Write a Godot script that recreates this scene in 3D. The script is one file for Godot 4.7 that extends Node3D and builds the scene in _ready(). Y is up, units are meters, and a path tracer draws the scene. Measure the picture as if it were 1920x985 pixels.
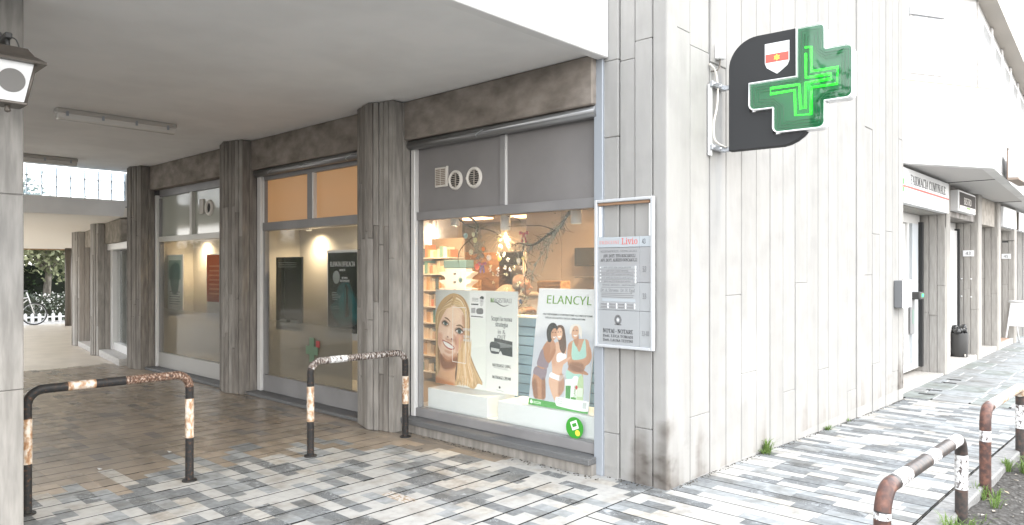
extends Node3D

# ---------------------------------------------------------------- bookkeeping
var rng := RandomNumberGenerator.new()
var taken := {}
var M := {}
var sans: SystemFont
var serif: SystemFont
var tex_cache := {}

func numbered(called: String) -> String:
	var n: int = taken.get(called, 0)
	taken[called] = n + 1
	return called if n == 0 else "%s_%03d" % [called, n]

func tag(o: Node, label: String, category: String, group := "", kind := "") -> Node:
	if label: o.set_meta("label", label)
	if category: o.set_meta("category", category)
	if group: o.set_meta("group", group)
	if kind: o.set_meta("kind", kind)
	return o

func thing(called: String, label: String, category: String, at := Vector3.ZERO, turn := 0.0, group := "") -> Node3D:
	var o := Node3D.new()
	o.name = numbered(called)
	add_child(o)
	o.position = at
	o.rotation.y = turn
	tag(o, label, category, group)
	return o

func part(called: String, m, mat: Material, parent: Node) -> MeshInstance3D:
	var o := MeshInstance3D.new()
	o.mesh = m.commit() if m is SurfaceTool else m
	if mat: o.material_override = mat
	if parent == self:
		o.name = numbered(called)
		add_child(o)
	else:
		o.name = called
		parent.add_child(o, true)
	return o

func struct(called: String, m, mat: Material, label := "") -> MeshInstance3D:
	var o := part(called, m, mat, self)
	o.set_meta("kind", "structure")
	if label: o.set_meta("label", label)
	return o

# ---------------------------------------------------------------- mesh building
func mb(smooth := false) -> SurfaceTool:
	var st := SurfaceTool.new()
	st.begin(Mesh.PRIMITIVE_TRIANGLES)
	st.set_smooth_group(0 if smooth else -1)
	return st

func fin(st: SurfaceTool) -> SurfaceTool:
	st.generate_normals()
	return st

func vtx(st: SurfaceTool, p: Vector3) -> void:
	st.set_uv(Vector2(p.x, p.y))
	st.set_uv2(Vector2((-4.588 - p.z + p.x + 2.69) / 6.2, 1.0 - p.y / 8.0))
	st.add_vertex(p)

func tri(st: SurfaceTool, a: Vector3, b: Vector3, c: Vector3, out: Vector3) -> void:
	if (b - a).cross(c - a).dot(out) > 0.0:
		vtx(st, a); vtx(st, c); vtx(st, b)
	else:
		vtx(st, a); vtx(st, b); vtx(st, c)

func fan(st: SurfaceTool, p: Array, out: Vector3) -> void:
	for i in range(1, p.size() - 1): tri(st, p[0], p[i], p[i + 1], out)

func box(st: SurfaceTool, a: Vector3, b: Vector3, bev := 0.0, t := Transform3D.IDENTITY) -> SurfaceTool:
	var c := (a + b) * 0.5
	var h := ((b - a) * 0.5).abs()
	bev = minf(bev, minf(h.x, minf(h.y, h.z)) * 0.9)
	var P := func(s: Vector3, axis: int) -> Vector3:
		var e := h - Vector3.ONE * bev
		e[axis] = h[axis]
		return t * (c + s * e)
	for ax in 3:
		var u := (ax + 1) % 3
		var v := (ax + 2) % 3
		for s in [-1.0, 1.0]:
			var q := []
			for k in [[-1.0, -1.0], [1.0, -1.0], [1.0, 1.0], [-1.0, 1.0]]:
				var d := Vector3.ZERO
				d[ax] = s; d[u] = k[0]; d[v] = k[1]
				q.append(P.call(d, ax))
			var o := Vector3.ZERO
			o[ax] = s
			fan(st, q, t.basis * o)
	if bev > 0.0:
		for ax in 3:
			var u := (ax + 1) % 3
			var v := (ax + 2) % 3
			for su in [-1.0, 1.0]:
				for sv in [-1.0, 1.0]:
					var lo := Vector3.ZERO
					lo[ax] = -1.0; lo[u] = su; lo[v] = sv
					var hi := lo
					hi[ax] = 1.0
					var o := Vector3.ZERO
					o[u] = su; o[v] = sv
					fan(st, [P.call(lo, u), P.call(hi, u), P.call(hi, v), P.call(lo, v)], t.basis * o)
		for sx in [-1.0, 1.0]:
			for sy in [-1.0, 1.0]:
				for sz in [-1.0, 1.0]:
					var s := Vector3(sx, sy, sz)
					tri(st, P.call(s, 0), P.call(s, 1), P.call(s, 2), t.basis * s)
	return st

func bx(a: Vector3, b: Vector3, bev := 0.0, t := Transform3D.IDENTITY) -> SurfaceTool:
	return fin(box(mb(), a, b, bev, t))

# a flat polygon in the local xy plane, pushed from z0 to z1, with an optional chamfer on the front edge
func prism(st: SurfaceTool, poly: PackedVector2Array, z0: float, z1: float, t := Transform3D.IDENTITY, bev := 0.0) -> SurfaceTool:
	if Geometry2D.is_polygon_clockwise(poly):
		poly = poly.duplicate()
		poly.reverse()
	var front := poly
	if bev > 0.0:
		var r := Geometry2D.offset_polygon(poly, -bev, Geometry2D.JOIN_MITER)
		if r.size() == 1 and r[0].size() == poly.size():
			front = r[0]
			if Geometry2D.is_polygon_clockwise(front): front.reverse()
			var best := 0
			for i in front.size():
				if front[i].distance_to(poly[0]) < front[best].distance_to(poly[0]): best = i
			var f2 := PackedVector2Array()
			for i in front.size(): f2.append(front[(best + i) % front.size()])
			front = f2
		else:
			bev = 0.0
	var idx := Geometry2D.triangulate_polygon(front)
	for i in range(0, idx.size(), 3):
		tri(st, t * Vector3(front[idx[i]].x, front[idx[i]].y, z1), t * Vector3(front[idx[i + 1]].x, front[idx[i + 1]].y, z1), t * Vector3(front[idx[i + 2]].x, front[idx[i + 2]].y, z1), t.basis.z)
	idx = Geometry2D.triangulate_polygon(poly)
	for i in range(0, idx.size(), 3):
		tri(st, t * Vector3(poly[idx[i]].x, poly[idx[i]].y, z0), t * Vector3(poly[idx[i + 1]].x, poly[idx[i + 1]].y, z0), t * Vector3(poly[idx[i + 2]].x, poly[idx[i + 2]].y, z0), -t.basis.z)
	for i in poly.size():
		var j := (i + 1) % poly.size()
		var n := Vector2((poly[j] - poly[i]).y, -(poly[j] - poly[i]).x)
		var o := t.basis * Vector3(n.x, n.y, 0)
		fan(st, [t * Vector3(poly[i].x, poly[i].y, z0), t * Vector3(poly[j].x, poly[j].y, z0), t * Vector3(poly[j].x, poly[j].y, z1 - bev), t * Vector3(poly[i].x, poly[i].y, z1 - bev)], o)
		if bev > 0.0:
			fan(st, [t * Vector3(poly[i].x, poly[i].y, z1 - bev), t * Vector3(poly[j].x, poly[j].y, z1 - bev), t * Vector3(front[j].x, front[j].y, z1), t * Vector3(front[i].x, front[i].y, z1)], o + t.basis.z * n.length())
	return st

func tube(st: SurfaceTool, pts: Array, r0: float, r1 := -1.0, sides := 10, caps := true) -> SurfaceTool:
	if r1 < 0.0: r1 = r0
	var n := pts.size()
	var rings := []
	var up := Vector3.UP
	for i in n:
		var d: Vector3 = (pts[mini(i + 1, n - 1)] - pts[maxi(i - 1, 0)]).normalized()
		if i == 0:
			up = Vector3.UP if absf(d.y) < 0.9 else Vector3.RIGHT
		var side := d.cross(up).normalized()
		up = side.cross(d).normalized()
		var r := lerpf(r0, r1, float(i) / (n - 1))
		var ring := []
		for k in sides:
			var a := TAU * k / sides
			ring.append(pts[i] + (side * cos(a) + up * sin(a)) * r)
		rings.append(ring)
	for i in n - 1:
		for k in sides:
			var l := (k + 1) % sides
			var mid: Vector3 = (rings[i][k] + rings[i][l] + rings[i + 1][k] + rings[i + 1][l]) * 0.25
			fan(st, [rings[i][k], rings[i][l], rings[i + 1][l], rings[i + 1][k]], mid - (pts[i] + pts[i + 1]) * 0.5)
	if caps:
		fan(st, rings[0], pts[0] - pts[1])
		fan(st, rings[n - 1], pts[n - 1] - pts[n - 2])
	return st

func tb(pts: Array, r0: float, r1 := -1.0, sides := 10, caps := true) -> SurfaceTool:
	return fin(tube(mb(true), pts, r0, r1, sides, caps))

func lathe(st: SurfaceTool, prof: Array, sides := 20, t := Transform3D.IDENTITY) -> SurfaceTool:   # prof: Vector2(radius, y)
	for i in prof.size() - 1:
		for k in sides:
			var a := TAU * k / sides
			var b := TAU * (k + 1) / sides
			var A: Vector2 = prof[i]
			var B: Vector2 = prof[i + 1]
			var q := [t * Vector3(A.x * cos(a), A.y, A.x * sin(a)), t * Vector3(A.x * cos(b), A.y, A.x * sin(b)), t * Vector3(B.x * cos(b), B.y, B.x * sin(b)), t * Vector3(B.x * cos(a), B.y, B.x * sin(a))]
			var m := (a + b) * 0.5
			var nr := Vector2((B - A).y, -(B - A).x)
			var o := t.basis * Vector3(nr.x * cos(m), nr.y, nr.x * sin(m))
			if A.x < 1e-5: fan(st, [q[0], q[2], q[3]], o)
			elif B.x < 1e-5: fan(st, [q[0], q[1], q[2]], o)
			else: fan(st, q, o)
	return st

func smooth_path(p: Array, steps := 5) -> Array:
	var out := []
	for i in p.size() - 1:
		var a: Vector3 = p[maxi(i - 1, 0)]
		var b: Vector3 = p[i]
		var c: Vector3 = p[i + 1]
		var d: Vector3 = p[mini(i + 2, p.size() - 1)]
		for s in steps:
			out.append(b.cubic_interpolate(c, a, d, float(s) / steps))
	out.append(p[p.size() - 1])
	return out

func rounded(pts: Array, radii: Array, steps := 6) -> PackedVector2Array:   # a polygon whose corners are rounded
	var out := PackedVector2Array()
	var n := pts.size()
	for i in n:
		var p: Vector2 = pts[i]
		var r: float = radii[i]
		if r <= 0.0:
			out.append(p)
			continue
		var a: Vector2 = (pts[(i + n - 1) % n] - p).normalized()
		var b: Vector2 = (pts[(i + 1) % n] - p).normalized()
		var half := acos(clampf(a.dot(b), -1, 1)) * 0.5
		var len := r / tan(half)
		var c := p + (a + b).normalized() * (r / sin(half))
		var v0 := p + a * len - c
		var v1 := p + b * len - c
		var ang := v0.angle_to(v1)
		for s in steps + 1: out.append(c + v0.rotated(ang * s / steps))
	return out

func picture(w: float, h: float) -> ArrayMesh:    # a flat print standing in the xy plane, its lower edge centre at the origin
	var st := mb()
	var q := [Vector3(-w / 2, 0, 0), Vector3(w / 2, 0, 0), Vector3(w / 2, h, 0), Vector3(-w / 2, h, 0)]
	var uv := [Vector2(0, 1), Vector2(1, 1), Vector2(1, 0), Vector2(0, 0)]
	for k in [0, 2, 1, 0, 3, 2]:
		st.set_normal(Vector3(0, 0, 1))
		st.set_uv(uv[k])
		st.add_vertex(q[k])
	return st.commit()

func text(called: String, s: String, mat: Material, parent: Node, t: Transform3D, h: float, fit := 0.0, font: Font = null, depth := 0.002) -> MeshInstance3D:
	# lettering of cap height h, squeezed or stretched to the width fit, centred on t's origin
	var tm := TextMesh.new()
	tm.text = s
	tm.font = font if font else sans
	tm.font_size = 48
	tm.pixel_size = h / 34.0
	tm.depth = depth
	tm.curve_step = 2.0
	var o := part(called, tm, mat, parent)
	var w := tm.get_aabb().size.x
	o.transform = t
	if fit > 0.0 and w > 0.0: o.transform = t * Transform3D(Basis.from_scale(Vector3(fit / w, 1, 1)), Vector3.ZERO)
	return o

# ---------------------------------------------------------------- textures and materials
func noise_tex(stops: Array, sd: int, freq: float, oct := 5, size := 384, warp := 0.0, kind := FastNoiseLite.TYPE_SIMPLEX_SMOOTH) -> ImageTexture:
	# stops: [[position, Color], ...] in sRGB
	var n := FastNoiseLite.new()
	n.seed = sd
	n.noise_type = kind
	n.frequency = freq
	n.fractal_octaves = oct
	n.fractal_gain = 0.55
	if warp > 0.0:
		n.domain_warp_enabled = true
		n.domain_warp_amplitude = warp
	var g := n.get_seamless_image(size, size)
	var d := g.get_data()
	var lut := []
	for i in 256:
		var x := i / 255.0
		var c: Color = stops[0][1]
		for k in stops.size() - 1:
			if x >= stops[k][0]:
				c = (stops[k][1] as Color).lerp(stops[k + 1][1], clampf((x - stops[k][0]) / maxf(stops[k + 1][0] - stops[k][0], 1e-4), 0, 1))
		lut.append(Vector3i(c.r8, c.g8, c.b8))
	var o := PackedByteArray()
	o.resize(size * size * 3)
	for i in size * size:
		var c: Vector3i = lut[d[i]]
		o[i * 3] = c.x; o[i * 3 + 1] = c.y; o[i * 3 + 2] = c.z
	return ImageTexture.create_from_image(Image.create_from_data(size, size, false, Image.FORMAT_RGB8, o))

func lin(v: float, tint := Color.WHITE) -> Color:      # a linear reflectance as an sRGB colour
	return Color(v * tint.r, v * tint.g, v * tint.b).linear_to_srgb()

func plain(c: Color, rough := 0.6, metal := 0.0) -> StandardMaterial3D:
	var m := StandardMaterial3D.new()
	m.albedo_color = c
	m.roughness = rough
	m.metallic = metal
	return m

func surf(tex: Texture2D, scale: Vector3, rough := 0.8, bump: Texture2D = null, bump_cm := 0.0) -> StandardMaterial3D:
	var m := StandardMaterial3D.new()
	m.albedo_texture = tex
	m.uv1_triplanar = true
	m.uv1_world_triplanar = true
	m.uv1_scale = scale
	m.roughness = rough
	m.metallic_specular = 0.28
	if bump:
		m.heightmap_enabled = true
		m.heightmap_texture = bump
		m.heightmap_scale = bump_cm
	return m

func glow(c: Color, e: float) -> StandardMaterial3D:
	var m := plain(c, 0.5)
	m.emission_enabled = true
	m.emission = c
	m.emission_energy_multiplier = e
	return m

func glass(c: Color, alpha: float, rough := 0.02) -> StandardMaterial3D:
	var m := plain(Color(c.r, c.g, c.b, alpha), rough)
	m.transparency = BaseMaterial3D.TRANSPARENCY_ALPHA
	m.metallic_specular = 0.38
	return m

func tone(a: float, b: float, tint: Color, lo := 0.25, hi := 0.75) -> Array:
	return [[0.0, lin(a, tint)], [lo, lin(a, tint)], [hi, lin(b, tint)], [1.0, lin(b, tint)]]

func stain_texture() -> ImageTexture:
	# rain streaks, splash dirt along the foot of the wall and a repainted patch, for the 6.2 m of wall and the pier (8 m high)
	var w := 512
	var h := 1024
	var n := FastNoiseLite.new()
	n.seed = 5
	n.frequency = 0.02
	n.fractal_octaves = 5
	var blot := n.get_seamless_image(w, h).get_data()
	n.seed = 9
	n.frequency = 0.05
	var fine := n.get_seamless_image(w, h).get_data()
	n.seed = 12
	n.frequency = 0.03
	var lines := n.get_seamless_image(w, 64).get_data()
	var o := PackedByteArray()
	o.resize(w * h * 3)
	for y in h:
		var m := (1.0 - float(y) / h) * 8.0
		for x in w:
			var i := y * w + x
			var b := blot[i] / 255.0
			var f := fine[i] / 255.0
			var l := lines[(y >> 5) * w + x] / 255.0
			var s := float(x) / w * 6.2
			if s > 5.3: s -= 6.2
			var near := clampf(1.0 - (absf(s) - 0.15) / 0.7, 0.0, 1.0)
			var v := 0.95 - 0.03 * clampf((0.5 - b) * 3.0, 0, 1) - 0.05 * clampf((0.42 - l) * 4.0, 0, 1) * clampf(b * 1.6 - 0.3, 0, 1)
			var height := 0.28 + 0.30 * near + (b - 0.5) * 0.5 + (l - 0.5) * 0.9
			var dirt := clampf((height - (m + 0.1)) * 1.7, 0.0, 1.0)
			dirt = smoothstep(0.0, 1.0, dirt) * clampf(0.8 + (f - 0.5) * 0.9 + (l - 0.5) * 1.2, 0.0, 1.3)
			v -= dirt * (0.10 + 0.16 * near)
			if near > 0.0: v -= clampf((f - 0.62) * 4.0, 0, 1) * clampf((0.45 - m) * 2.0, 0, 1) * 0.2 * near
			var p := Vector2((s - 1.30) / 0.24, (m - 0.80) / 0.38)
			v = maxf(v, lerpf(v, 1.0, clampf((1.1 - p.length() - (b - 0.5) * 0.7) * 3.0, 0, 1)))
			v = clampf(v, 0.15, 1.0)
			o[i * 3] = int(v * 255)
			o[i * 3 + 1] = int(clampf(v - dirt * 0.02, 0, 1) * 255)
			o[i * 3 + 2] = int(clampf(v - dirt * 0.03 - (0.95 - v) * 0.02, 0, 1) * 255)
	return ImageTexture.create_from_image(Image.create_from_data(w, h, false, Image.FORMAT_RGB8, o))

func make_materials() -> void:
	var warm := Color(1.0, 0.985, 0.96)
	var grain := noise_tex([[0.0, Color.BLACK], [1.0, Color.WHITE]], 3, 0.05, 5, 256)
	var pits := noise_tex([[0.0, Color.BLACK], [0.22, Color.BLACK], [0.36, Color.WHITE], [1.0, Color.WHITE]], 21, 0.06, 3, 256)
	var streak := noise_tex(tone(0.345, 0.365, Color(1, 0.975, 0.93), 0.2, 0.8), 4, 0.02, 6)
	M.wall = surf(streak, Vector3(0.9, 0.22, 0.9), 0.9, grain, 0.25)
	M.wall.detail_enabled = true
	M.wall.detail_blend_mode = BaseMaterial3D.BLEND_MODE_MUL
	M.wall.detail_albedo = stain_texture()
	M.wall.detail_uv_layer = BaseMaterial3D.DETAIL_UV_2
	M.joint = surf(noise_tex(tone(0.09, 0.16, warm), 6, 0.05), Vector3.ONE, 0.95)
	M.aggregate = surf(noise_tex([[0.0, lin(0.17, warm)], [0.4, lin(0.25, warm)], [0.6, lin(0.30, warm)], [1.0, lin(0.35, warm)]], 7, 0.12, 3, 256), Vector3(3, 3, 3), 0.95, pits, 0.5)
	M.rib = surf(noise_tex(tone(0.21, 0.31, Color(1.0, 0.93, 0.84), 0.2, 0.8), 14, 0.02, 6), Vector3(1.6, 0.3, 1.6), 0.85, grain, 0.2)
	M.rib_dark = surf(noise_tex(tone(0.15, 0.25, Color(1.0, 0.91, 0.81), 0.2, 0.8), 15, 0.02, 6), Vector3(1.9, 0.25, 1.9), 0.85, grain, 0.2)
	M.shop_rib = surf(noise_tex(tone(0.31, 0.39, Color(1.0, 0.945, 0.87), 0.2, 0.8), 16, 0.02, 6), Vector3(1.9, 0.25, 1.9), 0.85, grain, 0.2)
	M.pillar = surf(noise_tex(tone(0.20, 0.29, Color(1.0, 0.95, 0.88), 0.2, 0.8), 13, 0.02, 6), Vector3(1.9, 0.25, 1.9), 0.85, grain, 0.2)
	M.lintel = surf(noise_tex([[0.0, lin(0.15, Color(1, .86, .73))], [0.3, lin(0.20, Color(1, .87, .75))], [0.7, lin(0.27, Color(1, .88, .77))], [1.0, lin(0.33, Color(1, .89, .78))]], 17, 0.012, 8), Vector3(0.5, 0.8, 0.5), 0.9, grain, 0.5)
	M.plaster = surf(noise_tex(tone(0.73, 0.78, Color(1, 0.985, 0.965)), 18, 0.01, 4, 256), Vector3(0.35, 0.35, 0.35), 0.85, grain, 0.06)
	M.white_wall = surf(noise_tex(tone(0.68, 0.76, Color(1, 0.985, 0.965)), 19, 0.01, 4, 256), Vector3(0.35, 0.35, 0.35), 0.85, grain, 0.06)
	M.granite = surf(noise_tex([[0.0, lin(0.03)], [0.4, lin(0.08)], [0.55, lin(0.17)], [1.0, lin(0.42)]], 22, 0.22, 3, 256), Vector3(4, 4, 4), 0.55, grain, 0.2)
	M.step_stone = surf(noise_tex(tone(0.36, 0.46, Color(1, 0.95, 0.89)), 23, 0.04, 5, 256), Vector3(1.5, 1.5, 1.5), 0.7, grain, 0.1)
	# paving stones
	var white := [[0.0, lin(0.31, warm)], [0.35, lin(0.37, warm)], [0.7, lin(0.395, warm)], [1.0, lin(0.42, warm)]]
	var cool := Color(0.93, 0.97, 1.0)
	M.tile_white = surf(noise_tex(white, 31, 0.02, 5), Vector3(1.3, 1.3, 1.3), 0.5, grain, 0.05)
	M.tile_cream = surf(noise_tex(tone(0.34, 0.42, Color(1, 0.96, 0.9)), 32, 0.03, 5), Vector3(1.3, 1.3, 1.3), 0.5, grain, 0.05)
	M.tile_pale = surf(noise_tex(tone(0.25, 0.33, cool), 33, 0.02, 5), Vector3(1.3, 1.3, 1.3), 0.5, grain, 0.05)
	M.tile_grey = surf(noise_tex(tone(0.18, 0.24, cool), 34, 0.03, 5), Vector3(1.3, 1.3, 1.3), 0.5, grain, 0.05)
	var blue := Color(0.92, 0.96, 1.0)
	var vein := [[0.0, lin(0.5, cool)], [0.42, lin(0.14, blue)], [0.47, lin(0.13, blue)], [0.497, lin(0.5, cool)], [0.512, lin(0.15, blue)], [0.56, lin(0.10, blue)], [0.62, lin(0.17, blue)], [1.0, lin(0.12, blue)]]
	M.tile_dark = surf(noise_tex(vein, 35, 0.012, 5, 512, 30.0), Vector3(1.1, 1.1, 1.1), 0.45, grain, 0.05)
	M.tile_dark_b = surf(noise_tex(vein, 36, 0.02, 4, 512, 40.0), Vector3(0.8, 0.8, 0.8), 0.45, grain, 0.05)
	M.tile_slate = surf(noise_tex(tone(0.15, 0.21, blue), 37, 0.03, 5), Vector3(1.6, 1.6, 1.6), 0.5, grain, 0.05)
	M.tile_rust = surf(noise_tex([[0.0, lin(0.2, Color(1, .7, .45))], [0.4, lin(0.32, Color(1, .8, .6))], [0.55, lin(0.45, warm)], [1.0, lin(0.4, Color(1, .85, .7))]], 38, 0.05, 4, 256), Vector3(2, 2, 2), 0.6)
	var brown := Color(1.0, 0.82, 0.63)  # sheltered stones: dirt and polish, with warm arcade light put into the tint
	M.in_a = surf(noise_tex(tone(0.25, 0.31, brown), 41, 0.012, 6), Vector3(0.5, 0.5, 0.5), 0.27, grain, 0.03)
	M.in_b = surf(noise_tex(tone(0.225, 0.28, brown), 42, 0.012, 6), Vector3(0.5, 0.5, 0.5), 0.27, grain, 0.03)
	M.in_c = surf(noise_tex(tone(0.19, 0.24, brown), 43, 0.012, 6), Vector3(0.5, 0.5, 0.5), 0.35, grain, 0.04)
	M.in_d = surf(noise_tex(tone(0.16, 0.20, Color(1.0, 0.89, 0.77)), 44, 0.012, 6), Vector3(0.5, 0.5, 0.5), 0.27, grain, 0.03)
	M.floor_far = surf(noise_tex(tone(0.44, 0.52, Color(1, .87, .71)), 40, 0.01, 6), Vector3(0.4, 0.4, 0.4), 0.3)
	M.groove = plain(lin(0.03, Color(1, .97, .93)), 1.0)
	M.groove.specular_mode = BaseMaterial3D.SPECULAR_DISABLED
	M.bed = surf(noise_tex(tone(0.13, 0.2, warm), 45, 0.03, 5, 256), Vector3(1, 1, 1), 0.9)
	M.slab = surf(noise_tex(tone(0.19, 0.27, Color(0.93, 1.0, 0.97)), 46, 0.02, 5, 256), Vector3(0.9, 0.9, 0.9), 0.6, grain, 0.05)
	M.slab_b = surf(noise_tex(tone(0.21, 0.29, Color(0.97, 0.99, 1.0)), 47, 0.02, 5, 256), Vector3(0.9, 0.9, 0.9), 0.6, grain, 0.05)
	M.mortar = surf(noise_tex(tone(0.36, 0.42, warm), 48, 0.03, 4, 256), Vector3.ONE, 0.9)
	M.earth = surf(noise_tex([[0.0, lin(0.035, Color(1, .91, .82))], [0.4, lin(0.06, Color(1, .92, .83))], [0.6, lin(0.085, Color(1, .93, .86))], [1.0, lin(0.13, warm)]], 49, 0.03, 6, 512), Vector3(1.1, 1.1, 1.1), 0.95, grain, 2.0)
	M.kerb = surf(noise_tex(tone(0.19, 0.26, warm), 50, 0.04, 5, 256), Vector3(1.6, 1.6, 1.6), 0.75, grain, 0.2)
	M.asphalt = surf(noise_tex(tone(0.10, 0.16, warm), 51, 0.05, 5, 256), Vector3(0.7, 0.7, 0.7), 0.95)
	# dirt that runs across the paving from stone to stone
	var grime := noise_tex([[0.0, Color(0.78, 0.76, 0.73)], [0.3, Color(0.92, 0.91, 0.89)], [0.5, Color(0.98, 0.98, 0.97)], [1.0, Color.WHITE]], 57, 0.012, 6, 512)
	for k in ["tile_white", "tile_cream", "tile_pale", "tile_grey", "tile_dark", "tile_dark_b", "tile_slate", "slab", "slab_b"]:
		var m: StandardMaterial3D = M[k]
		m.detail_enabled = true
		m.detail_blend_mode = BaseMaterial3D.BLEND_MODE_MUL
		m.detail_albedo = grime
		m.detail_uv_layer = BaseMaterial3D.DETAIL_UV_2
		m.uv2_triplanar = true
		m.uv2_world_triplanar = true
		m.uv2_scale = Vector3(0.42, 0.42, 0.42)
		m.roughness = 0.6
	for k in ["in_a", "in_b", "in_c", "in_d", "floor_far"]: M[k].metallic_specular = 0.5
	# metal
	M.alu = plain(Color(0.60, 0.62, 0.645), 0.45, 0.2)
	M.frame_grey = surf(noise_tex(tone(0.22, 0.25, Color(1.0, 0.97, 0.96)), 52, 0.01, 4, 256), Vector3(0.5, 0.5, 0.5), 0.42)
	M.panel_grey = surf(noise_tex(tone(0.20, 0.225, Color(1.0, 0.95, 0.93)), 53, 0.01, 4, 256), Vector3(0.4, 0.4, 0.4), 0.5)
	M.jamb = plain(lin(0.62, Color(1, .98, .95)), 0.4, 0.1)
	M.steel_pale = plain(lin(0.5, Color(0.93, 0.96, 1.0)), 0.35, 0.6)
	M.shutter = plain(lin(0.26), 0.35, 0.6)
	M.cream = plain(lin(0.62, Color(1, .94, .85)), 0.5)
	M.vent_dark = plain(lin(0.03), 0.8)
	M.vent_slat = plain(lin(0.4, Color(1, .9, .78)), 0.5)
	M.black_paint = surf(noise_tex([[0.0, lin(0.02)], [0.6, lin(0.03)], [0.7, lin(0.045, Color(1, .75, .6))], [0.82, lin(0.12, Color(1, .5, .32))], [1.0, lin(0.2, Color(1, .5, .25))]], 61, 0.05, 5, 256), Vector3(2.5, 2.5, 2.5), 0.42, grain, 0.12)
	M.rust = surf(noise_tex([[0.0, lin(0.03, Color(1, .8, .7))], [0.38, lin(0.07, Color(1, .6, .45))], [0.58, lin(0.16, Color(1, .5, .3))], [0.72, lin(0.36, Color(1, .8, .65))], [1.0, lin(0.55, Color(1, .93, .85))]], 62, 0.07, 6, 256), Vector3(2.8, 1.6, 2.8), 0.6, grain, 0.15)
	M.worn = surf(noise_tex([[0.0, lin(0.03)], [0.4, lin(0.045, Color(1, .8, .7))], [0.5, lin(0.12, Color(1, .6, .45))], [0.58, lin(0.3, Color(1, .88, .78))], [0.75, lin(0.5)], [1.0, lin(0.58)]], 67, 0.06, 6, 256), Vector3(2.4, 1.2, 2.4), 0.55, grain, 0.12)
	M.rust_band = surf(noise_tex([[0.0, lin(0.16, Color(1, .5, .25))], [0.34, lin(0.33, Color(1, .55, .3))], [0.5, lin(0.45, Color(1, .72, .48))], [0.62, lin(0.6, Color(1, .9, .78))], [1.0, lin(0.66, Color(1, .95, .88))]], 63, 0.04, 5, 256), Vector3(2.4, 1.4, 2.4), 0.6, grain, 0.12)
	M.maroon = surf(noise_tex([[0.0, lin(0.05, Color(1, .8, .8))], [0.45, lin(0.085, Color(1, .62, .55))], [0.6, lin(0.14, Color(1, .5, .38))], [1.0, lin(0.2, Color(1, .55, .42))]], 64, 0.03, 5, 256), Vector3(2.2, 2.2, 2.2), 0.36, grain, 0.08)
	M.dark_pipe = surf(noise_tex([[0.0, lin(0.035)], [0.5, lin(0.06, Color(1, .9, .85))], [0.7, lin(0.10, Color(1, .7, .6))], [1.0, lin(0.13, Color(1, .65, .5))]], 65, 0.03, 5, 256), Vector3(2.0, 2.0, 2.0), 0.36, grain, 0.08)
	M.chipped = surf(noise_tex([[0.0, lin(0.05, Color(1, .6, .5))], [0.34, lin(0.06, Color(1, .7, .6))], [0.37, lin(0.66)], [0.6, lin(0.72)], [1.0, lin(0.6)]], 66, 0.045, 5, 256), Vector3(3.0, 2.0, 3.0), 0.5, grain, 0.1)
	M.bronze = plain(lin(0.13, Color(1, .88, .76)), 0.45, 0.5)
	M.dark_metal = plain(lin(0.06), 0.4, 0.4)
	M.frame_pale = plain(lin(0.50, Color(.96, .98, 1)), 0.4, 0.1)
	M.white_paint = plain(lin(0.74), 0.4)
	M.sign_dark = plain(lin(0.042, Color(0.97, 0.98, 1.0)), 0.6)
	M.sign_dark.metallic_specular = 0.2
	M.white_plastic = plain(lin(0.78), 0.35)
	M.black_print = plain(lin(0.03), 0.6)
	M.grey_print = plain(lin(0.20), 0.6)
	M.red_print = plain(lin(0.6, Color(1, .16, .12)), 0.55)
	M.rose_print = plain(lin(0.6, Color(1, .42, .38)), 0.55)
	M.green_print = plain(Color(0.42, 0.62, 0.12), 0.5)
	M.leaf_green = plain(Color(0.22, 0.58, 0.18), 0.5)
	M.yellow = plain(Color(0.98, 0.84, 0.3), 0.5)
	M.pane = glass(Color(0.85, 0.9, 0.88), 0.06)
	M.pane_dim = glass(Color(0.4, 0.42, 0.38), 0.08)
	M.pane_dim.metallic_specular = 0.22
	# rooms
	M.room_wall = surf(noise_tex(tone(0.44, 0.5, Color(1, .90, .80)), 71, 0.01, 3, 128), Vector3(0.3, 0.3, 0.3), 0.8)
	M.room_grey = plain(lin(0.27, Color(1, .95, .9)), 0.8)
	M.room_floor = plain(lin(0.3, Color(1, .86, .7)), 0.4)
	M.wood = surf(noise_tex(tone(0.22, 0.4, Color(1, .66, .36)), 72, 0.02, 4, 256), Vector3(0.4, 2.5, 2.5), 0.5)
	M.wood_dark = surf(noise_tex(tone(0.12, 0.2, Color(1, .6, .34)), 73, 0.02, 4, 256), Vector3(0.4, 2.5, 2.5), 0.5)
	M.plinth = plain(lin(0.74, Color(0.97, 1.0, 0.97)), 0.45)
	M.sky_blue = plain(lin(0.50, Color(0.40, 0.68, 1.0)), 0.5)
	M.card = plain(lin(0.75, Color(1, 1, .98)), 0.5)
	M.twig = surf(noise_tex(tone(0.06, 0.16, Color(1, .8, .6)), 74, 0.06, 3, 128), Vector3(4, 4, 4), 0.85)
	M.twig_pale = surf(noise_tex(tone(0.24, 0.42, Color(0.98, 1, .82)), 75, 0.06, 3, 128), Vector3(4, 4, 4), 0.85)
	M.litter = plain(lin(0.6, Color(1, .95, .86)), 0.7)
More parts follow.
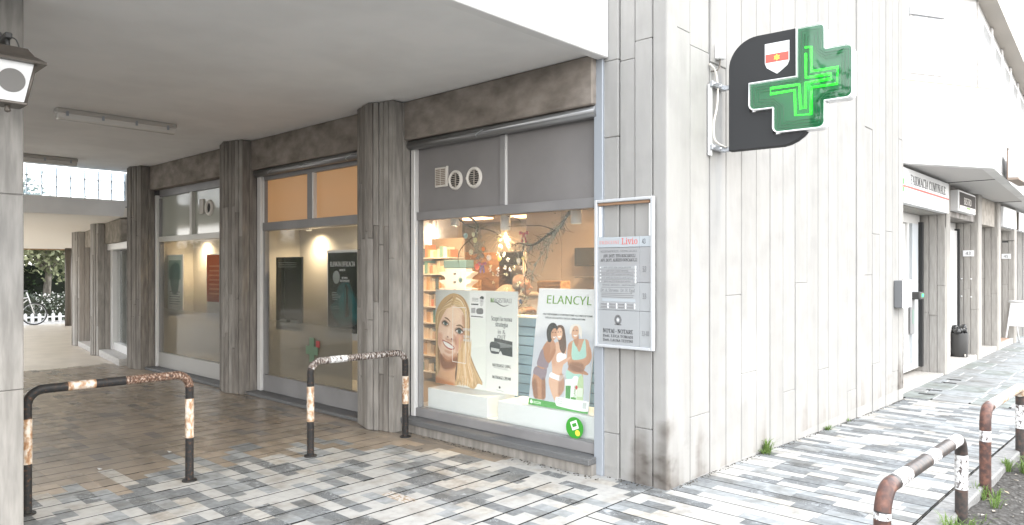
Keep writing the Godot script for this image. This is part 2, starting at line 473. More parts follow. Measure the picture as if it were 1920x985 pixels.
# ---------------------------------------------------------------- printing posters: polygons on an image drawn at double size
class Print:
	var im: Image
	var w: int
	var h: int
	func _init(pw: int, ph: int, c: Color) -> void:
		w = pw * 2; h = ph * 2
		im = Image.create(w, h, false, Image.FORMAT_RGBA8)
		im.fill(c)
	func span_fill(target: Image, pts: PackedVector2Array, c: Color) -> void:
		var y0 := h; var y1 := 0
		for p in pts:
			y0 = mini(y0, int(p.y)); y1 = maxi(y1, int(p.y) + 1)
		for y in range(maxi(y0, 0), mini(y1, h)):
			var yy := y + 0.5
			var xs := []
			for i in pts.size():
				var a := pts[i]
				var b := pts[(i + 1) % pts.size()]
				if (a.y <= yy) != (b.y <= yy): xs.append(a.x + (yy - a.y) / (b.y - a.y) * (b.x - a.x))
			xs.sort()
			for k in range(0, xs.size() - 1, 2):
				var x0 := maxi(roundi(xs[k]), 0)
				var x1 := mini(roundi(xs[k + 1]), w)
				if x1 > x0: target.fill_rect(Rect2i(x0, y, x1 - x0, 1), c)
	func curve(p: Array) -> PackedVector2Array:      # a closed smooth outline through points given as 0..1
		var out := PackedVector2Array()
		var n := p.size()
		for i in n:
			for s in 6:
				var v: Vector2 = (p[i] as Vector2).cubic_interpolate(p[(i + 1) % n], p[(i + n - 1) % n], p[(i + 2) % n], s / 6.0)
				out.append(v * Vector2(w, h))
		return out
	func blob(p: Array, c: Color) -> void:
		span_fill(im, curve(p), c)
	func poly(p: Array, c: Color) -> void:
		var q := PackedVector2Array()
		for v in p: q.append(v * Vector2(w, h))
		span_fill(im, q, c)
	func oval(c0: Vector2, r: Vector2, turn: float, c: Color) -> void:     # r in shares of the width
		var q := PackedVector2Array()
		for k in 28: q.append(c0 * Vector2(w, h) + (Vector2(cos(TAU * k / 28), sin(TAU * k / 28)) * r * w).rotated(turn))
		span_fill(im, q, c)
	func stroke(p: Array, width: float, c: Color, taper := true) -> void:
		var mid := PackedVector2Array()
		for i in p.size() - 1:
			for s in 6: mid.append((p[i] as Vector2).cubic_interpolate(p[i + 1], p[maxi(i - 1, 0)], p[mini(i + 2, p.size() - 1)], s / 6.0) * Vector2(w, h))
		mid.append((p[p.size() - 1] as Vector2) * Vector2(w, h))
		var l := PackedVector2Array()
		var r := PackedVector2Array()
		for i in mid.size():
			var d := (mid[mini(i + 1, mid.size() - 1)] - mid[maxi(i - 1, 0)]).normalized().orthogonal()
			var k := sin(PI * (0.12 + 0.8 * i / (mid.size() - 1))) if taper else 1.0
			l.append(mid[i] + d * width * w * 0.5 * k)
			r.append(mid[i] - d * width * w * 0.5 * k)
		r.reverse()
		l.append_array(r)
		span_fill(im, l, c)
	func soft(shapes: Array, blur: int) -> void:      # shapes: [[points, colour with alpha], ...], blurred before they are laid over
		for s in shapes:
			var k: Color = s[1]
			var layer := Image.create(w, h, false, Image.FORMAT_RGBA8)
			layer.fill(Color(k.r, k.g, k.b, 0))
			span_fill(layer, curve(s[0]), k)
			layer.resize(maxi(w / blur, 2), maxi(h / blur, 2), Image.INTERPOLATE_LANCZOS)
			layer.resize(w / 8, h / 8, Image.INTERPOLATE_BILINEAR)
			layer.resize(w / 12, h / 12, Image.INTERPOLATE_BILINEAR)
			layer.resize(w, h, Image.INTERPOLATE_BILINEAR)
			im.blend_rect(layer, Rect2i(0, 0, w, h), Vector2i.ZERO)
	func fade(c0: Color, c1: Color) -> void:
		for y in h: im.fill_rect(Rect2i(0, y, w, 1), c0.lerp(c1, float(y) / h))
	func texture() -> ImageTexture:
		var o: Image = im.duplicate()
		o.convert(Image.FORMAT_RGB8)
		o.resize(w / 2, h / 2, Image.INTERPOLATE_LANCZOS)
		return ImageTexture.create_from_image(o)

func print_mat(p: Print, rough := 0.35) -> StandardMaterial3D:
	var m := StandardMaterial3D.new()
	m.albedo_texture = p.texture()
	m.roughness = rough
	m.texture_repeat = false
	return m

func hx(s: String) -> Color: return Color.html(s)

func portrait_print() -> StandardMaterial3D:
	# the smiling blonde woman, traced in the photograph's own units and brought to 0..1
	var f := func(x: float, y: float) -> Vector2: return Vector2((x - 62) / 465.0, (y - 22 + (x - 62) * 0.02) / (878.0 + (x - 62) * 0.12))
	var c := func(a: Array) -> Array:
		var o := []
		for i in range(0, a.size(), 2): o.append(f.call(a[i], a[i + 1]))
		return o
	var p := Print.new(400, 560, hx("d9ddd6"))
	p.fade(hx("d3d8d2"), hx("e6e9e2"))
	p.soft([[c.call([380, 20, 540, 20, 540, 980, 420, 980]), Color(0.93, 0.95, 0.92, 0.8)]], 40)
	# hair behind
	p.blob(c.call([62, 420, 66, 250, 110, 140, 180, 72, 245, 50, 315, 75, 362, 140, 388, 240, 384, 380, 384, 540, 410, 690, 455, 780, 497, 890, 460, 884, 430, 930, 400, 935, 330, 900, 240, 918, 150, 930, 60, 900, 56, 640]), hx("c8a570"))
	p.soft([[c.call([250, 560, 350, 560, 380, 760, 300, 900, 230, 800]), Color(0.33, 0.2, 0.1, 0.75)], [c.call([60, 560, 110, 590, 100, 760, 58, 800]), Color(0.5, 0.34, 0.18, 0.6)]], 16)
	# neck and shoulder
	p.blob(c.call([105, 600, 180, 660, 270, 620, 262, 720, 250, 800, 240, 925, 150, 935, 58, 905, 70, 840, 108, 760]), hx("dcaa80"))
	p.soft([[c.call([110, 620, 180, 690, 270, 640, 255, 740, 150, 770, 108, 700]), Color(0.48, 0.26, 0.13, 0.75)], [c.call([60, 850, 150, 870, 240, 900, 200, 950, 60, 930]), Color(0.72, 0.42, 0.18, 0.75)], [c.call([120, 790, 200, 800, 200, 850, 120, 840]), Color(0.9, 0.68, 0.48, 0.5)]], 20)
	# face
	p.blob(c.call([190, 178, 250, 168, 312, 205, 342, 290, 345, 390, 336, 480, 312, 560, 270, 620, 215, 668, 172, 676, 130, 640, 98, 580, 80, 500, 84, 420, 104, 330, 145, 240]), hx("efccb0"))
	p.soft([[c.call([190, 180, 260, 180, 300, 260, 240, 330, 170, 280]), Color(0.98, 0.86, 0.74, 0.75)], [c.call([270, 430, 330, 430, 310, 540, 265, 600, 250, 500]), Color(0.80, 0.50, 0.38, 0.5)], [c.call([84, 430, 130, 440, 120, 520, 100, 560, 82, 500]), Color(0.84, 0.55, 0.42, 0.5)], [c.call([130, 620, 200, 650, 270, 600, 230, 680, 160, 690]), Color(0.72, 0.45, 0.3, 0.6)], [c.call([318, 250, 350, 300, 346, 470, 316, 560, 322, 400]), Color(0.62, 0.38, 0.22, 0.55)], [c.call([160, 470, 205, 490, 250, 480, 220, 505, 170, 492]), Color(0.6, 0.34, 0.24, 0.6)], [c.call([190, 380, 205, 380, 190, 450, 175, 450]), Color(1.0, 0.9, 0.8, 0.6)], [c.call([235, 430, 262, 470, 262, 540, 242, 500]), Color(0.68, 0.42, 0.3, 0.5)]], 18)
	# eyes and brows
	p.soft([[c.call([125, 318, 160, 305, 195, 345, 165, 365, 125, 345]), Color(0.45, 0.28, 0.2, 0.6)], [c.call([248, 385, 290, 365, 335, 400, 310, 435, 260, 420]), Color(0.45, 0.28, 0.2, 0.6)]], 12)
	p.blob(c.call([132, 335, 155, 318, 185, 342, 160, 352]), hx("e9dfd8"))
	p.blob(c.call([256, 398, 290, 382, 322, 412, 290, 424]), hx("e9dfd8"))
	p.oval(f.call(160, 335), Vector2(0.032, 0.034), 0, hx("4c5e58"))
	p.oval(f.call(291, 404), Vector2(0.036, 0.038), 0, hx("4c5e58"))
	p.oval(f.call(160, 335), Vector2(0.014, 0.015), 0, hx("15120f"))
	p.oval(f.call(291, 404), Vector2(0.016, 0.017), 0, hx("15120f"))
	p.stroke(c.call([128, 338, 152, 316, 190, 344]), 0.022, hx("3a251a"))
	p.stroke(c.call([252, 400, 290, 379, 328, 412]), 0.024, hx("3a251a"))
	p.stroke(c.call([150, 282, 180, 294, 206, 322]), 0.024, hx("7d5a3c"))
	p.stroke(c.call([262, 354, 300, 350, 336, 382]), 0.026, hx("7d5a3c"))
	p.oval(f.call(180, 462), Vector2(0.018, 0.011), 0.4, hx("8a5140"))
	p.oval(f.call(218, 482), Vector2(0.018, 0.011), 0.4, hx("8a5140"))
	# mouth
	p.blob(c.call([128, 492, 160, 502, 200, 518, 246, 560, 225, 584, 180, 574, 146, 542]), hx("bb6a5c"))
	p.blob(c.call([138, 502, 170, 514, 205, 534, 238, 562, 215, 571, 180, 560, 150, 534]), hx("f6f2ea"))
	p.stroke(c.call([136, 500, 170, 510, 206, 528, 242, 560]), 0.016, hx("a25348"))
	p.soft([[c.call([150, 585, 210, 600, 230, 600, 200, 620, 160, 605]), Color(0.7, 0.42, 0.32, 0.5)]], 14)
	# hair in front: two curtains of strands from the parting
	var r := RandomNumberGenerator.new()
	r.seed = 4
	var shades := [hx("e6c898"), hx("d4b07c"), hx("bb9462"), hx("f2dfba"), hx("a38054"), hx("dfbf8c")]
	for k in 46:
		var t := k / 45.0
		var j := r.randf_range(-6, 6)
		p.stroke(c.call([235 - 25 * t + j, 70 + 110 * t, 150 - 40 * t + j, 170 + 60 * t, 92 - 10 * t + j, 300 + 60 * t, 70 + 6 * t + j, 470 + 90 * t, 68 + 34 * t * r.randf() + j, 700 + r.randf_range(-40, 120)]), 0.02, shades[r.randi() % 6])
	for k in 70:
		var t := k / 69.0
		var j := r.randf_range(-8, 8)
		var drift := r.randf_range(-30, 90)
		p.stroke(c.call([235 + 40 * t + j, 62 + 100 * (1 - t), 300 + 30 * t + j, 110 + 60 * (1 - t), 344 + 30 * t + j, 250, 350 + 28 * t + j, 420, 340 + 40 * t + j, 600, 320 + 80 * t + drift * 0.5, 760, 290 + 130 * t + drift, 920 - 40 * t]), 0.022, shades[r.randi() % 6])
	for k in 90:
		var t := r.randf()
		var x := 262 + 110 * t
		var d := r.randf_range(-6, 6)
		p.stroke(c.call([x + 25 + d, 440 + r.randf_range(0, 220), x + 18 + d, 690, x + 10 + 40 * t + d, 800, x - 6 + 85 * t * r.randf_range(0.7, 1.1) + d, r.randf_range(860, 930)]), 0.013, [hx("ecc894"), hx("f6e0ba"), hx("d4a468"), hx("e2b67e"), hx("c4965c")][r.randi() % 5])
	for e in [[230, 180, 350, 180], [350, 180, 350, 705], [350, 705, 225, 690], [225, 690, 230, 180]]:
		p.stroke(c.call(e), 0.009, hx("f4efe6"), false)
	# the small black and white notice in the corner
	p.poly(c.call([386, 36, 524, 30, 524, 274, 386, 268]), hx("eef0ee"))
	for y in [85, 96, 110]: p.poly(c.call([405, y, 462, y, 462, y + 4, 405, y + 4]), hx("777777"))
	p.poly(c.call([398, 138, 462, 138, 462, 150, 398, 150]), hx("333333"))
	p.blob(c.call([476, 80, 500, 66, 506, 110, 500, 150, 482, 160, 474, 120]), hx("cfcfcf"))
	p.blob(c.call([472, 84, 490, 64, 508, 72, 506, 92, 488, 88]), hx("222222"))
	p.poly(c.call([484, 108, 498, 108, 498, 112, 484, 112]), hx("333333"))
	p.poly(c.call([398, 180, 436, 176, 436, 226, 398, 226]), hx("a9a9a9"))
	p.blob(c.call([445, 190, 470, 178, 500, 182, 500, 228, 450, 230]), hx("777777"))
	p.poly(c.call([396, 252, 500, 256, 500, 264, 396, 260]), hx("333333"))
	return print_mat(p)

func trio_print() -> StandardMaterial3D:
	var f := func(x: float, y: float) -> Vector2:
		var v := (y - 6.0) / 770.0
		for k in 3:
			var l := 88.0 - 83.0 * v
			var u := (x - l) / (425.0 - 35.0 * v - l)
			v = (y - (5.0 + 3.0 * u)) / ((745.0 + 63.0 * u) - (5.0 + 3.0 * u))
		var left := 88.0 - 83.0 * v
		return Vector2((x - left) / (425.0 - 35.0 * v - left), v)
	var c := func(a: Array) -> Array:
		var o := []
		for i in range(0, a.size(), 2): o.append(f.call(a[i], a[i + 1]))
		return o
	var p := Print.new(400, 620, hx("dfe1e2"))
	p.fade(hx("e9ebea"), hx("ccd0d3"))
	p.soft([[c.call([60, 300, 400, 320, 400, 760, 30, 700]), Color(0.72, 0.74, 0.77, 0.7)]], 60)
	for k in 3: p.poly(c.call([[180, 112, 110][k], [125, 152, 172][k] + 0, [330, 398, 396][k], [130, 168, 190][k], [330, 398, 396][k], [132, 171, 193][k], [180, 112, 110][k], [127, 155, 175][k]]), hx("e4e6e4"))
	var skin_a := hx("b98460"); var skin_b := hx("d9ae8f"); var skin_c := hx("c89673")
	# right: short white hair, mint top
	p.blob(c.call([292, 338, 320, 330, 352, 330, 378, 340, 390, 400, 392, 460, 374, 486, 362, 520, 352, 540, 356, 600, 352, 700, 262, 700, 250, 620, 252, 560, 270, 480, 258, 420, 264, 362]), skin_c)
	p.blob(c.call([288, 352, 300, 350, 328, 412, 350, 345, 360, 335, 367, 400, 362, 450, 290, 462, 282, 410]), hx("a9d3c4"))
	p.blob(c.call([254, 530, 300, 552, 345, 556, 348, 590, 300, 604, 256, 592]), hx("a9d3c4"))
	p.blob(c.call([294, 300, 320, 300, 322, 350, 312, 380, 296, 350]), hx("b5805c"))
	p.blob(c.call([272, 300, 272, 255, 296, 234, 326, 240, 340, 272, 338, 330, 326, 300, 300, 262]), hx("e8e2d6"))
	p.oval(f.call(302, 288), Vector2(0.058, 0.088), 0.1, hx("d6a785"))
	p.stroke(c.call([292, 304, 302, 310, 314, 304]), 0.018, hx("f5eeea"))
	p.stroke(c.call([288, 276, 296, 274]), 0.012, hx("4a3326"))
	p.stroke(c.call([306, 274, 316, 276]), 0.012, hx("4a3326"))
	p.blob(c.call([262, 368, 284, 362, 282, 430, 300, 474, 372, 466, 384, 486, 300, 506, 262, 484, 256, 430]), hx("bf8a66"))
	p.stroke(c.call([262, 484, 290, 512, 350, 540, 384, 556]), 0.06, hx("b27d59"))
	p.stroke(c.call([384, 380, 388, 440, 372, 480, 330, 500]), 0.075, hx("c08c69"))
	p.soft([[c.call([280, 480, 350, 490, 352, 540, 270, 530]), Color(0.35, 0.2, 0.13, 0.45)], [c.call([335, 590, 352, 590, 352, 700, 330, 700]), Color(0.4, 0.24, 0.16, 0.4)]], 10)
	# middle: long brown hair, white underwear
	p.blob(c.call([188, 352, 220, 350, 248, 370, 252, 410, 240, 470, 226, 540, 240, 600, 238, 660, 190, 720, 178, 716, 152, 650, 142, 590, 164, 540, 160, 470, 168, 392]), skin_b)
	p.blob(c.call([194, 432, 215, 418, 250, 430, 246, 466, 220, 478, 194, 474]), hx("f3f1ef"))
	p.blob(c.call([158, 544, 200, 562, 242, 564, 216, 600, 194, 592, 148, 572]), hx("f3f1ef"))
	p.blob(c.call([188, 300, 188, 258, 206, 241, 232, 250, 244, 300, 250, 380, 236, 424, 214, 400, 204, 350]), hx("5e3d29"))
	p.oval(f.call(209, 297), Vector2(0.05, 0.082), -0.05, hx("e2b595"))
	p.stroke(c.call([200, 312, 209, 318, 219, 311]), 0.018, hx("f7f0ec"))
	p.stroke(c.call([197, 286, 204, 285]), 0.012, hx("3a2418"))
	p.stroke(c.call([213, 284, 220, 286]), 0.012, hx("3a2418"))
	p.stroke(c.call([178, 392, 172, 450, 182, 505]), 0.085, hx("cf9f7f"))
	p.stroke(c.call([176, 512, 220, 488, 278, 446]), 0.06, hx("d6a88a"))
	p.soft([[c.call([212, 560, 240, 570, 238, 660, 205, 690]), Color(0.5, 0.3, 0.2, 0.45)]], 10)
	# left: dark hair, mauve set
	p.blob(c.call([150, 330, 176, 345, 186, 380, 180, 430, 150, 480, 132, 500, 130, 540, 120, 590, 122, 660, 116, 712, 50, 705, 38, 660, 32, 610, 40, 560, 66, 510, 76, 460, 96, 408, 116, 366]), skin_a)
	p.blob(c.call([93, 404, 108, 398, 120, 440, 142, 478, 134, 516, 100, 512, 66, 494, 76, 450]), hx("8d7b82"))
	p.blob(c.call([58, 506, 100, 522, 131, 522, 120, 580, 100, 592, 70, 566, 40, 548]), hx("8d7b82"))
	p.blob(c.call([134, 335, 130, 280, 145, 240, 170, 226, 190, 240, 196, 275, 178, 270, 168, 310, 158, 345, 144, 352]), hx("2a1d18"))
	p.oval(f.call(175, 300), Vector2(0.05, 0.08), 0.12, hx("c99571"))
	p.stroke(c.call([168, 316, 177, 322, 186, 314]), 0.016, hx("f3ece6"))
	p.stroke(c.call([164, 288, 172, 288]), 0.012, hx("2a1810"))
	p.stroke(c.call([180, 288, 187, 289]), 0.012, hx("2a1810"))
	p.blob(c.call([116, 366, 140, 356, 152, 380, 150, 430, 176, 396, 186, 410, 150, 480, 126, 470, 110, 420]), hx("ac7652"))
	p.soft([[c.call([32, 610, 60, 590, 70, 700, 48, 705]), Color(0.35, 0.2, 0.12, 0.45)], [c.call([100, 590, 122, 600, 118, 710, 98, 710]), Color(0.35, 0.2, 0.12, 0.4)]], 10)
	# the products
	p.poly(c.call([248, 588, 296, 584, 296, 722, 246, 716]), hx("f0f2ee"))
	p.poly(c.call([250, 628, 282, 628, 280, 712, 250, 708]), hx("3f8f3a"))
	p.blob(c.call([296, 572, 324, 572, 326, 610, 318, 768, 284, 762, 282, 640]), hx("f4f5f2"))
	p.poly(c.call([284, 700, 316, 704, 314, 762, 282, 756]), hx("4d9c3c"))
	p.blob(c.call([336, 566, 350, 566, 358, 612, 354, 770, 320, 766, 322, 612]), hx("b6cf9c"))
	p.poly(c.call([322, 640, 356, 644, 354, 700, 320, 696]), hx("dbe7cf"))
	p.oval(f.call(316, 640), Vector2(0.02, 0.026), 0, hx("d2343c"))
	# the green foot
	p.poly(c.call([4, 704, 200, 738, 400, 776, 392, 815, 200, 780, 0, 748]), hx("45a03c"))
	p.blob(c.call([188, 708, 204, 700, 300, 716, 392, 732, 386, 792, 220, 762, 190, 746]), hx("f1f4ef"))
	for y in [708, 722, 736]: p.poly(c.call([200, y, 232, y + 6, 232, y + 9, 200, y + 3]), hx("9aa79a"))
	p.blob(c.call([18, 724, 26, 714, 36, 726, 34, 738, 20, 736]), hx("e9f5e4"))
	for y in [724, 733]: p.poly(c.call([40, y, 92, y + 9, 92, y + 13, 40, y + 4]), hx("dff0d8"))
	p.poly(c.call([358, 734, 380, 738, 378, 776, 356, 772]), hx("c9cec9"))
	return print_mat(p)

func cream_print() -> StandardMaterial3D:
	var p := Print.new(230, 540, hx("e3e6e0"))
	p.fade(hx("dde1dc"), hx("eceee8"))
	var v := func(a: Array) -> Array:
		var o := []
		for i in range(0, a.size(), 2): o.append(Vector2((a[i] - 527.0) / 297.0, (a[i + 1] - 36.0) / 935.0))
		return o
	p.stroke(v.call([570, 140, 620, 138, 660, 160, 700, 172, 745, 158]), 0.022, hx("3c4038"))
	p.poly(v.call([605, 468, 778, 490, 778, 628, 605, 610]), hx("2a2b2b"))
	p.poly(v.call([605, 500, 778, 520, 778, 540, 640, 560, 605, 540]), hx("777a7a"))
	p.blob(v.call([570, 512, 655, 520, 660, 600, 640, 614, 572, 606]), hx("35383a"))
	p.poly(v.call([574, 560, 655, 568, 655, 596, 574, 590]), hx("c8cbc8"))
	p.poly(v.call([650, 604, 668, 582, 690, 626, 650, 622]), hx("dedfdb"))
	for y in [728, 738, 838]: p.poly(v.call([600, y, 735, y + 10, 735, y + 13, 600, y + 3]), hx("a5aaa6"))
	p.poly(v.call([600, 742, 750, 756, 750, 758, 600, 744]), hx("b8bdb9"))
	p.oval(Vector2(0.44, 0.945), Vector2(0.03, 0.03), 0, hx("333333"))
	p.poly(v.call([628, 944, 692, 950, 692, 954, 628, 948]), hx("9aa09b"))
	return print_mat(p)

func teal_print() -> StandardMaterial3D:
	var p := Print.new(220, 330, hx("0c0f10"))
	p.soft([[[Vector2(.3, .42), Vector2(.6, .36), Vector2(.8, .55), Vector2(.98, .68), Vector2(.8, .84), Vector2(.35, .9), Vector2(.05, .7), Vector2(.2, .6)], Color(0.08, 0.36, 0.38, 0.9)], [[Vector2(.35, .55), Vector2(.7, .5), Vector2(.75, .8), Vector2(.4, .84)], Color(0.16, 0.55, 0.56, 0.6)], [[Vector2(.2, .78), Vector2(.9, .76), Vector2(.8, .9), Vector2(.3, .92)], Color(0.2, 0.5, 0.52, 0.5)]], 24)
	p.oval(Vector2(.25, .31), Vector2(.105, .125), 0, hx("9aa09d"))
	p.blob([Vector2(.5, .42), Vector2(.58, .42), Vector2(.62, .5), Vector2(.62, .76), Vector2(.57, .8), Vector2(.5, .78)], hx("12292c"))
	p.stroke([Vector2(.52, .44), Vector2(.51, .76)], 0.02, hx("3b8a8a"))
	p.stroke([Vector2(.6, .46), Vector2(.605, .74)], 0.012, hx("57a5a3"))
	for k in 5: p.poly([Vector2(.12, .5 + k * .022), Vector2([.26, .3, .38, .36, .28][k], .5 + k * .022), Vector2([.26, .3, .38, .36, .28][k], .508 + k * .022), Vector2(.12, .508 + k * .022)], hx("9fb0ae"))
	for k in 2: p.poly([Vector2(.15, .68 + k * .022), Vector2(.35, .68 + k * .022), Vector2(.35, .687 + k * .022), Vector2(.15, .687 + k * .022)], hx("7f9896"))
	return print_mat(p, 0.2)

func leaflet_print(kind: int) -> StandardMaterial3D:
	var p := Print.new(160, 300, hx("e8e6dc"))
	if kind == 0:     # pale green and white
		p.fade(hx("c9d6cd"), hx("e9ebe4"))
		p.poly([Vector2(.1, .08), Vector2(.9, .08), Vector2(.9, .4), Vector2(.1, .4)], hx("8fa59a"))
		p.soft([[[Vector2(.2, .2), Vector2(.8, .15), Vector2(.7, .6), Vector2(.3, .6)], Color(0.35, 0.45, 0.42, 0.8)]], 16)
		for k in 6: p.poly([Vector2(.15, .6 + k * .04), Vector2(.85 - .1 * (k % 2), .6 + k * .04), Vector2(.85 - .1 * (k % 2), .612 + k * .04), Vector2(.15, .612 + k * .04)], hx("86918b"))
		p.poly([Vector2(0, .95), Vector2(1, .95), Vector2(1, 1), Vector2(0, 1)], hx("2b3430"))
	elif kind == 1:   # orange
		p.fade(hx("c0532a"), hx("a94526"))
		for k in 7: p.poly([Vector2(.12, .16 + k * .07), Vector2(.88 - .15 * (k % 3), .16 + k * .07), Vector2(.88 - .15 * (k % 3), .185 + k * .07), Vector2(.12, .185 + k * .07)], hx("d98a60"))
		p.poly([Vector2(0, .72), Vector2(1, .72), Vector2(1, .9), Vector2(0, .9)], hx("e9e4d8"))
		p.poly([Vector2(0, .9), Vector2(1, .9), Vector2(1, 1), Vector2(0, 1)], hx("4a4d4c"))
		p.poly([Vector2(.6, .92), Vector2(1, .86), Vector2(1, 1), Vector2(.6, 1)], hx("26292a"))
	else:             # black foot with two pale jars
		p.fade(hx("1c1f1d"), hx("111211"))
		for k in 2:
			p.poly([Vector2(.14 + k * .42, .86), Vector2(.42 + k * .42, .86), Vector2(.42 + k * .42, .95), Vector2(.14 + k * .42, .95)], hx("b9bdb8"))
			p.poly([Vector2(.14 + k * .42, .835), Vector2(.42 + k * .42, .835), Vector2(.42 + k * .42, .855), Vector2(.14 + k * .42, .855)], hx("3c403e"))
		for k in 3: p.poly([Vector2(.1, .06 + k * .03), Vector2(.8, .06 + k * .03), Vector2(.8, .068 + k * .03), Vector2(.1, .068 + k * .03)], hx("777c78"))
		p.oval(Vector2(.78, .97), Vector2(.04, .04), 0, hx("8c918d"))
	return print_mat(p, 0.06)

# ---------------------------------------------------------------- bodies: capsules joined smoothly, meshed as surface nets
func body(st: SurfaceTool, bones: Array, cell: float, k: float) -> SurfaceTool:     # bones: [a, b, ra, rb]
	var lo := Vector3.ONE * 1e9
	var hi := -lo
	for b in bones:
		var r := maxf(b[2], b[3]) + cell * 3.0 + k
		lo = lo.min((b[0] as Vector3).min(b[1]) - Vector3.ONE * r)
		hi = hi.max((b[0] as Vector3).max(b[1]) + Vector3.ONE * r)
	var n := Vector3i(((hi - lo) / cell).ceil()) + Vector3i.ONE
	var d := PackedFloat32Array()
	d.resize(n.x * n.y * n.z)
	d.fill(1.0)
	for b in bones:
		var a: Vector3 = b[0]
		var e: Vector3 = b[1] - a
		var ll := maxf(e.length_squared(), 1e-9)
		var r := maxf(b[2], b[3]) + cell * 2.0 + k
		var i0 := Vector3i((((a as Vector3).min(b[1]) - Vector3.ONE * r - lo) / cell).floor()).clamp(Vector3i.ZERO, n - Vector3i.ONE)
		var i1 := Vector3i((((a as Vector3).max(b[1]) + Vector3.ONE * r - lo) / cell).ceil()).clamp(Vector3i.ZERO, n - Vector3i.ONE)
		for z in range(i0.z, i1.z + 1):
			for y in range(i0.y, i1.y + 1):
				for x in range(i0.x, i1.x + 1):
					var p := lo + Vector3(x, y, z) * cell
					var t := clampf((p - a).dot(e) / ll, 0.0, 1.0)
					var v := p.distance_to(a + e * t) - lerpf(b[2], b[3], t)
					var i := (z * n.y + y) * n.x + x
					var o := d[i]
					var h := maxf(k - absf(o - v), 0.0) / k
					d[i] = minf(o, v) - h * h * k * 0.25
	var at := {}
	var vs := []
	var off := [1, n.x, n.x * n.y]
	var corner := []
	for c in 8: corner.append((c & 1) + ((c >> 1) & 1) * n.x + ((c >> 2) & 1) * n.x * n.y)
	for z in n.z - 1:
		for y in n.y - 1:
			for x in n.x - 1:
				var i := (z * n.y + y) * n.x + x
				var inside := 0
				for c in 8:
					if d[i + corner[c]] < 0.0: inside += 1
				if inside == 0 or inside == 8: continue
				var s := Vector3.ZERO
				var m := 0
				for c in 8:
					for ax in 3:
						if c & (1 << ax): continue
						var c2 := c | (1 << ax)
						var va := d[i + corner[c]]
						var vb := d[i + corner[c2]]
						if (va < 0.0) != (vb < 0.0):
							var q := Vector3(c & 1, (c >> 1) & 1, (c >> 2) & 1)
							q[ax] += va / (va - vb)
							s += q
							m += 1
				at[i] = lo + (Vector3(x, y, z) + s / m) * cell
	for i in at:
		for ax in 3:
			var u: int = off[(ax + 1) % 3]
			var v: int = off[(ax + 2) % 3]
			var a0 := d[i]
			var a1 := d[i + off[ax]]
			if (a0 < 0.0) == (a1 < 0.0): continue
			if not (at.has(i - u) and at.has(i - v) and at.has(i - u - v)): continue
			var o := Vector3.ZERO
			o[ax] = 1.0 if a0 < 0.0 else -1.0
			fan(st, [at[i], at[i - u], at[i - u - v], at[i - v]], o)
	return st
# ---------------------------------------------------------------- ground heights
func gy(z: float) -> float:      # the pavement beside the wall falls gently away from the arcade
	return -0.15 * smoothstep(0.0, 1.0, clampf((-4.4 - z) / 6.4, 0.0, 1.0)) if z > -10.8 else -0.15

func tile_mesh(l: float, w: float) -> ArrayMesh:
	var st := mb()
	var h := Vector2(l, w) * 0.5
	var e := 0.0003
	var top := [Vector3(-h.x + e, 0, -h.y + e), Vector3(h.x - e, 0, -h.y + e), Vector3(h.x - e, 0, h.y - e), Vector3(-h.x + e, 0, h.y - e)]
	var low := [Vector3(-h.x, -0.001, -h.y), Vector3(h.x, -0.001, -h.y), Vector3(h.x, -0.001, h.y), Vector3(-h.x, -0.001, h.y)]
	fan(st, top, Vector3.UP)
	for i in 4:
		var j := (i + 1) % 4
		var o: Vector3 = (low[i] + low[j]) * 0.5
		fan(st, [top[i], top[j], low[j], low[i]], o + Vector3.UP * 0.05)
		fan(st, [low[i], low[j], low[j] - Vector3.UP * 0.022, low[i] - Vector3.UP * 0.022], o)
	return fin(st).commit()

func lay(parent: Node, called: String, tiles: Array, most := 300) -> void:
	# tiles: [distance, centre, length, width, material, tilt]; the nearest are pieces of their own, the rest one mesh
	tiles.sort_custom(func(a, b): return a[0] < b[0])
	var shared := {}
	var rest := {}
	for i in tiles.size():
		var t: Array = tiles[i]
		var key := "%.3f_%.3f" % [t[2], t[3]]
		if not shared.has(key): shared[key] = tile_mesh(t[2], t[3])
		if i < most:
			var o := part(called, shared[key], t[4], parent)
			o.position = t[1]
			o.rotation = t[5]
		else:
			if not rest.has(t[4]): rest[t[4]] = mb()
			(rest[t[4]] as SurfaceTool).append_from(shared[key], 0, Transform3D(Basis.from_euler(t[5]), t[1]))
	if rest.size():
		var am := ArrayMesh.new()
		for m in rest:
			(rest[m] as SurfaceTool).set_material(m)
			(rest[m] as SurfaceTool).commit(am)
		part("paving_stones", am, null, parent).set_meta("kind", "stuff")

func pick(list: Array) -> Material:      # [material, weight, ...]
	var total := 0.0
	for i in range(1, list.size(), 2): total += list[i]
	var r := rng.randf() * total
	for i in range(1, list.size(), 2):
		r -= list[i]
		if r <= 0.0: return list[i - 1]
	return list[0]

func grass_tuft(st: SurfaceTool, at: Vector3, n: int, h: float, spread: float) -> void:
	for i in n:
		var a := rng.randf() * TAU
		var d := Vector3(cos(a), 0, sin(a))
		var b := at + d * rng.randf() * spread * 0.4
		var hh := h * rng.randf_range(0.5, 1.0)
		var lean := d * spread * rng.randf_range(0.2, 1.0)
		var s := d.cross(Vector3.UP) * rng.randf_range(0.002, 0.005)
		var m := b + lean * 0.4 + Vector3.UP * hh * 0.7
		var t := b + lean + Vector3.UP * hh * rng.randf_range(0.6, 1.0)
		fan(st, [b - s, b + s, m + s * 0.8, m - s * 0.8], d + Vector3.UP)
		tri(st, m - s * 0.8, m + s * 0.8, t, d + Vector3.UP)

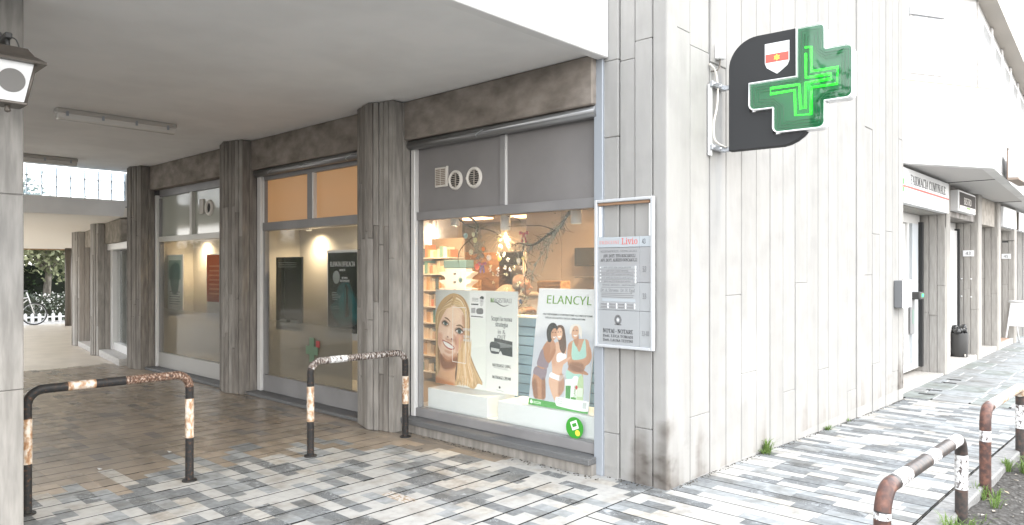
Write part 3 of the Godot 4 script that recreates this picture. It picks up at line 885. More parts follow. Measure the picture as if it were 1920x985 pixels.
func leaf_cloud(n: int, size: float, inside: Callable) -> ArrayMesh:
	var st := mb()
	for i in n:
		var p: Vector3 = inside.call()
		var nn := Vector3(rng.randfn(), rng.randfn() + 0.5, rng.randfn()).normalized()
		var u := nn.cross(Vector3(rng.randfn(), rng.randfn(), rng.randfn())).normalized() * size * rng.randf_range(0.6, 1.3)
		var v := nn.cross(u) * 0.55
		fan(st, [p - u, p - v, p + u, p + v], nn)
	return fin(st).commit()

# ---------------------------------------------------------------- builders
func barrier(called: String, a: Vector3, b: Vector3, h: float, r: float, label: String, pipe: Material, top: Material, bands: Array, flange: bool, bend := 0.11) -> void:
	# a bent pipe hoop from a to b; bands: [start, end, material] along the length of its axis
	var o := thing(called, label, "barrier", Vector3.ZERO, 0.0, "hoop barriers of steel pipe")
	var d := (b - a)
	d.y = 0
	d = d.normalized()
	var ta := a + Vector3.UP * h
	var tb2 := b + Vector3.UP * h
	var path := [a]
	for i in 9:
		var k := PI / 2 * i / 8.0
		path.append(ta + d * bend * (1 - cos(k)) + Vector3.UP * (bend * sin(k) - bend))
	for i in 9:
		var k := PI / 2 * i / 8.0
		path.append(tb2 - d * bend * (1 - sin(k)) + Vector3.UP * (bend * cos(k) - bend))
	path.append(b)
	var along := [0.0]
	for i in range(1, path.size()): along.append(along[i - 1] + (path[i] as Vector3).distance_to(path[i - 1]))
	var cut := func(s0: float, s1: float) -> Array:
		var out := []
		var spot := func(s: float) -> Vector3:
			for i in range(1, path.size()):
				if s <= along[i]: return (path[i - 1] as Vector3).lerp(path[i], (s - along[i - 1]) / maxf(along[i] - along[i - 1], 1e-6))
			return path[path.size() - 1]
		out.append(spot.call(s0))
		for i in path.size():
			if along[i] > s0 + 0.004 and along[i] < s1 - 0.004: out.append(path[i])
		out.append(spot.call(s1))
		return out
	var total: float = along[along.size() - 1]
	part("pipe", tb(path, r, r, 20, false), pipe, o)
	if top: part("worn_top", tb(cut.call(h - bend * 0.6, total - h + bend * 0.6), r + 0.0006, -1, 20, false), top, o)
	for k in bands:
		var s0: float = k[0] if k[0] >= 0 else total + k[0]
		var s1: float = k[1] if k[1] >= 0 else total + k[1]
		part("painted_band", tb(cut.call(s0, s1), r + 0.0012, -1, 20, false), k[2], o)
	if flange:
		for p in [a, b]:
			part("base_flange", fin(lathe(mb(), [Vector2(r, 0.013), Vector2(r * 1.75, 0.011), Vector2(r * 1.8, 0.0)], 20, Transform3D(Basis(), p))), pipe, o)

func egg(at: Vector3, c: Color, h: float, label: String, string_top := 0.0) -> void:
	var o := thing("hanging_egg", label, "ornament", at, 0.0, "painted eggs hung on the window branches")
	var prof := []
	for i in 9:
		var a := PI * i / 8.0
		prof.append(Vector2(sin(a) * h * 0.37 * (1.0 - 0.14 * cos(PI - a) * -1.0), -cos(a) * h * 0.5))
	part("shell", fin(lathe(mb(true), prof, 14)), plain(c, 0.4), o)
	part("thread", tb([Vector3(0, h * 0.5, 0), Vector3(0.004, h * 0.5 + maxf(string_top, 0.05), 0)], 0.0012, -1, 4), M.litter, o)

func rib_column(parent: Node, ax: float, bx_: float, cx: float, h: float, mat: Material, dark: Material, low := 0.0) -> void:
	# a prow-fronted pier: ridge at bx_, its two faces falling back at sixteen degrees, each face cast in narrow boards; the side that faces the street in two
	var A := Vector2(ax, -4.36)
	var B := Vector2(bx_, -4.27)
	var C := Vector2(cx, -4.36)
	var core := mb()
	var q := PackedVector2Array([A + Vector2(0.02, -0.03), B + Vector2(0, -0.03), C + Vector2(-0.03, -0.03), Vector2(cx - 0.03, -4.75), Vector2(ax + 0.02, -4.75)])
	prism(core, q, -h, -low, Transform3D(Basis(Vector3(1, 0, 0), Vector3(0, 0, 1), Vector3(0, -1, 0)), Vector3.ZERO))
	var col := part("column", fin(core), M.joint, parent)
	for face in [[A, B, 4], [B, C, 5]]:
		var d: Vector2 = (face[1] - face[0])
		var n: int = face[2]
		for i in n:
			var p0: Vector2 = face[0] + d * (float(i) / n)
			var l := d.length() / n
			var dir := d.normalized()
			var t := Transform3D(Basis(Vector3(dir.x, 0, dir.y), Vector3.UP, Vector3(-dir.y, 0, dir.x)), Vector3(p0.x, 0, p0.y))
			var proud := rng.randf_range(-0.008, 0.012)
			var cuts := [low, low + rng.randf_range(0.5, 1.3), rng.randf_range(1.7, 2.5), h]
			for k in 3:
				part("rib", bx(Vector3(0.003, cuts[k] + 0.001, -0.05), Vector3(l - 0.003, cuts[k + 1] - 0.001, proud + rng.randf_range(0, 0.006)), 0.006, t), mat if rng.randf() < 0.6 else dark, col)
	for i in 2:
		var z0 := -4.36 - 0.195 * i / 2.0
		part("rib", bx(Vector3(cx - 0.06, low, z0 - 0.0955), Vector3(cx + [0.0, 0.004][i], h - 0.01, z0 - 0.002), 0.004), mat, col)

func lamp_tube(at: Vector3, length: float, label: String) -> void:
	var o := thing("ceiling_lamp", label, "ceiling lamp", at, 0.0, "fluorescent battens under the arcade ceiling")
	part("housing", bx(Vector3(-0.065, -0.055, -length / 2), Vector3(0.065, 0, length / 2), 0.012), plain(lin(0.45, Color(1, .95, .88)), 0.5), o)
	var prof := rounded([Vector2(-0.055, -0.05), Vector2(-0.045, -0.115), Vector2(0.045, -0.115), Vector2(0.055, -0.05)], [0.0, 0.03, 0.03, 0.0], 4)
	part("diffuser", fin(prism(mb(), prof, -length / 2 + 0.012, length / 2 - 0.012, Transform3D.IDENTITY, 0.01)), plain(lin(0.62, Color(1, .96, .9)), 0.25), o)
	for k in 4:
		for s in [-1, 1]:
			var z := -length / 2 + length * (0.08 + 0.28 * k)
			part("clip", bx(Vector3(s * 0.062 - 0.006, -0.08, z - 0.012), Vector3(s * 0.062 + 0.006, -0.03, z + 0.012), 0.003), M.alu, o)

func spot_cylinder(at: Vector3, top: float, label: String, energy: float, aim := Vector3.ZERO) -> void:
	var o := thing("window_spotlight", label, "spotlight", at, 0.0, "white cylinder spotlights over the display")
	part("cylinder", fin(lathe(mb(true), [Vector2(0.040, 0.012), Vector2(0.047, 0.0), Vector2(0.05, 0.004), Vector2(0.05, 0.15), Vector2(0.0, 0.152)], 22)), M.white_plastic, o)
	part("lens", fin(lathe(mb(), [Vector2(0.0, 0.008), Vector2(0.040, 0.008)], 16)), glow(Color(1, 0.93, 0.8), 3.0), o)
	part("stem", tb([Vector3(0, 0.15, 0), Vector3(0, top - at.y, 0)], 0.008, -1, 8), M.white_plastic, o)
	var l := SpotLight3D.new()
	l.name = "lamp_light"
	l.light_color = Color(1, 0.9, 0.74)
	l.light_energy = energy
	l.spot_range = 8.0
	l.spot_attenuation = 2.0
	l.spot_angle = 38.0
	l.spot_angle_attenuation = 0.6
	l.light_size = 0.03
	l.shadow_enabled = true
	l.rotation_degrees.x = -90.0
	l.position = Vector3(0, -0.012, 0)
	o.add_child(l)
	if aim != Vector3.ZERO: l.look_at_from_position(at - Vector3(0, 0.012, 0), aim)

func room_light(parent: Node, at: Vector3, size: Vector2, c: Color, e: float) -> void:
	# a glowing ceiling panel and the light it gives
	part("glowing_panel", bx(at - Vector3(size.x / 2, 0, size.y / 2), at + Vector3(size.x / 2, 0.02, size.y / 2)), glow(c, 2.0), parent)
	var l := AreaLight3D.new()
	l.name = "panel_light"
	l.area_size = size
	l.light_color = c
	l.light_energy = e
	l.area_range = 12.0
	l.area_attenuation = 2.0
	l.shadow_enabled = true
	l.rotation_degrees.x = -90.0
	l.position = at - Vector3(0, 0.01, 0)
	parent.add_child(l, true)
# ---------------------------------------------------------------- the scene
func _ready() -> void:
	rng.seed = 7
	sans = SystemFont.new()
	sans.font_names = PackedStringArray(["Droid Sans"])
	serif = SystemFont.new()
	serif.font_names = PackedStringArray(["Droid Serif"])
	# camera: level, 1.6 m above the ground, the lens shifted up a little
	var cam := Camera3D.new()
	cam.name = "camera"
	cam.projection = Camera3D.PROJECTION_FRUSTUM
	cam.near = 0.05
	cam.far = 900.0
	cam.size = 0.05 * 985.0 / 1340.0
	cam.frustum_offset = Vector2(0, 0.05 * 13.5 / 1340.0)
	cam.position = Vector3(0, 1.6, 0)
	cam.rotation_degrees = Vector3(0, 42.8, 0)
	cam.current = true
	add_child(cam)
	# bright hazy sky and a soft sun from the street side
	var sky_mat := ProceduralSkyMaterial.new()
	sky_mat.sky_top_color = Color(0.87, 0.90, 0.94)
	sky_mat.sky_horizon_color = Color(0.99, 0.97, 0.94)
	sky_mat.sky_curve = 0.2
	sky_mat.ground_bottom_color = Color(0.45, 0.44, 0.42)
	sky_mat.ground_horizon_color = Color(0.9, 0.88, 0.85)
	sky_mat.sky_energy_multiplier = 1.25
	sky_mat.sun_angle_max = 1.0
	var sky := Sky.new()
	sky.sky_material = sky_mat
	var env := Environment.new()
	env.background_mode = Environment.BG_SKY
	env.sky = sky
	env.tonemap_mode = Environment.TONE_MAPPER_LINEAR
	env.tonemap_exposure = 3.95
	env.sdfgi_enabled = true
	env.ssao_enabled = true
	env.ssil_enabled = true
	var we := WorldEnvironment.new()
	we.name = "surroundings"
	we.environment = env
	add_child(we)
	var sun := DirectionalLight3D.new()
	sun.name = "sun"
	sun.light_energy = 0.17
	sun.light_angular_distance = 12.0
	sun.light_color = Color(1.0, 0.95, 0.87)
	sun.shadow_enabled = true
	add_child(sun)
	sun.look_at_from_position(Vector3(0.80, 0.85, -0.12), Vector3.ZERO)
	make_materials()
	build_ground()
	build_corner_building()
	build_lower_arcade()
	build_shop_row()
	build_garden()
	build_window_display()
	build_street_things()

func build_ground() -> void:
	# everything beyond the pavements
	struct("ground", bx(Vector3(-400, -0.6, -400), Vector3(400, -0.34, 400)), M.asphalt)
	# arcade floor: a bed with grooves between columns of stones
	var bed := mb()
	box(bed, Vector3(-13.2, -0.2, -4.8), Vector3(-2.80, -0.0014, 2.0))
	var floor_node := struct("arcade_floor", fin(bed), M.groove)
	var eye := Vector3(0, 1.6, 0)
	var tiles := []
	# rows of stones across the arcade, sawn through by a groove every 0.2135 m
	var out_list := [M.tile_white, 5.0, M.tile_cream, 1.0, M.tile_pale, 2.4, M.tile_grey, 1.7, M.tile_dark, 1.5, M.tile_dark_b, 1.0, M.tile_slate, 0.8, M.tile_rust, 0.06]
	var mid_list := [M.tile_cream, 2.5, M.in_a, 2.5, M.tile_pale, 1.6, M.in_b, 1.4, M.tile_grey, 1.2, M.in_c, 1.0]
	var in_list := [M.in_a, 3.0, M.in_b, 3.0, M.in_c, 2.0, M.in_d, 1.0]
	var zr := -4.79
	while zr < 0.6:
		var rw := 0.1062
		var x1 := -2.803 + rng.randf() * 0.25
		while x1 > -13.15:
			var l := 0.29 if rng.randf() < 0.8 else 0.2
			var x0 := x1 - l
			var xm := x1 - l / 2
			if zr < minf(0.228 * xm + 1.2, 0.6):
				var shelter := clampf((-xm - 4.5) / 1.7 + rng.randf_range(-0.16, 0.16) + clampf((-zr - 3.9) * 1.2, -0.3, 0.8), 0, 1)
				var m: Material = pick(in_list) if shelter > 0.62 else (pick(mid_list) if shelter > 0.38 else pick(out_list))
				var a := minf(x1, -2.803)
				while a - x0 > 0.012:
					var k := floorf((-2.80 - a + 0.001) / 0.2135)
					var g0 := -2.80 - k * 0.2135 - 0.009
					var g1 := -2.80 - (k + 1) * 0.2135 + 0.009
					var hi := minf(a, g0) if zr > -4.2 else a
					var lo := maxf(x0, g1) if zr > -4.2 else x0
					if hi - lo > 0.012:
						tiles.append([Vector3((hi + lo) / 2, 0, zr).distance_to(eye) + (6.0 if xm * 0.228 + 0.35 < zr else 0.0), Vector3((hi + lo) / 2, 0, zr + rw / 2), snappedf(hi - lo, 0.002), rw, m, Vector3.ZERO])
					if zr > -4.2: a = g1 - 0.018
					else: break
			x1 = x0 - 0.001
		zr += rw
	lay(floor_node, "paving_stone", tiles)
	struct("arcade_floor_beyond", bx(Vector3(-24.2, -0.2, -9.0), Vector3(-13.2, -0.002, 2.0)), M.floor_far)
	# pavement beside the wall: rows across the pavement, a groove after every second row
	var pav := mb()
	var zs := []
	var zz := 1.0
	while zz > -11.0:
		zs.append(zz)
		zz -= 0.3
	zs.append(-11.0)
	for i in zs.size() - 1:
		var a: float = zs[i]
		var b: float = zs[i + 1]
		fan(pav, [Vector3(-2.80, gy(a) - 0.0016, a), Vector3(-1.2, gy(a) - 0.0016, a), Vector3(-1.2, gy(b) - 0.0016, b), Vector3(-2.80, gy(b) - 0.0016, b)], Vector3.UP)
	var pavement := struct("pavement", fin(pav), M.groove)
	tiles = []
	var z2 := -2.2
	var row := 0
	out_list = [M.tile_white, 5.2, M.tile_cream, 0.8, M.tile_pale, 2.2, M.tile_grey, 2.0, M.tile_dark, 1.2, M.tile_dark_b, 0.8, M.tile_slate, 1.2]
	while z2 > -10.85:
		var w := 0.102
		var zc := z2 - w / 2
		var x0 := -2.795 if zc > -4.6 else -2.688
		var first := true
		while x0 < -1.215:
			var l: float = [0.22, 0.28, 0.28, 0.30][rng.randi() % 4]
			if first: l = [0.12, 0.2, 0.28][rng.randi() % 3]
			first = false
			if x0 + l > -1.27: l = snappedf(-1.205 - x0, 0.02)
			l = maxf(l, 0.06)
			var slope := atan2(gy(zc + 0.05) - gy(zc - 0.05), 0.1)
			tiles.append([Vector3(x0 + l / 2, 0, zc).distance_to(eye) + (5.0 if zc > -3.3 else 0.0), Vector3(x0 + l / 2, gy(zc) + rng.randf_range(-0.0003, 0.0008), zc), l - 0.0015, w, pick(out_list), Vector3(-slope, 0, 0)])
			x0 += l
		z2 -= w + (0.0015 if row % 2 == 0 else 0.014)
		row += 1
	lay(pavement, "paving_stone", tiles)
	# larger slabs further on
	var far_bed := struct("far_pavement", bx(Vector3(-3.3, -0.4, -60), Vector3(-1.0, -0.158, -10.86)), M.mortar)
	var zf := -10.88
	var r2 := 0
	while zf > -34.0:
		var d := 0.62 if r2 % 2 == 0 else 0.48
		var xf := -3.28
		while xf < -1.25:
			var l := 0.44 if r2 % 2 == 0 else 0.68
			if xf + l > -1.2: l = -1.2 - xf
			if l > 0.08:
				part("slab", bx(Vector3(xf + 0.012, -0.19, zf - d + 0.012), Vector3(xf + l - 0.012, -0.15 + rng.randf_range(-0.002, 0.002), zf - 0.012), 0.004), [M.slab, M.slab_b, M.tile_pale][rng.randi() % 3], far_bed)
			xf += l
		zf -= d
		r2 += 1
	for p in [[-2.545, -11.33], [-2.545, -11.76], [-2.545, -12.69], [-2.56, -13.11]]:
		part("drain_slot", bx(Vector3(p[0] - 0.1, -0.16, p[1] - 0.035), Vector3(p[0] + 0.1, -0.144, p[1] + 0.035), 0.003), M.vent_dark, far_bed)
	# kerb
	var kerb := struct("kerb", bx(Vector3(-1.195, -0.5, -34), Vector3(-1.045, -0.2, 1)), M.bed)
	var zk := 0.2
	while zk > -30.0:
		var l := 0.98 if zk > -14 else 2.0
		var t := Transform3D(Basis(Vector3.RIGHT, -atan2(gy(zk) - gy(zk - l), l)), Vector3(-1.12, (gy(zk) + gy(zk - l)) / 2 + 0.004, zk - l / 2))
		part("kerb_stone", bx(Vector3(-0.075, -0.25, -l / 2 + 0.006), Vector3(0.075, 0, l / 2 - 0.006), 0.012, t), M.kerb, kerb)
		zk -= l
	# trampled earth along the kerb
	var es := mb(true)
	var bump := FastNoiseLite.new()
	bump.seed = 8
	bump.frequency = 1.6
	var H := func(px: float, pz: float) -> float: return gy(pz) - 0.07 + 0.035 * bump.get_noise_2d(px, pz) + 0.012 * bump.get_noise_2d(px * 7, pz * 7)
	for i in 14:
		for j in 110:
			var q := []
			for k in [[0, 0], [1, 0], [1, 1], [0, 1]]:
				var px: float = -1.07 + (i + k[0]) * 0.2
				var pz: float = 0.5 - (j + k[1]) * 0.22
				q.append(Vector3(px, H.call(px, pz), pz))
			fan(es, q, Vector3.UP)
	struct("earth_verge", fin(es), M.earth)
	# stones, leaves and scraps on the verge
	var st := mb()
	for i in 300:
		var px := rng.randf_range(-1.03, -0.1)
		var pz := rng.randf_range(-11.0, -3.6)
		var s := rng.randf_range(0.003, 0.010)
		var t := Transform3D(Basis.from_euler(Vector3(rng.randf() * 6, rng.randf() * 6, rng.randf() * 6)), Vector3(px, H.call(px, pz) + s * 0.3, pz))
		box(st, Vector3(-s, -s * 0.5, -s * 0.8), Vector3(s, s * 0.5, s * 0.8), s * 0.3, t)
	tag(part("gravel", fin(st), surf(noise_tex(tone(0.10, 0.36, Color(1, .94, .86)), 81, 0.2, 2, 128), Vector3(0.7, 0.7, 0.7)), self), "pale pebbles and crumbs scattered over the brown earth verge", "gravel", "", "stuff")
	var lf := mb()
	for i in 90:
		var px := rng.randf_range(-1.03, -0.3)
		var pz := rng.randf_range(-9.0, -3.8)
		var a := rng.randf() * TAU
		var u := Vector3(cos(a), rng.randf_range(-.3, .3), sin(a)) * rng.randf_range(0.012, 0.028)
		var v := u.cross(Vector3.UP).normalized() * u.length() * 0.5
		var c := Vector3(px, H.call(px, pz) + 0.014, pz)
		fan(lf, [c - u, c - v + Vector3.UP * 0.006, c + u, c + v + Vector3.UP * 0.004], Vector3.UP)
	tag(part("dry_leaves", fin(lf), surf(noise_tex([[0.0, lin(0.2, Color(1, .7, .4))], [0.5, lin(0.4, Color(1, .85, .65))], [1.0, lin(0.6)]], 82, 0.2, 2, 128), Vector3(0.9, 0.9, 0.9)), self), "dry leaves and paper scraps lying on the brown earth verge", "litter", "", "stuff")
	var gr := mb()
	for i in 420:
		var pz := rng.randf_range(-10.7, -4.58)
		var s := rng.randf_range(0.0015, 0.005)
		box(gr, Vector3(-s, 0, -s * 1.4), Vector3(s, s, s * 1.4), s * 0.3, Transform3D(Basis(Vector3.UP, rng.randf() * 6), Vector3(-2.682 + absf(rng.randfn()) * 0.02, gy(pz), pz)))
	for i in 160:
		var px := rng.randf_range(-5.5, -2.7)
		var s := rng.randf_range(0.002, 0.006)
		box(gr, Vector3(-s, 0, -s * 1.4), Vector3(s, s, s * 1.4), s * 0.3, Transform3D(Basis(Vector3.UP, rng.randf() * 6), Vector3(px, 0.0, (-4.55 if px > -3.2 else -4.46) + absf(rng.randfn()) * 0.03)))
	tag(part("grit", fin(gr), surf(noise_tex(tone(0.04, 0.14, Color(1, .9, .76)), 84, 0.2, 2, 64), Vector3(0.9, 0.9, 0.9)), self), "fine brown grit gathered along the foot of the walls", "grit", "", "stuff")
	var green := surf(noise_tex(tone(0.14, 0.26, Color(0.66, 1.0, 0.28)), 83, 0.1, 3, 128), Vector3(6, 6, 6), 0.7)
	green.backlight_enabled = true
	green.backlight = Color(0.2, 0.3, 0.06)
	for g in [[-1.02, -5.1, 170, 0.17, "clump of grass at the kerb in front of the nearer right hoop's far post"], [-1.0, -5.42, 26, 0.08, "small grass clump beside the far post of the nearer right hoop"], [-1.03, -6.15, 90, 0.15, "small grass clump by the near post of the farther right hoop"], [-0.98, -7.45, 220, 0.16, "broad patch of grass under the farther right hoop, against the kerb"], [-0.92, -8.0, 110, 0.13, "patch of grass at the far post of the farther right hoop"], [-0.9, -9.2, 120, 0.14, "grass beyond the farther right hoop, at the edge of the verge"]]:
		var gt := mb()
		for k in 4: grass_tuft(gt, Vector3(g[0] + rng.randf_range(-.06, .1), H.call(g[0], g[1]) - 0.005, g[1] + rng.randf_range(-.16, .16)), g[2] / 4, g[3], 0.09)
		tag(part("grass_clump", fin(gt), green, self), g[4], "grass", "", "stuff")
	var w1 := mb()
	grass_tuft(w1, Vector3(-2.665, gy(-6.2), -6.22), 60, 0.16, 0.10)
	grass_tuft(w1, Vector3(-2.65, gy(-6.2), -6.16), 40, 0.08, 0.14)
	tag(part("weed", fin(w1), green, self), "tall bright green weed growing from the foot of the sunlit wall", "weed")
	w1 = mb()
	grass_tuft(w1, Vector3(-2.665, gy(-7.7), -7.74), 40, 0.06, 0.12)
	tag(part("weed", fin(w1), green, self), "low flat weed farther along the foot of the sunlit wall", "weed")
	w1 = mb()
	grass_tuft(w1, Vector3(-2.67, gy(-8.4), -8.45), 14, 0.05, 0.05)
	tag(part("weed", fin(w1), green, self), "tiniest weed at the wall foot, beyond the low flat one", "weed")

func build_corner_building() -> void:
	var b := thing("concrete_building", "corner building of board-marked concrete with a covered arcade and three shop windows", "building")
	# long sunlit wall: boards of 0.3 m
	var wall := part("side_wall", bx(Vector3(-3.05, -0.3, -10.74), Vector3(-2.722, 7.0, -4.60)), M.joint, b)
	var cuts := [-4.588, -4.9, -5.215, -5.491, -5.777, -6.073, -6.367, -6.658, -6.955, -7.257, -7.565, -7.86, -8.156, -8.47, -8.784, -9.076, -9.384, -9.664, -9.935, -10.218, -10.489, -10.72]
	for i in cuts.size() - 1:
		var foot := gy(cuts[i]) - 0.02
		var hs := [foot]
		if i % 3 == 1: hs.append(foot + 0.22 + 0.34 * rng.randf() + (0.25 if i % 2 == 0 else 0.0))
		if rng.randf() < 0.12: hs.append(1.3 + rng.randf() * 1.0)
		if i < 3 or i % 5 == 0: hs.append(3.15 + rng.randf_range(-0.02, 0.25))
		hs.append(7.0)
		for k in hs.size() - 1:
			var proud := rng.randf_range(-0.004, 0.005) - (0.0 if i % 2 == 0 else 0.005)
			part("board", bx(Vector3(-2.80, hs[k] + 0.0005, cuts[i + 1] + 0.0055), Vector3(-2.69 + proud, hs[k + 1] - 0.0005, cuts[i] - 0.0055), 0.006), M.wall, wall)
	# end pier facing us
	var pier := part("corner_pier", bx(Vector3(-3.30, -0.05, -4.85), Vector3(-2.75, 7.0, -4.60)), M.joint, b)
	var px := [-3.30, -3.108, -2.968, -2.812]
	for i in 3:
		var hs := [-0.02, [0.34, 1.2, 0.42][i], [2.62, 3.19, 3.31][i], [3.21, 5.0, 5.2][i], 7.0]
		for k in 4:
			part("board", bx(Vector3(px[i] + 0.004, hs[k] + 0.0012, -4.70), Vector3(px[i + 1] - 0.004, hs[k + 1] - 0.0012, -4.56 + [0.004, -0.006, 0.003][i] + rng.randf_range(-0.002, 0.002)), 0.006), M.wall, pier)
	var arris := rounded([Vector2(-2.808, -4.70), Vector2(-2.808, -4.553), Vector2(-2.686, -4.553), Vector2(-2.686, -4.70)], [0.012, 0.012, 0.016, 0.01], 5)
	part("corner_strip", fin(prism(mb(), arris, -7.0, 0.02, Transform3D(Basis(Vector3(1, 0, 0), Vector3(0, 0, 1), Vector3(0, -1, 0)), Vector3.ZERO))), M.wall, pier)
	# metal trim between window and pier
	part("metal_trim", bx(Vector3(-3.325, 0.0, -4.66), Vector3(-3.242, 3.235, -4.532), 0.004), M.alu, b)
	# the storey above the arcade: soffit and white fascia
	part("soffit", bx(Vector3(-13.2, 3.27, -4.9), Vector3(-3.30, 3.45, 2.4)), M.plaster, b)
	part("fascia", bx(Vector3(-3.30, 3.235, -4.553), Vector3(-3.2, 7.0, 2.4), 0.008), M.white_wall, b)
	part("upper_floor", bx(Vector3(-13.2, 3.45, -4.9), Vector3(-3.31, 7.0, 2.4)), M.white_wall, b)
	part("upper_floor", bx(Vector3(-13.2, 3.46, -10.74), Vector3(-3.06, 7.0, -4.91)), M.white_wall, b)
	# piers of the arcade wall
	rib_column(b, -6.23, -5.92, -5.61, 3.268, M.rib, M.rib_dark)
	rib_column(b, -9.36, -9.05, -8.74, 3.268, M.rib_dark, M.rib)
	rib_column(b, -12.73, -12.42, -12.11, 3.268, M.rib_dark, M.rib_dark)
	# the square pillar at our left
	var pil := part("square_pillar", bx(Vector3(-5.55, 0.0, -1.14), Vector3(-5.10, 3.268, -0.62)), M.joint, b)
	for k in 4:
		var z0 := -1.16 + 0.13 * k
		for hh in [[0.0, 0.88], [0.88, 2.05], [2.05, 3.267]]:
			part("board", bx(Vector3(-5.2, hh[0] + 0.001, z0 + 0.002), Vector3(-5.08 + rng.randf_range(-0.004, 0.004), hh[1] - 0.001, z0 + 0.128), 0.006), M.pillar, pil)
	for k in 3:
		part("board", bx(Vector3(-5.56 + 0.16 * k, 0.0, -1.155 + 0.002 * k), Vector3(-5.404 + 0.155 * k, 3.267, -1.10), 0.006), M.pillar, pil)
	# beam and glass blocks closing the end of the high arcade
	part("beam", bx(Vector3(-13.42, 2.51, -4.62), Vector3(-13.2, 2.78, 2.2), 0.004), M.white_wall, b)
	var gb := part("glass_block_band", bx(Vector3(-13.34, 2.781, -4.62), Vector3(-13.26, 2.79, 2.2)), M.jamb, b)
	var blockmat := glass(Color(0.8, 0.93, 1.0), 0.25, 0.25)
	var joints := mb()
	for k in 16:
		box(joints, Vector3(-13.33, 2.79, -4.51 + k * 0.205), Vector3(-13.27, 3.268, -4.502 + k * 0.205))
	for r in 2:
		box(joints, Vector3(-13.325, 2.942 + r * 0.16, -4.6), Vector3(-13.275, 2.950 + r * 0.16, -1.2))
	part("mortar_joints", fin(joints), plain(lin(0.5, Color(0.93, 0.97, 1)), 0.8), gb)
	for k in 15:
		for r in 3:
			var z0 := -4.498 + k * 0.205
			var y0: float = [2.795, 2.955, 3.115][r]
			part("glass_block", bx(Vector3(-13.33, y0, z0), Vector3(-13.25, y0 + 0.145, z0 + 0.193), 0.02), blockmat, gb)
	part("end_post", bx(Vector3(-13.35, 2.79, -4.62), Vector3(-13.24, 3.268, -4.51)), M.white_wall, b)
	# lintels
	for s in [[-5.705, -3.303], [-8.83, -6.14], [-12.2, -9.27]]:
		part("lintel", bx(Vector3(s[0], 2.885, -4.62), Vector3(s[1], 3.266, -4.48), 0.01), M.lintel, b)
	# ----- window 1, the shop window
	var w := part("shop_window", bx(Vector3(-5.61, 0.14, -4.68), Vector3(-3.302, 0.226, -4.575), 0.005), M.frame_grey, b)
	part("jamb", bx(Vector3(-5.608, 0.14, -4.68), Vector3(-5.545, 2.84, -4.56), 0.006), M.jamb, w)
	part("transom", bx(Vector3(-5.544, 2.09, -4.67), Vector3(-3.302, 2.172, -4.585), 0.004), M.frame_grey, w)
	part("mullion", bx(Vector3(-4.40, 2.173, -4.66), Vector3(-4.34, 2.80, -4.59), 0.004), M.frame_grey, w)
	part("mullion_edge", bx(Vector3(-4.339, 2.173, -4.655), Vector3(-4.326, 2.80, -4.594), 0.002), M.jamb, w)
	part("grey_panel", bx(Vector3(-5.543, 2.173, -4.64), Vector3(-4.401, 2.80, -4.612), 0.002), M.panel_grey, w)
	part("grey_panel", bx(Vector3(-4.325, 2.173, -4.64), Vector3(-3.302, 2.80, -4.612), 0.002), M.panel_grey, w)
	part("edge_bead", bx(Vector3(-5.543, 0.226, -4.66), Vector3(-5.525, 2.09, -4.60), 0.002), M.frame_grey, w)
	part("pane", bx(Vector3(-5.525, 0.226, -4.636), Vector3(-3.302, 2.09, -4.626)), M.pane, w)
	part("top_rail", bx(Vector3(-5.543, 2.80, -4.67), Vector3(-3.302, 2.884, -4.60), 0.004), M.frame_grey, w)
	part("shutter_roll", fin(tube(mb(true), [Vector3(-5.60, 2.838, -4.545), Vector3(-3.302, 2.838, -4.545)], 0.046, -1, 18)), M.shutter, w)
	part("shutter_hook", tb(smooth_path([Vector3(-4.62, 2.80, -4.53), Vector3(-4.60, 2.81, -4.485), Vector3(-4.56, 2.835, -4.49), Vector3(-4.52, 2.85, -4.50)], 4), 0.004, -1, 6), M.steel_pale, w)
	part("sill", bx(Vector3(-5.75, 0.085, -4.75), Vector3(-3.302, 0.139, -4.435), 0.006), M.granite, w)
	part("plinth_wall", bx(Vector3(-5.60, 0.0, -4.75), Vector3(-3.302, 0.085, -4.47)), M.rib, w)
	# ventilation fittings in the grey panel
	var sv := part("square_vent", bx(Vector3(-5.285, 2.40, -4.612), Vector3(-5.115, 2.59, -4.598), 0.004), M.cream, w)
	for k in 9:
		for s in 2:
			pass
	var slat := mb()
	for k in 9:
		for s in 2:
			var x0 := -5.268 + s * 0.073
			box(slat, Vector3(x0, 2.42 + k * 0.0175, -4.598), Vector3(x0 + 0.062, 2.431 + k * 0.0175, -4.592), 0.002)
	part("vent_slats", fin(slat), plain(lin(0.25, Color(1, .8, .62)), 0.6), w)
	part("vent_rim", bx(Vector3(-5.112, 2.40, -4.611), Vector3(-5.098, 2.595, -4.588), 0.003), M.cream, w)
	for v in [[-4.995, 2.45, 0.092], [-4.742, 2.452, 0.098]]:
		var t := Transform3D(Basis(Vector3.RIGHT, PI / 2), Vector3(v[0], v[1], -4.612))
		var ring := part("round_vent", fin(lathe(mb(true), [Vector2(v[2] * 0.74, 0.004), Vector2(v[2] * 0.76, 0.02), Vector2(v[2] * 0.88, 0.026), Vector2(v[2] * 1.0, 0.014), Vector2(v[2] * 1.02, 0.0)], 28, t)), M.cream, w)
		var disc := fin(lathe(mb(), [Vector2(0.0, 0.003), Vector2(v[2] * 0.76, 0.003)], 24, t))
		part("vent_hole", disc, M.vent_dark, w)
		var sl := mb()
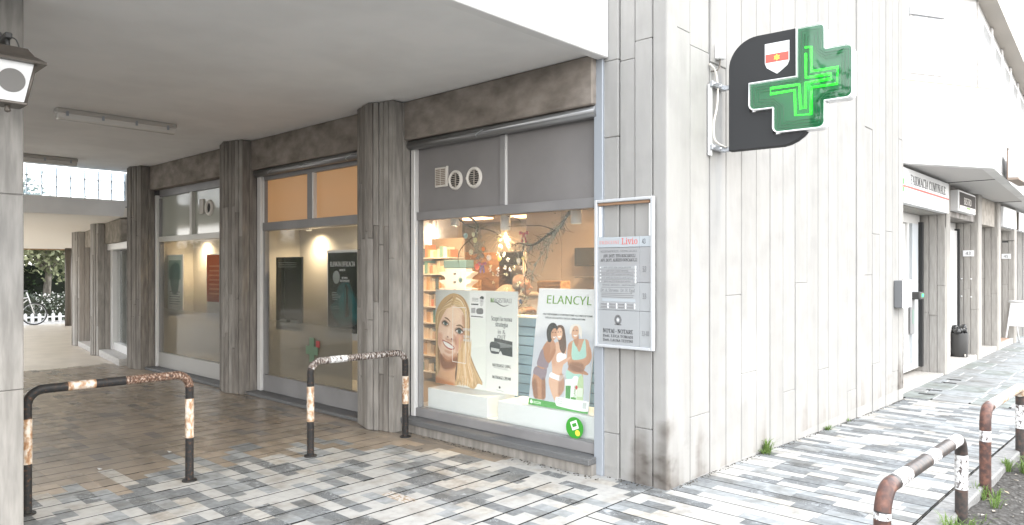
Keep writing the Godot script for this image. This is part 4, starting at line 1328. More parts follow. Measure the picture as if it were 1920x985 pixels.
		for k in 7:
			var yy: float = (k - 3) * v[2] * 0.2
			var half: float = sqrt(maxf(pow(v[2] * 0.74, 2) - yy * yy, 0.0))
			box(sl, Vector3(-half, yy - v[2] * 0.03, 0.0), Vector3(half, yy + v[2] * 0.03, 0.016), 0.001, Transform3D(Basis(), Vector3(v[0], v[1], -4.612)))
		box(sl, Vector3(-0.005, -v[2] * 0.74, 0.004), Vector3(0.005, v[2] * 0.74, 0.012), 0.0, Transform3D(Basis(), Vector3(v[0], v[1], -4.612)))
		part("vent_slats", fin(sl), M.vent_slat, w)
		part("vent_lug", bx(Vector3(v[0] - v[2] * 1.16, v[1] - 0.012, -4.612), Vector3(v[0] - v[2] * 0.98, v[1] + 0.012, -4.602), 0.003), M.cream, w)
	# ----- window 2: orange panes over a lit showcase
	w = part("showcase_window", bx(Vector3(-8.735, 0.04, -4.67), Vector3(-6.16, 0.25, -4.59), 0.004), M.frame_grey, b)
	part("jamb", bx(Vector3(-8.735, 0.04, -4.68), Vector3(-8.635, 2.80, -4.555), 0.006), M.jamb, w)
	part("edge_bead", bx(Vector3(-8.634, 0.25, -4.66), Vector3(-8.60, 2.75, -4.59), 0.003), M.frame_grey, w)
	part("transom", bx(Vector3(-8.634, 2.10, -4.68), Vector3(-6.16, 2.205, -4.58), 0.004), M.frame_grey, w)
	part("mullion", bx(Vector3(-7.575, 2.206, -4.67), Vector3(-7.475, 2.75, -4.585), 0.004), M.frame_grey, w)
	part("mullion_edge", bx(Vector3(-7.474, 2.206, -4.66), Vector3(-7.445, 2.75, -4.59), 0.003), M.jamb, w)
	part("edge_bead", bx(Vector3(-8.634, 2.206, -4.66), Vector3(-8.605, 2.75, -4.588), 0.002), M.jamb, w)
	part("top_rail", bx(Vector3(-8.634, 2.751, -4.68), Vector3(-6.16, 2.884, -4.60), 0.004), M.frame_grey, w)
	part("shutter_roll", fin(tube(mb(true), [Vector3(-8.73, 2.84, -4.545), Vector3(-6.16, 2.84, -4.545)], 0.046, -1, 18)), M.shutter, w)
	for hx_ in [-8.3, -7.5, -6.6]:
		part("shutter_hook", tb(smooth_path([Vector3(hx_ - 0.05, 2.80, -4.53), Vector3(hx_ - 0.03, 2.81, -4.485), Vector3(hx_ + 0.01, 2.835, -4.49), Vector3(hx_ + 0.05, 2.85, -4.50)], 4), 0.004, -1, 6), M.steel_pale, w)
	var orange := plain(lin(0.46, Color(1, 0.68, 0.42)), 0.4)
	orange.backlight_enabled = true
	orange.backlight = Color(0.8, 0.64, 0.48)
	orange.emission_enabled = true  # even glow in the pane colour stands in for light behind it
	orange.emission = lin(1.0, Color(1, 0.52, 0.21))
	orange.emission_energy_multiplier = 0.085
	part("orange_pane", picture(1.028, 0.544), orange, w).position = Vector3(-8.09, 2.206, -4.636)
	part("orange_pane", picture(1.284, 0.544), orange, w).position = Vector3(-6.802, 2.206, -4.636)
	part("pane", bx(Vector3(-8.60, 0.25, -4.632), Vector3(-6.16, 2.10, -4.622)), M.pane_dim, w)
	part("low_sill", bx(Vector3(-8.86, 0.0, -4.75), Vector3(-6.1, 0.039, -4.40), 0.006), M.granite, w)
	showcase(b, -8.74, -6.72)
	# ----- window 3: pale panels over a lit showcase
	w = part("showcase_window", bx(Vector3(-12.11, 0.04, -4.67), Vector3(-9.30, 0.27, -4.59), 0.004), plain(lin(0.36, Color(1, .96, .9)), 0.45), b)
	part("jamb", bx(Vector3(-12.105, 0.04, -4.68), Vector3(-12.03, 2.80, -4.555), 0.006), M.jamb, w)
	part("edge_bead", bx(Vector3(-12.029, 0.27, -4.66), Vector3(-11.99, 2.75, -4.59), 0.003), M.frame_grey, w)
	part("transom", bx(Vector3(-12.028, 2.045, -4.68), Vector3(-9.30, 2.13, -4.58), 0.004), plain(lin(0.48, Color(1, .97, .88)), 0.4), w)
	part("mullion", bx(Vector3(-10.86, 2.131, -4.67), Vector3(-10.78, 2.77, -4.585), 0.004), plain(lin(0.48, Color(1, .97, .88)), 0.4), w)
	part("top_rail", bx(Vector3(-12.028, 2.771, -4.68), Vector3(-9.30, 2.884, -4.60), 0.004), M.frame_grey, w)
	var pale := plain(lin(0.36, Color(0.99, 1.0, 0.87)), 0.12)
	part("pale_panel", bx(Vector3(-11.989, 2.131, -4.64), Vector3(-10.861, 2.77, -4.632)), pale, w)
	part("pale_panel", bx(Vector3(-10.779, 2.131, -4.64), Vector3(-9.30, 2.77, -4.632)), pale, w)
	part("square_vent", bx(Vector3(-10.58, 2.42, -4.632), Vector3(-10.45, 2.64, -4.612), 0.004), M.vent_slat, w)
	var t3 := Transform3D(Basis(Vector3.RIGHT, PI / 2), Vector3(-10.27, 2.50, -4.632))
	part("round_vent", fin(lathe(mb(true), [Vector2(0.075, 0.004), Vector2(0.077, 0.03), Vector2(0.10, 0.034), Vector2(0.115, 0.016), Vector2(0.118, 0.0)], 24, t3)), M.cream, w)
	part("vent_hole", fin(lathe(mb(), [Vector2(0.0, 0.003), Vector2(0.077, 0.003)], 20, t3)), M.vent_dark, w)
	part("pane", bx(Vector3(-11.989, 0.27, -4.632), Vector3(-9.30, 2.045, -4.622)), M.pane_dim, w)
	part("low_sill", bx(Vector3(-12.2, 0.0, -4.75), Vector3(-9.25, 0.039, -4.40), 0.006), M.granite, w)
	showcase(b, -12.11, -9.30)
	# ----- the room behind window 1
	part("room_floor", bx(Vector3(-10.2, 0.0, -9.3), Vector3(-3.06, 0.12, -4.76)), M.room_floor, b)
	part("room_ceiling", bx(Vector3(-10.2, 2.46, -9.3), Vector3(-3.06, 2.56, -4.69)), M.room_wall, b)
	part("room_wall", bx(Vector3(-10.2, 0.12, -9.35), Vector3(-3.06, 2.46, -9.25)), M.room_grey, b)
	part("room_wall", bx(Vector3(-10.25, 0.12, -9.25), Vector3(-10.15, 2.46, -4.76)), M.room_wall, b)
	part("room_wall", bx(Vector3(-3.12, 0.12, -9.25), Vector3(-3.062, 2.46, -4.86)), M.room_wall, b)
	part("room_wall", bx(Vector3(-10.15, 0.12, -5.36), Vector3(-6.62, 2.46, -5.26)), M.room_wall, b)
	part("room_wall", bx(Vector3(-6.69, 0.12, -5.26), Vector3(-6.62, 2.46, -4.70)), M.room_wall, b)
	part("wall_panel", bx(Vector3(-8.9, 0.12, -7.1), Vector3(-8.02, 2.459, -7.0), 0.004), M.room_wall, b)
	part("wall_panel", bx(Vector3(-8.012, 0.12, -7.1), Vector3(-7.55, 2.459, -7.0), 0.004), M.room_wall, b)
	part("wall_panel", bx(Vector3(-7.12, 0.12, -8.12), Vector3(-6.45, 2.459, -8.0), 0.004), M.room_wall, b)
	part("wall_panel", bx(Vector3(-6.444, 0.12, -8.12), Vector3(-3.13, 2.459, -8.002), 0.004), M.room_wall, b)
	var slats := part("slatted_panel", bx(Vector3(-7.85, 0.13, -8.8), Vector3(-7.40, 1.9, -8.76)), M.wood_dark, b)
	for k in 8:
		part("slat", bx(Vector3(-7.84 + k * 0.055, 0.13, -8.76), Vector3(-7.808 + k * 0.055, 1.9, -8.72), 0.003), M.cream, slats)
	room_light(b, Vector3(-8.55, 2.44, -8.3), Vector2(0.6, 0.3), Color(1, 0.80, 0.58), 2.2)
	room_light(b, Vector3(-7.5, 2.44, -8.5), Vector2(0.6, 0.3), Color(1, 0.80, 0.58), 0.7)
	room_light(b, Vector3(-5.0, 2.44, -7.0), Vector2(0.6, 0.3), Color(1, 0.80, 0.58), 1.8)
	room_light(b, Vector3(-6.9, 2.44, -5.75), Vector2(0.5, 0.25), Color(1, 0.80, 0.58), 0.7)  # extra panel added over this spot to brighten the white rack

func showcase(b: Node, x0: float, x1: float) -> void:
	var back := part("showcase_back", bx(Vector3(x0, 0.02, -5.24), Vector3(x1, 2.86, -5.18)), plain(lin(0.5, Color(1, .93, .82)), 0.7), b)
	part("showcase_end", bx(Vector3(x0 - 0.02, 0.02, -5.18), Vector3(x0, 2.86, -4.70)), plain(lin(0.5, Color(1, .92, .78)), 0.7), back)
	part("showcase_end", bx(Vector3(x1, 0.02, -5.18), Vector3(x1 + 0.02, 2.86, -4.70)), plain(lin(0.5, Color(1, .92, .78)), 0.7), back)
	part("showcase_top", bx(Vector3(x0, 2.14, -5.18), Vector3(x1, 2.17, -4.69)), M.white_wall, back)
	part("showcase_floor", bx(Vector3(x0, 0.2, -5.18), Vector3(x1, 0.23, -4.69)), plain(lin(0.4, Color(1, .92, .8)), 0.6), back)
	part("showcase_lid", bx(Vector3(x0, 2.86, -5.2), Vector3(x1, 2.88, -4.69)), M.white_wall, back)
	# a frosted film that thins out upwards
	var im := Image.create(8, 128, false, Image.FORMAT_RGBA8)
	for y in 128:
		var a := clampf(1.0 - (128 - y) / 128.0, 0, 1)
		im.fill_rect(Rect2i(0, y, 8, 1), Color(0.43, 0.41, 0.37, 0.80 * smoothstep(0.12, 0.8, a)))
	var film := StandardMaterial3D.new()
	film.albedo_texture = ImageTexture.create_from_image(im)
	film.transparency = BaseMaterial3D.TRANSPARENCY_ALPHA
	film.roughness = 0.5
	film.texture_repeat = false
	var sheet := part("frosted_film", picture(x1 - x0 - 0.16, 1.75), film, back)
	sheet.position = Vector3((x0 + x1) / 2 + 0.07, 0.255, -4.642)
	for k in 2:
		var at := Vector3(x0 + (0.52 if k == 0 else 1.72), 2.135, -5.0)
		part("lamp_cup", fin(lathe(mb(true), [Vector2(0.03, -0.03), Vector2(0.035, -0.03), Vector2(0.035, 0.0)], 14, Transform3D(Basis(), at))), M.white_plastic, back)
		part("lamp_lens", fin(lathe(mb(), [Vector2(0, -0.026), Vector2(0.03, -0.026)], 14, Transform3D(Basis(), at))), glow(Color(1, 0.94, 0.8), 3.0), back)
		var l := SpotLight3D.new()
		l.name = "lamp_light"
		l.light_color = Color(1, 0.91, 0.76)
		l.light_energy = 0.42
		l.spot_range = 6.0
		l.spot_attenuation = 2.0
		l.spot_angle = 76.0
		l.spot_angle_attenuation = 1.0
		l.light_size = 0.03
		l.shadow_enabled = true
		l.position = at - Vector3(0, 0.04, 0)
		l.rotation_degrees = Vector3(-82, 0, 0)
		back.add_child(l, true)

func build_lower_arcade() -> void:
	var b := thing("lower_arcade", "low building beyond the arcade with a sloping white canopy, ribbed piers and a glass-block band", "building")
	part("back_wall", bx(Vector3(-17.45, 0, -9.0), Vector3(-13.2, 2.45, -5.3)), M.rib, b)
	part("side_wall", bx(Vector3(-17.45, 0, -5.3), Vector3(-17.2, 2.45, -4.7)), M.rib, b)
	rib_column(b, -15.14, -14.87, -14.60, 2.46, M.rib, M.shop_rib)
	rib_column(b, -17.36, -17.09, -16.82, 2.40, M.shop_rib, M.rib)
	part("lintel", bx(Vector3(-14.66, 2.08, -4.66), Vector3(-13.2, 2.47, -4.46), 0.01), surf(noise_tex(tone(0.2, 0.34, Color(1, .9, .76)), 91, 0.02, 5, 256), Vector3(0.8, 0.8, 0.8), 0.9), b)
	part("lintel", bx(Vector3(-16.9, 2.06, -4.66), Vector3(-15.12, 2.45, -4.46), 0.01), surf(noise_tex(tone(0.24, 0.38, Color(1, .9, .78)), 92, 0.02, 5, 256), Vector3(0.8, 0.8, 0.8), 0.9), b)
	var w := part("shop_window", bx(Vector3(-14.6, 0.12, -4.68), Vector3(-13.0, 0.26, -4.58), 0.004), M.jamb, b)
	part("jamb", bx(Vector3(-14.6, 0.12, -4.68), Vector3(-14.42, 2.08, -4.55), 0.006), M.jamb, w)
	part("shutter_box", bx(Vector3(-14.60, 1.96, -4.62), Vector3(-12.9, 2.079, -4.50), 0.01), M.jamb, w)
	part("pane", bx(Vector3(-14.42, 0.26, -4.64), Vector3(-12.75, 1.97, -4.63)), M.pane, w)
	part("dark_interior_sheet", bx(Vector3(-14.4, 0.14, -4.95), Vector3(-13.2, 1.99, -4.92)), plain(lin(0.10, Color(0.9, 1, 0.95)), 0.8), w)  # dark sheet standing in for the unlit interior behind the pane
	part("sill", bx(Vector3(-14.7, 0.0, -4.75), Vector3(-12.78, 0.119, -4.36), 0.006), M.step_stone, b)
	var d := part("door", bx(Vector3(-16.75, 0.1, -4.68), Vector3(-15.2, 2.06, -4.62), 0.004), M.wood, b)
	part("door_leaf", bx(Vector3(-16.6, 0.14, -4.62), Vector3(-15.9, 2.0, -4.59), 0.006), M.wood, d)
	part("step", bx(Vector3(-16.85, 0.0, -4.66), Vector3(-15.1, 0.1, -4.34), 0.006), M.step_stone, b)
	# canopy
	var st := mb()
	var T := Transform3D(Basis(Vector3(0, 0, 1), atan2(0.30, 10.4)), Vector3(-13.3, 2.50, 0))
	box(st, Vector3(-10.5, 0, -9.5), Vector3(0.1, 0.16, -2.8), 0.0, T)
	part("canopy", fin(st), plain(lin(0.78, Color(1, .95, .86)), 0.8), b)
	part("roof_felt", bx(Vector3(-10.5, 0.163, -9.5), Vector3(0.1, 0.18, -2.8), 0.0, T), plain(lin(0.16), 0.9), b)
	part("gutter", bx(Vector3(-10.62, -0.03, -9.5), Vector3(-10.5, 0.14, -2.8), 0.01, T), M.wood, b)
	for z in [-5.0]:
		part("post", fin(tube(mb(true), [Vector3(-23.3, 0, z), Vector3(-23.3, 2.22, z)], 0.085, -1, 14)), M.bronze, b)
	# the low front turns away from the arcade by eight degrees
	var pivot := Transform3D(Basis(), Vector3(-13.2, 0, -4.45))
	b.transform = pivot * Transform3D(Basis(Vector3.UP, deg_to_rad(-8.0)), Vector3.ZERO) * Transform3D(Basis(), Vector3(13.2, 0, 4.5))

func shop_text(s: String, m: Material, parent: Node, x: float, y: float, z: float, h: float, fit := 0.0, f: Font = null) -> void:
	text("lettering", s, m, parent, Transform3D(Basis(Vector3.UP, PI / 2), Vector3(x, y, z)), h, fit, f)

func build_shop_row() -> void:
	var b := thing("shop_row", "row of small shops with board-marked fins under a white angled balcony", "building", Vector3.ZERO)
	var g := -0.15
	# fins
	var fz := [-13.63, -16.35, -18.47, -20.65, -22.9]
	for i in 5:
		var z: float = fz[i]
		var f := part("fin", bx(Vector3(-3.5, g - 0.1, z - 0.33), Vector3(-2.80, 3.06, z - 0.03)), M.joint, b)
		var xs := [-3.45, -3.27, -3.15, -3.03, -2.91, -2.785]
		for k in 5:
			var h1 := g + rng.randf_range(0.6, 1.7)
			for hh in [[g - 0.05, h1], [h1, rng.randf_range(2.2, 2.6)], [0.0, 3.065]]:
				if hh[0] == 0.0: continue
				part("board", bx(Vector3(xs[k] + 0.003, hh[0] + 0.001, z - 0.06), Vector3(xs[k + 1] - 0.003, hh[1] - 0.001, z + rng.randf_range(-0.006, 0.006)), 0.006), M.shop_rib, f)
			part("board", bx(Vector3(xs[k] + 0.003, 2.3, z - 0.07), Vector3(xs[k + 1] - 0.003, 3.064, z - 0.004), 0.004), M.shop_rib, f)
		part("board", bx(Vector3(-2.83, g - 0.05, z - 0.335), Vector3(-2.78, 3.064, z - 0.062), 0.006), M.shop_rib, f)
	# doors, steps and lintels between the fins
	var lintels := [M.shop_rib, surf(noise_tex(tone(0.2, 0.34, Color(1, .93, .86)), 93, 0.02, 5, 256), Vector3(0.8, 0.8, 0.8), 0.9), surf(noise_tex(tone(0.34, 0.46, Color(1, .91, .8)), 94, 0.02, 5, 256), Vector3(0.8, 0.8, 0.8), 0.9), M.shop_rib]
	var z0s := [-10.74, -13.96, -16.68, -18.8]
	var z1s := [-13.6, -16.32, -18.44, -20.62]
	for i in 4:
		var z0: float = z0s[i]
		var z1: float = z1s[i]
		part("lintel", bx(Vector3(-3.3, 2.52, z1), Vector3(-2.84, 3.066, z0), 0.006), lintels[i], b)
		part("doorstep", bx(Vector3(-3.4, g - 0.1, z1 + 0.01), Vector3(-2.80, g + [0.03, 0.10, 0.10, 0.12][i], z0 - 0.01), 0.012), M.step_stone, b)
		var d := part("shop_door", bx(Vector3(-3.26, g + 0.1, z1), Vector3(-3.16, g + 0.2, z0)), M.jamb, b)
		part("door_head", bx(Vector3(-3.26, 2.36, z1), Vector3(-3.16, 2.52, z0), 0.004), M.jamb, d)
		var n := 4 if i == 0 else 3
		for k in n + 1:
			var zz := lerpf(z0 - 0.05, z1 + 0.05, float(k) / n)
			part("door_post", bx(Vector3(-3.25, g + 0.2, zz - 0.045), Vector3(-3.15, 2.36, zz + 0.045), 0.004), M.jamb, d)
		part("pane", bx(Vector3(-3.21, g + 0.2, z1 + 0.05), Vector3(-3.20, 2.36, z0 - 0.05)), M.pane, d)
		part("added_inner_wall", bx(Vector3(-3.5, g, z1), Vector3(-3.44, 2.6, z0)), M.white_wall, d)  # white wall added close behind the glass to catch light
		if i == 0:
			part("paper_sheet", bx(Vector3(-3.195, 1.45, -12.95), Vector3(-3.19, 2.34, -12.5)), M.card, d)
			part("door_leaf", bx(Vector3(-3.19, g + 0.12, -13.42), Vector3(-3.14, 2.36, -13.06), 0.004), plain(lin(0.55, Color(0.93, 0.97, 1)), 0.4), d)
			part("door_seal", bx(Vector3(-3.18, g + 0.12, -13.60), Vector3(-3.10, 2.40, -13.50)), M.vent_dark, d)
			part("dark_gap", bx(Vector3(-3.19, g + 0.12, -12.52), Vector3(-3.14, 1.45, -12.42)), M.vent_dark, d)
			part("lock_plate", bx(Vector3(-3.135, 0.55, -13.08), Vector3(-3.11, 1.12, -12.84), 0.01), plain(lin(0.22), 0.4), d)
			part("lock_window", bx(Vector3(-3.11, 0.72, -12.99), Vector3(-3.105, 0.95, -12.93), 0.002), plain(lin(0.3, Color(0.6, 1, 0.8)), 0.4), d)
			part("reader", bx(Vector3(-3.15, 1.12, -13.10), Vector3(-2.98, 1.24, -12.88), 0.015), plain(lin(0.06), 0.4), d)
			part("reader_light", bx(Vector3(-2.98, 1.16, -13.06), Vector3(-2.976, 1.21, -12.97)), glow(Color(0.15, 0.9, 0.45), 0.8), d)
		elif i == 1:
			part("white_leaf", bx(Vector3(-3.15, g + 0.12, -16.2), Vector3(-3.11, 2.36, -15.3), 0.004), M.jamb, d)
			part("door_seal", bx(Vector3(-3.16, g + 0.12, -16.30), Vector3(-3.08, 2.40, -16.22)), M.vent_dark, d)
		elif i > 1:
			part("white_pole", fin(tube(mb(true), [Vector3(-2.9, 0.5 if i == 2 else 0.0, z0 - 0.12), Vector3(-2.9, 2.5, z0 - 0.12)], 0.03, -1, 10)), M.jamb, d)
			part("dark_leaf", bx(Vector3(-3.16, g + 0.12, z1 + 0.1), Vector3(-3.1, 2.5, (z0 + z1) / 2), 0.004), M.shop_rib, d)
	part("doormat", bx(Vector3(-3.2, g + 0.12, -20.4), Vector3(-2.85, g + 0.135, -19.2), 0.004), plain(lin(0.32, Color(1, .68, .5)), 0.9), b)
	# soffit and balcony
	var soff := PackedVector2Array([Vector2(-3.6, -10.745), Vector2(-2.70, -10.745), Vector2(-1.89, -12.2), Vector2(-2.62, -26), Vector2(-3.6, -26)])
	var flat := Transform3D(Basis(Vector3(1, 0, 0), Vector3(0, 0, 1), Vector3(0, -1, 0)), Vector3.ZERO)
	part("soffit", fin(prism(mb(), soff, -3.2, -3.07, flat)), plain(lin(0.6, Color(1, .97, .93)), 0.85), b)
	part("soffit_joint", bx(Vector3(-2.9, 3.062, -13.86), Vector3(-1.97, 3.075, -13.83)), M.joint, b)
	part("soffit_joint", bx(Vector3(-2.9, 3.062, -18.66), Vector3(-2.2, 3.075, -18.63)), M.joint, b)
	var outer := [Vector2(-2.70, -10.745), Vector2(-1.89, -12.2), Vector2(-2.62, -26)]
	var inner := [Vector2(-2.80, -10.85), Vector2(-2.03, -12.24), Vector2(-2.76, -26)]
	for k in 2:
		var q := PackedVector2Array([outer[k], outer[k + 1], inner[k + 1], inner[k]])
		part("parapet", fin(prism(mb(), q, -4.175, -3.055, flat)), M.white_wall, b)
		part("parapet_cap", fin(prism(mb(), q, -4.20, -4.1755, flat)), plain(lin(0.33, Color(1, .84, .68)), 0.7), b)
	part("balcony_floor", fin(prism(mb(), soff, -3.35, -3.201, flat)), M.white_wall, b)
	# the storey behind the balcony
	var up := PackedVector2Array([Vector2(-3.6, -10.745), Vector2(-2.76, -10.745), Vector2(-2.06, -12.0), Vector2(-2.80, -26), Vector2(-3.6, -26)])
	part("upper_wall", fin(prism(mb(), up, -5.45, -3.36, flat)), M.white_wall, b)
	var dg := Vector2(0.70, -1.255).normalized()
	var tw := Transform3D(Basis(Vector3(-dg.x, 0, -dg.y), Vector3.UP, Vector3(-dg.y, 0, dg.x)).orthonormalized(), Vector3(-2.76, 0, -10.745))
	tw.basis = Basis(Vector3(dg.x, 0, dg.y), Vector3.UP, Vector3(-dg.y, 0, dg.x))
	var wn := part("window", bx(Vector3(0.20, 4.30, -0.03), Vector3(0.78, 5.2, 0.02), 0.008, tw), M.jamb, b)
	part("pane", bx(Vector3(0.25, 4.35, 0.0), Vector3(0.47, 5.15, 0.026), 0.003, tw), plain(lin(0.42, Color(0.96, 0.98, 1)), 0.1), wn)
	part("pane", bx(Vector3(0.51, 4.35, 0.0), Vector3(0.73, 5.15, 0.026), 0.003, tw), plain(lin(0.42, Color(0.96, 0.98, 1)), 0.1), wn)
	part("shutter_box", bx(Vector3(0.18, 5.1, 0.0), Vector3(0.8, 5.22, 0.05), 0.008, tw), plain(lin(0.5), 0.5), wn)
	part("corner_line", fin(tube(mb(true), [Vector3(-2.05, 3.4, -12.0), Vector3(-2.05, 5.44, -12.0)], 0.012, -1, 8)), M.step_stone, b)
	var dl := Vector2(-0.74, -14.0).normalized()
	var tl := Transform3D(Basis(Vector3(dl.x, 0, dl.y), Vector3.UP, Vector3(-dl.y, 0, dl.x)), Vector3(-2.06, 0, -12.0))
	for k in 8:
		var s := 0.35 + k * 1.45
		var w2 := part("window", bx(Vector3(s, 3.6, -0.03), Vector3(s + 1.0, 5.3, 0.03), 0.008, tl), M.jamb, b)
		part("pane", bx(Vector3(s + 0.06, 3.68, 0.0), Vector3(s + 0.94, 5.24, 0.036), 0.003, tl), plain(lin(0.45, Color(0.93, 0.97, 1)), 0.08), w2)
		part("wall_rib", bx(Vector3(s + 1.12, 3.4, 0.0), Vector3(s + 1.26, 5.44, 0.035), 0.008, tl), M.white_wall, b)
	var eo := PackedVector2Array([Vector2(-3.6, -10.745), Vector2(-2.75, -10.745), Vector2(-1.84, -12.1), Vector2(-2.50, -26), Vector2(-3.6, -26)])
	part("eaves", fin(prism(mb(), eo, -5.60, -5.452, flat)), plain(lin(0.5, Color(1, .92, .82)), 0.8), b)
	part("roof_fascia", fin(prism(mb(), eo, -6.4, -5.601, flat)), M.white_wall, b)
	# ---- signs on the shops
	var s1 := thing("shop_sign", "long white pharmacy fascia sign with an orange-red line, first shop past the sunlit wall", "sign", Vector3(-2.78, 2.53, -12.18), 0.0, "signs over the shops")
	part("panel", bx(Vector3(-0.05, 0.0, -1.40), Vector3(0.055, 0.49, 1.42), 0.006), M.white_plastic, s1)
	part("end_cap", bx(Vector3(-0.04, 0.01, 1.42), Vector3(0.052, 0.48, 1.435), 0.004), plain(lin(0.4, Color(1, .6, .35)), 0.5), s1)
	part("red_line", bx(Vector3(0.055, 0.215, -1.39), Vector3(0.058, 0.243, 1.40)), M.red_print, s1)
	for y in [0.15, 0.25]:
		part("green_mark", bx(Vector3(0.055, y, 1.26), Vector3(0.0575, y + 0.08, 1.38)), M.leaf_green, s1)
	shop_text("FARMACIA COMUNALE", M.black_print, s1, 0.057, 0.345, -0.1, 0.13, 2.1, serif)
	shop_text("STADTAPOTHEKE", plain(lin(0.62), 0.5), s1, 0.057, 0.12, 0.0, 0.09, 1.6, serif)
	var s2 := thing("shop_sign", "small dark illuminated-box sign with white frame and pale lettering, second shop", "sign", Vector3(-2.76, 2.62, -14.95), 0.0, "signs over the shops")
	part("frame", bx(Vector3(-0.08, 0.0, -0.72), Vector3(0.05, 0.36, 0.72), 0.01), M.white_plastic, s2)
	part("dark_face", bx(Vector3(0.04, 0.03, -0.68), Vector3(0.054, 0.33, 0.66), 0.003), plain(lin(0.09, Color(1, .9, .84)), 0.95), s2)
	part("pale_band", bx(Vector3(0.054, 0.035, -0.66), Vector3(0.057, 0.10, 0.64)), M.cream, s2)
	part("green_dot", bx(Vector3(0.057, 0.06, -0.2), Vector3(0.059, 0.09, 0.1)), M.green_print, s2)
	shop_text("BISTRO", M.cream, s2, 0.056, 0.19, 0.0, 0.12, 0.6)
	var s3 := thing("shop_sign", "plain white box sign, third from the sunlit wall, above the doormat", "sign", Vector3(-2.76, 2.55, -19.62), 0.0, "signs over the shops")
	part("panel", bx(Vector3(-0.08, 0.0, -0.9), Vector3(0.03, 0.45, 0.78), 0.01), M.white_plastic, s3)
	part("bracket", bx(Vector3(-0.07, 0.05, 0.78), Vector3(-0.02, 0.4, 0.84), 0.004), M.bronze, s3)
	var s4 := thing("shop_sign", "farthest plain white box sign under the balcony, at the right edge", "sign", Vector3(-2.76, 2.55, -21.9), 0.0, "signs over the shops")
	part("panel", bx(Vector3(-0.08, 0.0, -1.0), Vector3(0.03, 0.45, 0.9), 0.01), M.white_plastic, s4)
	part("end_cap", bx(Vector3(-0.07, 0.01, 0.9), Vector3(0.02, 0.44, 0.915), 0.003), M.bronze, s4)
	var s5 := thing("hanging_sign", "white box sign with a brown edge hung from the balcony front", "sign", Vector3(-1.86, 3.02, -13.3))
	part("box", bx(Vector3(-0.02, 0.0, -1.1), Vector3(0.12, 0.42, 0.0), 0.008), M.white_plastic, s5)
	part("brown_edge", bx(Vector3(-0.03, -0.02, -0.004), Vector3(-0.012, 0.42, 0.008), 0.003), plain(lin(0.2, Color(1, .68, .5)), 0.6), s5)
	part("brown_edge", bx(Vector3(-0.024, -0.035, -1.1), Vector3(0.124, -0.001, 0.0), 0.003), plain(lin(0.3, Color(1, .78, .62)), 0.6), s5)
	part("hanger", bx(Vector3(-0.05, 0.36, -0.2), Vector3(-0.02, 0.48, -0.1), 0.004), M.bronze, s5)
	for k in 2:
		var z: float = [-16.335, -20.635][k]
		var np := thing("number_plate", ["white number plate reading 43 on the second fin", "small white plate on the fourth fin, above the doormat"][k], "number plate", Vector3(-2.945, 1.86, z))
		part("plate", bx(Vector3(-0.095, 0, 0), Vector3(0.095, 0.12, 0.012), 0.004), M.white_plastic, np)
		text("number", ["43", "45"][k], M.black_print, np, Transform3D(Basis(), Vector3(0, 0.06, 0.014)), 0.06)
	# little fixings on the second fin
	for p in [[-3.06, 1.42, "upper left"], [-2.9, 1.42, "upper right"], [-3.06, 1.08, "lower left"], [-2.9, 1.07, "lower right"]]:
		tag(part("wall_clip", bx(Vector3(p[0] - 0.014, p[1] - 0.012, -16.345), Vector3(p[0] + 0.014, p[1] + 0.012, -16.325), 0.004), M.white_plastic, self), "%s tiny white clip of four left on the second fin above the waste bin" % p[2], "clip", "white clips on the second fin")
	# bin on the doorstep
	var bin := thing("waste_bin", "dark grey pedal-less bin overflowing with black bags, on the second shop's doorstep", "bin", Vector3(-2.99, g + 0.10, -15.75))
	bin.set_meta("label", "dark grey waste bin topped with black bags on the second shop's doorstep")
	part("bucket", fin(lathe(mb(true), [Vector2(0, 0), Vector2(0.135, 0), Vector2(0.14, 0.02), Vector2(0.155, 0.44), Vector2(0.15, 0.45), Vector2(0.14, 0.44)], 20)), plain(lin(0.035, Color(1, .95, .9)), 0.5), bin)
	var bag := mb(true)
	for k in 11:
		var a := rng.randf() * TAU
		var c := Vector3(cos(a) * rng.randf_range(0.04, 0.17), 0.47 + rng.randf_range(-0.05, 0.09), sin(a) * rng.randf_range(0.04, 0.17))
		var prof := []
		for j in 6: prof.append(Vector2(sin(PI * j / 5.0) * rng.randf_range(0.05, 0.08), -cos(PI * j / 5.0) * 0.065))
		lathe(bag, prof, 8, Transform3D(Basis.from_euler(Vector3(rng.randf() * 3, rng.randf() * 3, rng.randf() * 3)), c))
	part("bin_bag", fin(bag), plain(lin(0.022), 0.22), bin)
	part("label_patch", bx(Vector3(0.11, 0.02, 0.1), Vector3(0.13, 0.06, 0.14), 0.003), M.cream, bin)
	var hz := thing("hazard_board", "board striped black and yellow with a white notice above, hung inside the second shop door", "sign", Vector3(-3.08, 0.62, -15.28))
	part("board", bx(Vector3(-0.01, 0.0, -0.17), Vector3(0.0, 0.42, 0.17), 0.002), M.yellow, hz)
	for k in 3:
		var y0 := -0.03 + 0.17 * k
		var sp := PackedVector2Array([Vector2(-0.17, clampf(y0, 0, .42)), Vector2(0.17, clampf(y0 + 0.22, 0, .42)), Vector2(0.17, clampf(y0 + 0.31, 0, .42)), Vector2(-0.17, clampf(y0 + 0.09, 0, .42))])
		if Geometry2D.triangulate_polygon(sp).size() > 0:
			part("stripe", fin(prism(mb(), sp, 0, 0.003, Transform3D(Basis(Vector3.UP, PI / 2), Vector3.ZERO))), M.black_print, hz)
	part("notice", bx(Vector3(-0.01, 0.46, -0.15), Vector3(0.0, 0.72, 0.15), 0.002), M.card, hz)
	# white folding board at the right edge
	var fb := thing("folding_board", "white folding pavement board leaning by the last fin, at the right edge", "sign", Vector3(-2.6, g, -20.5), -0.4)
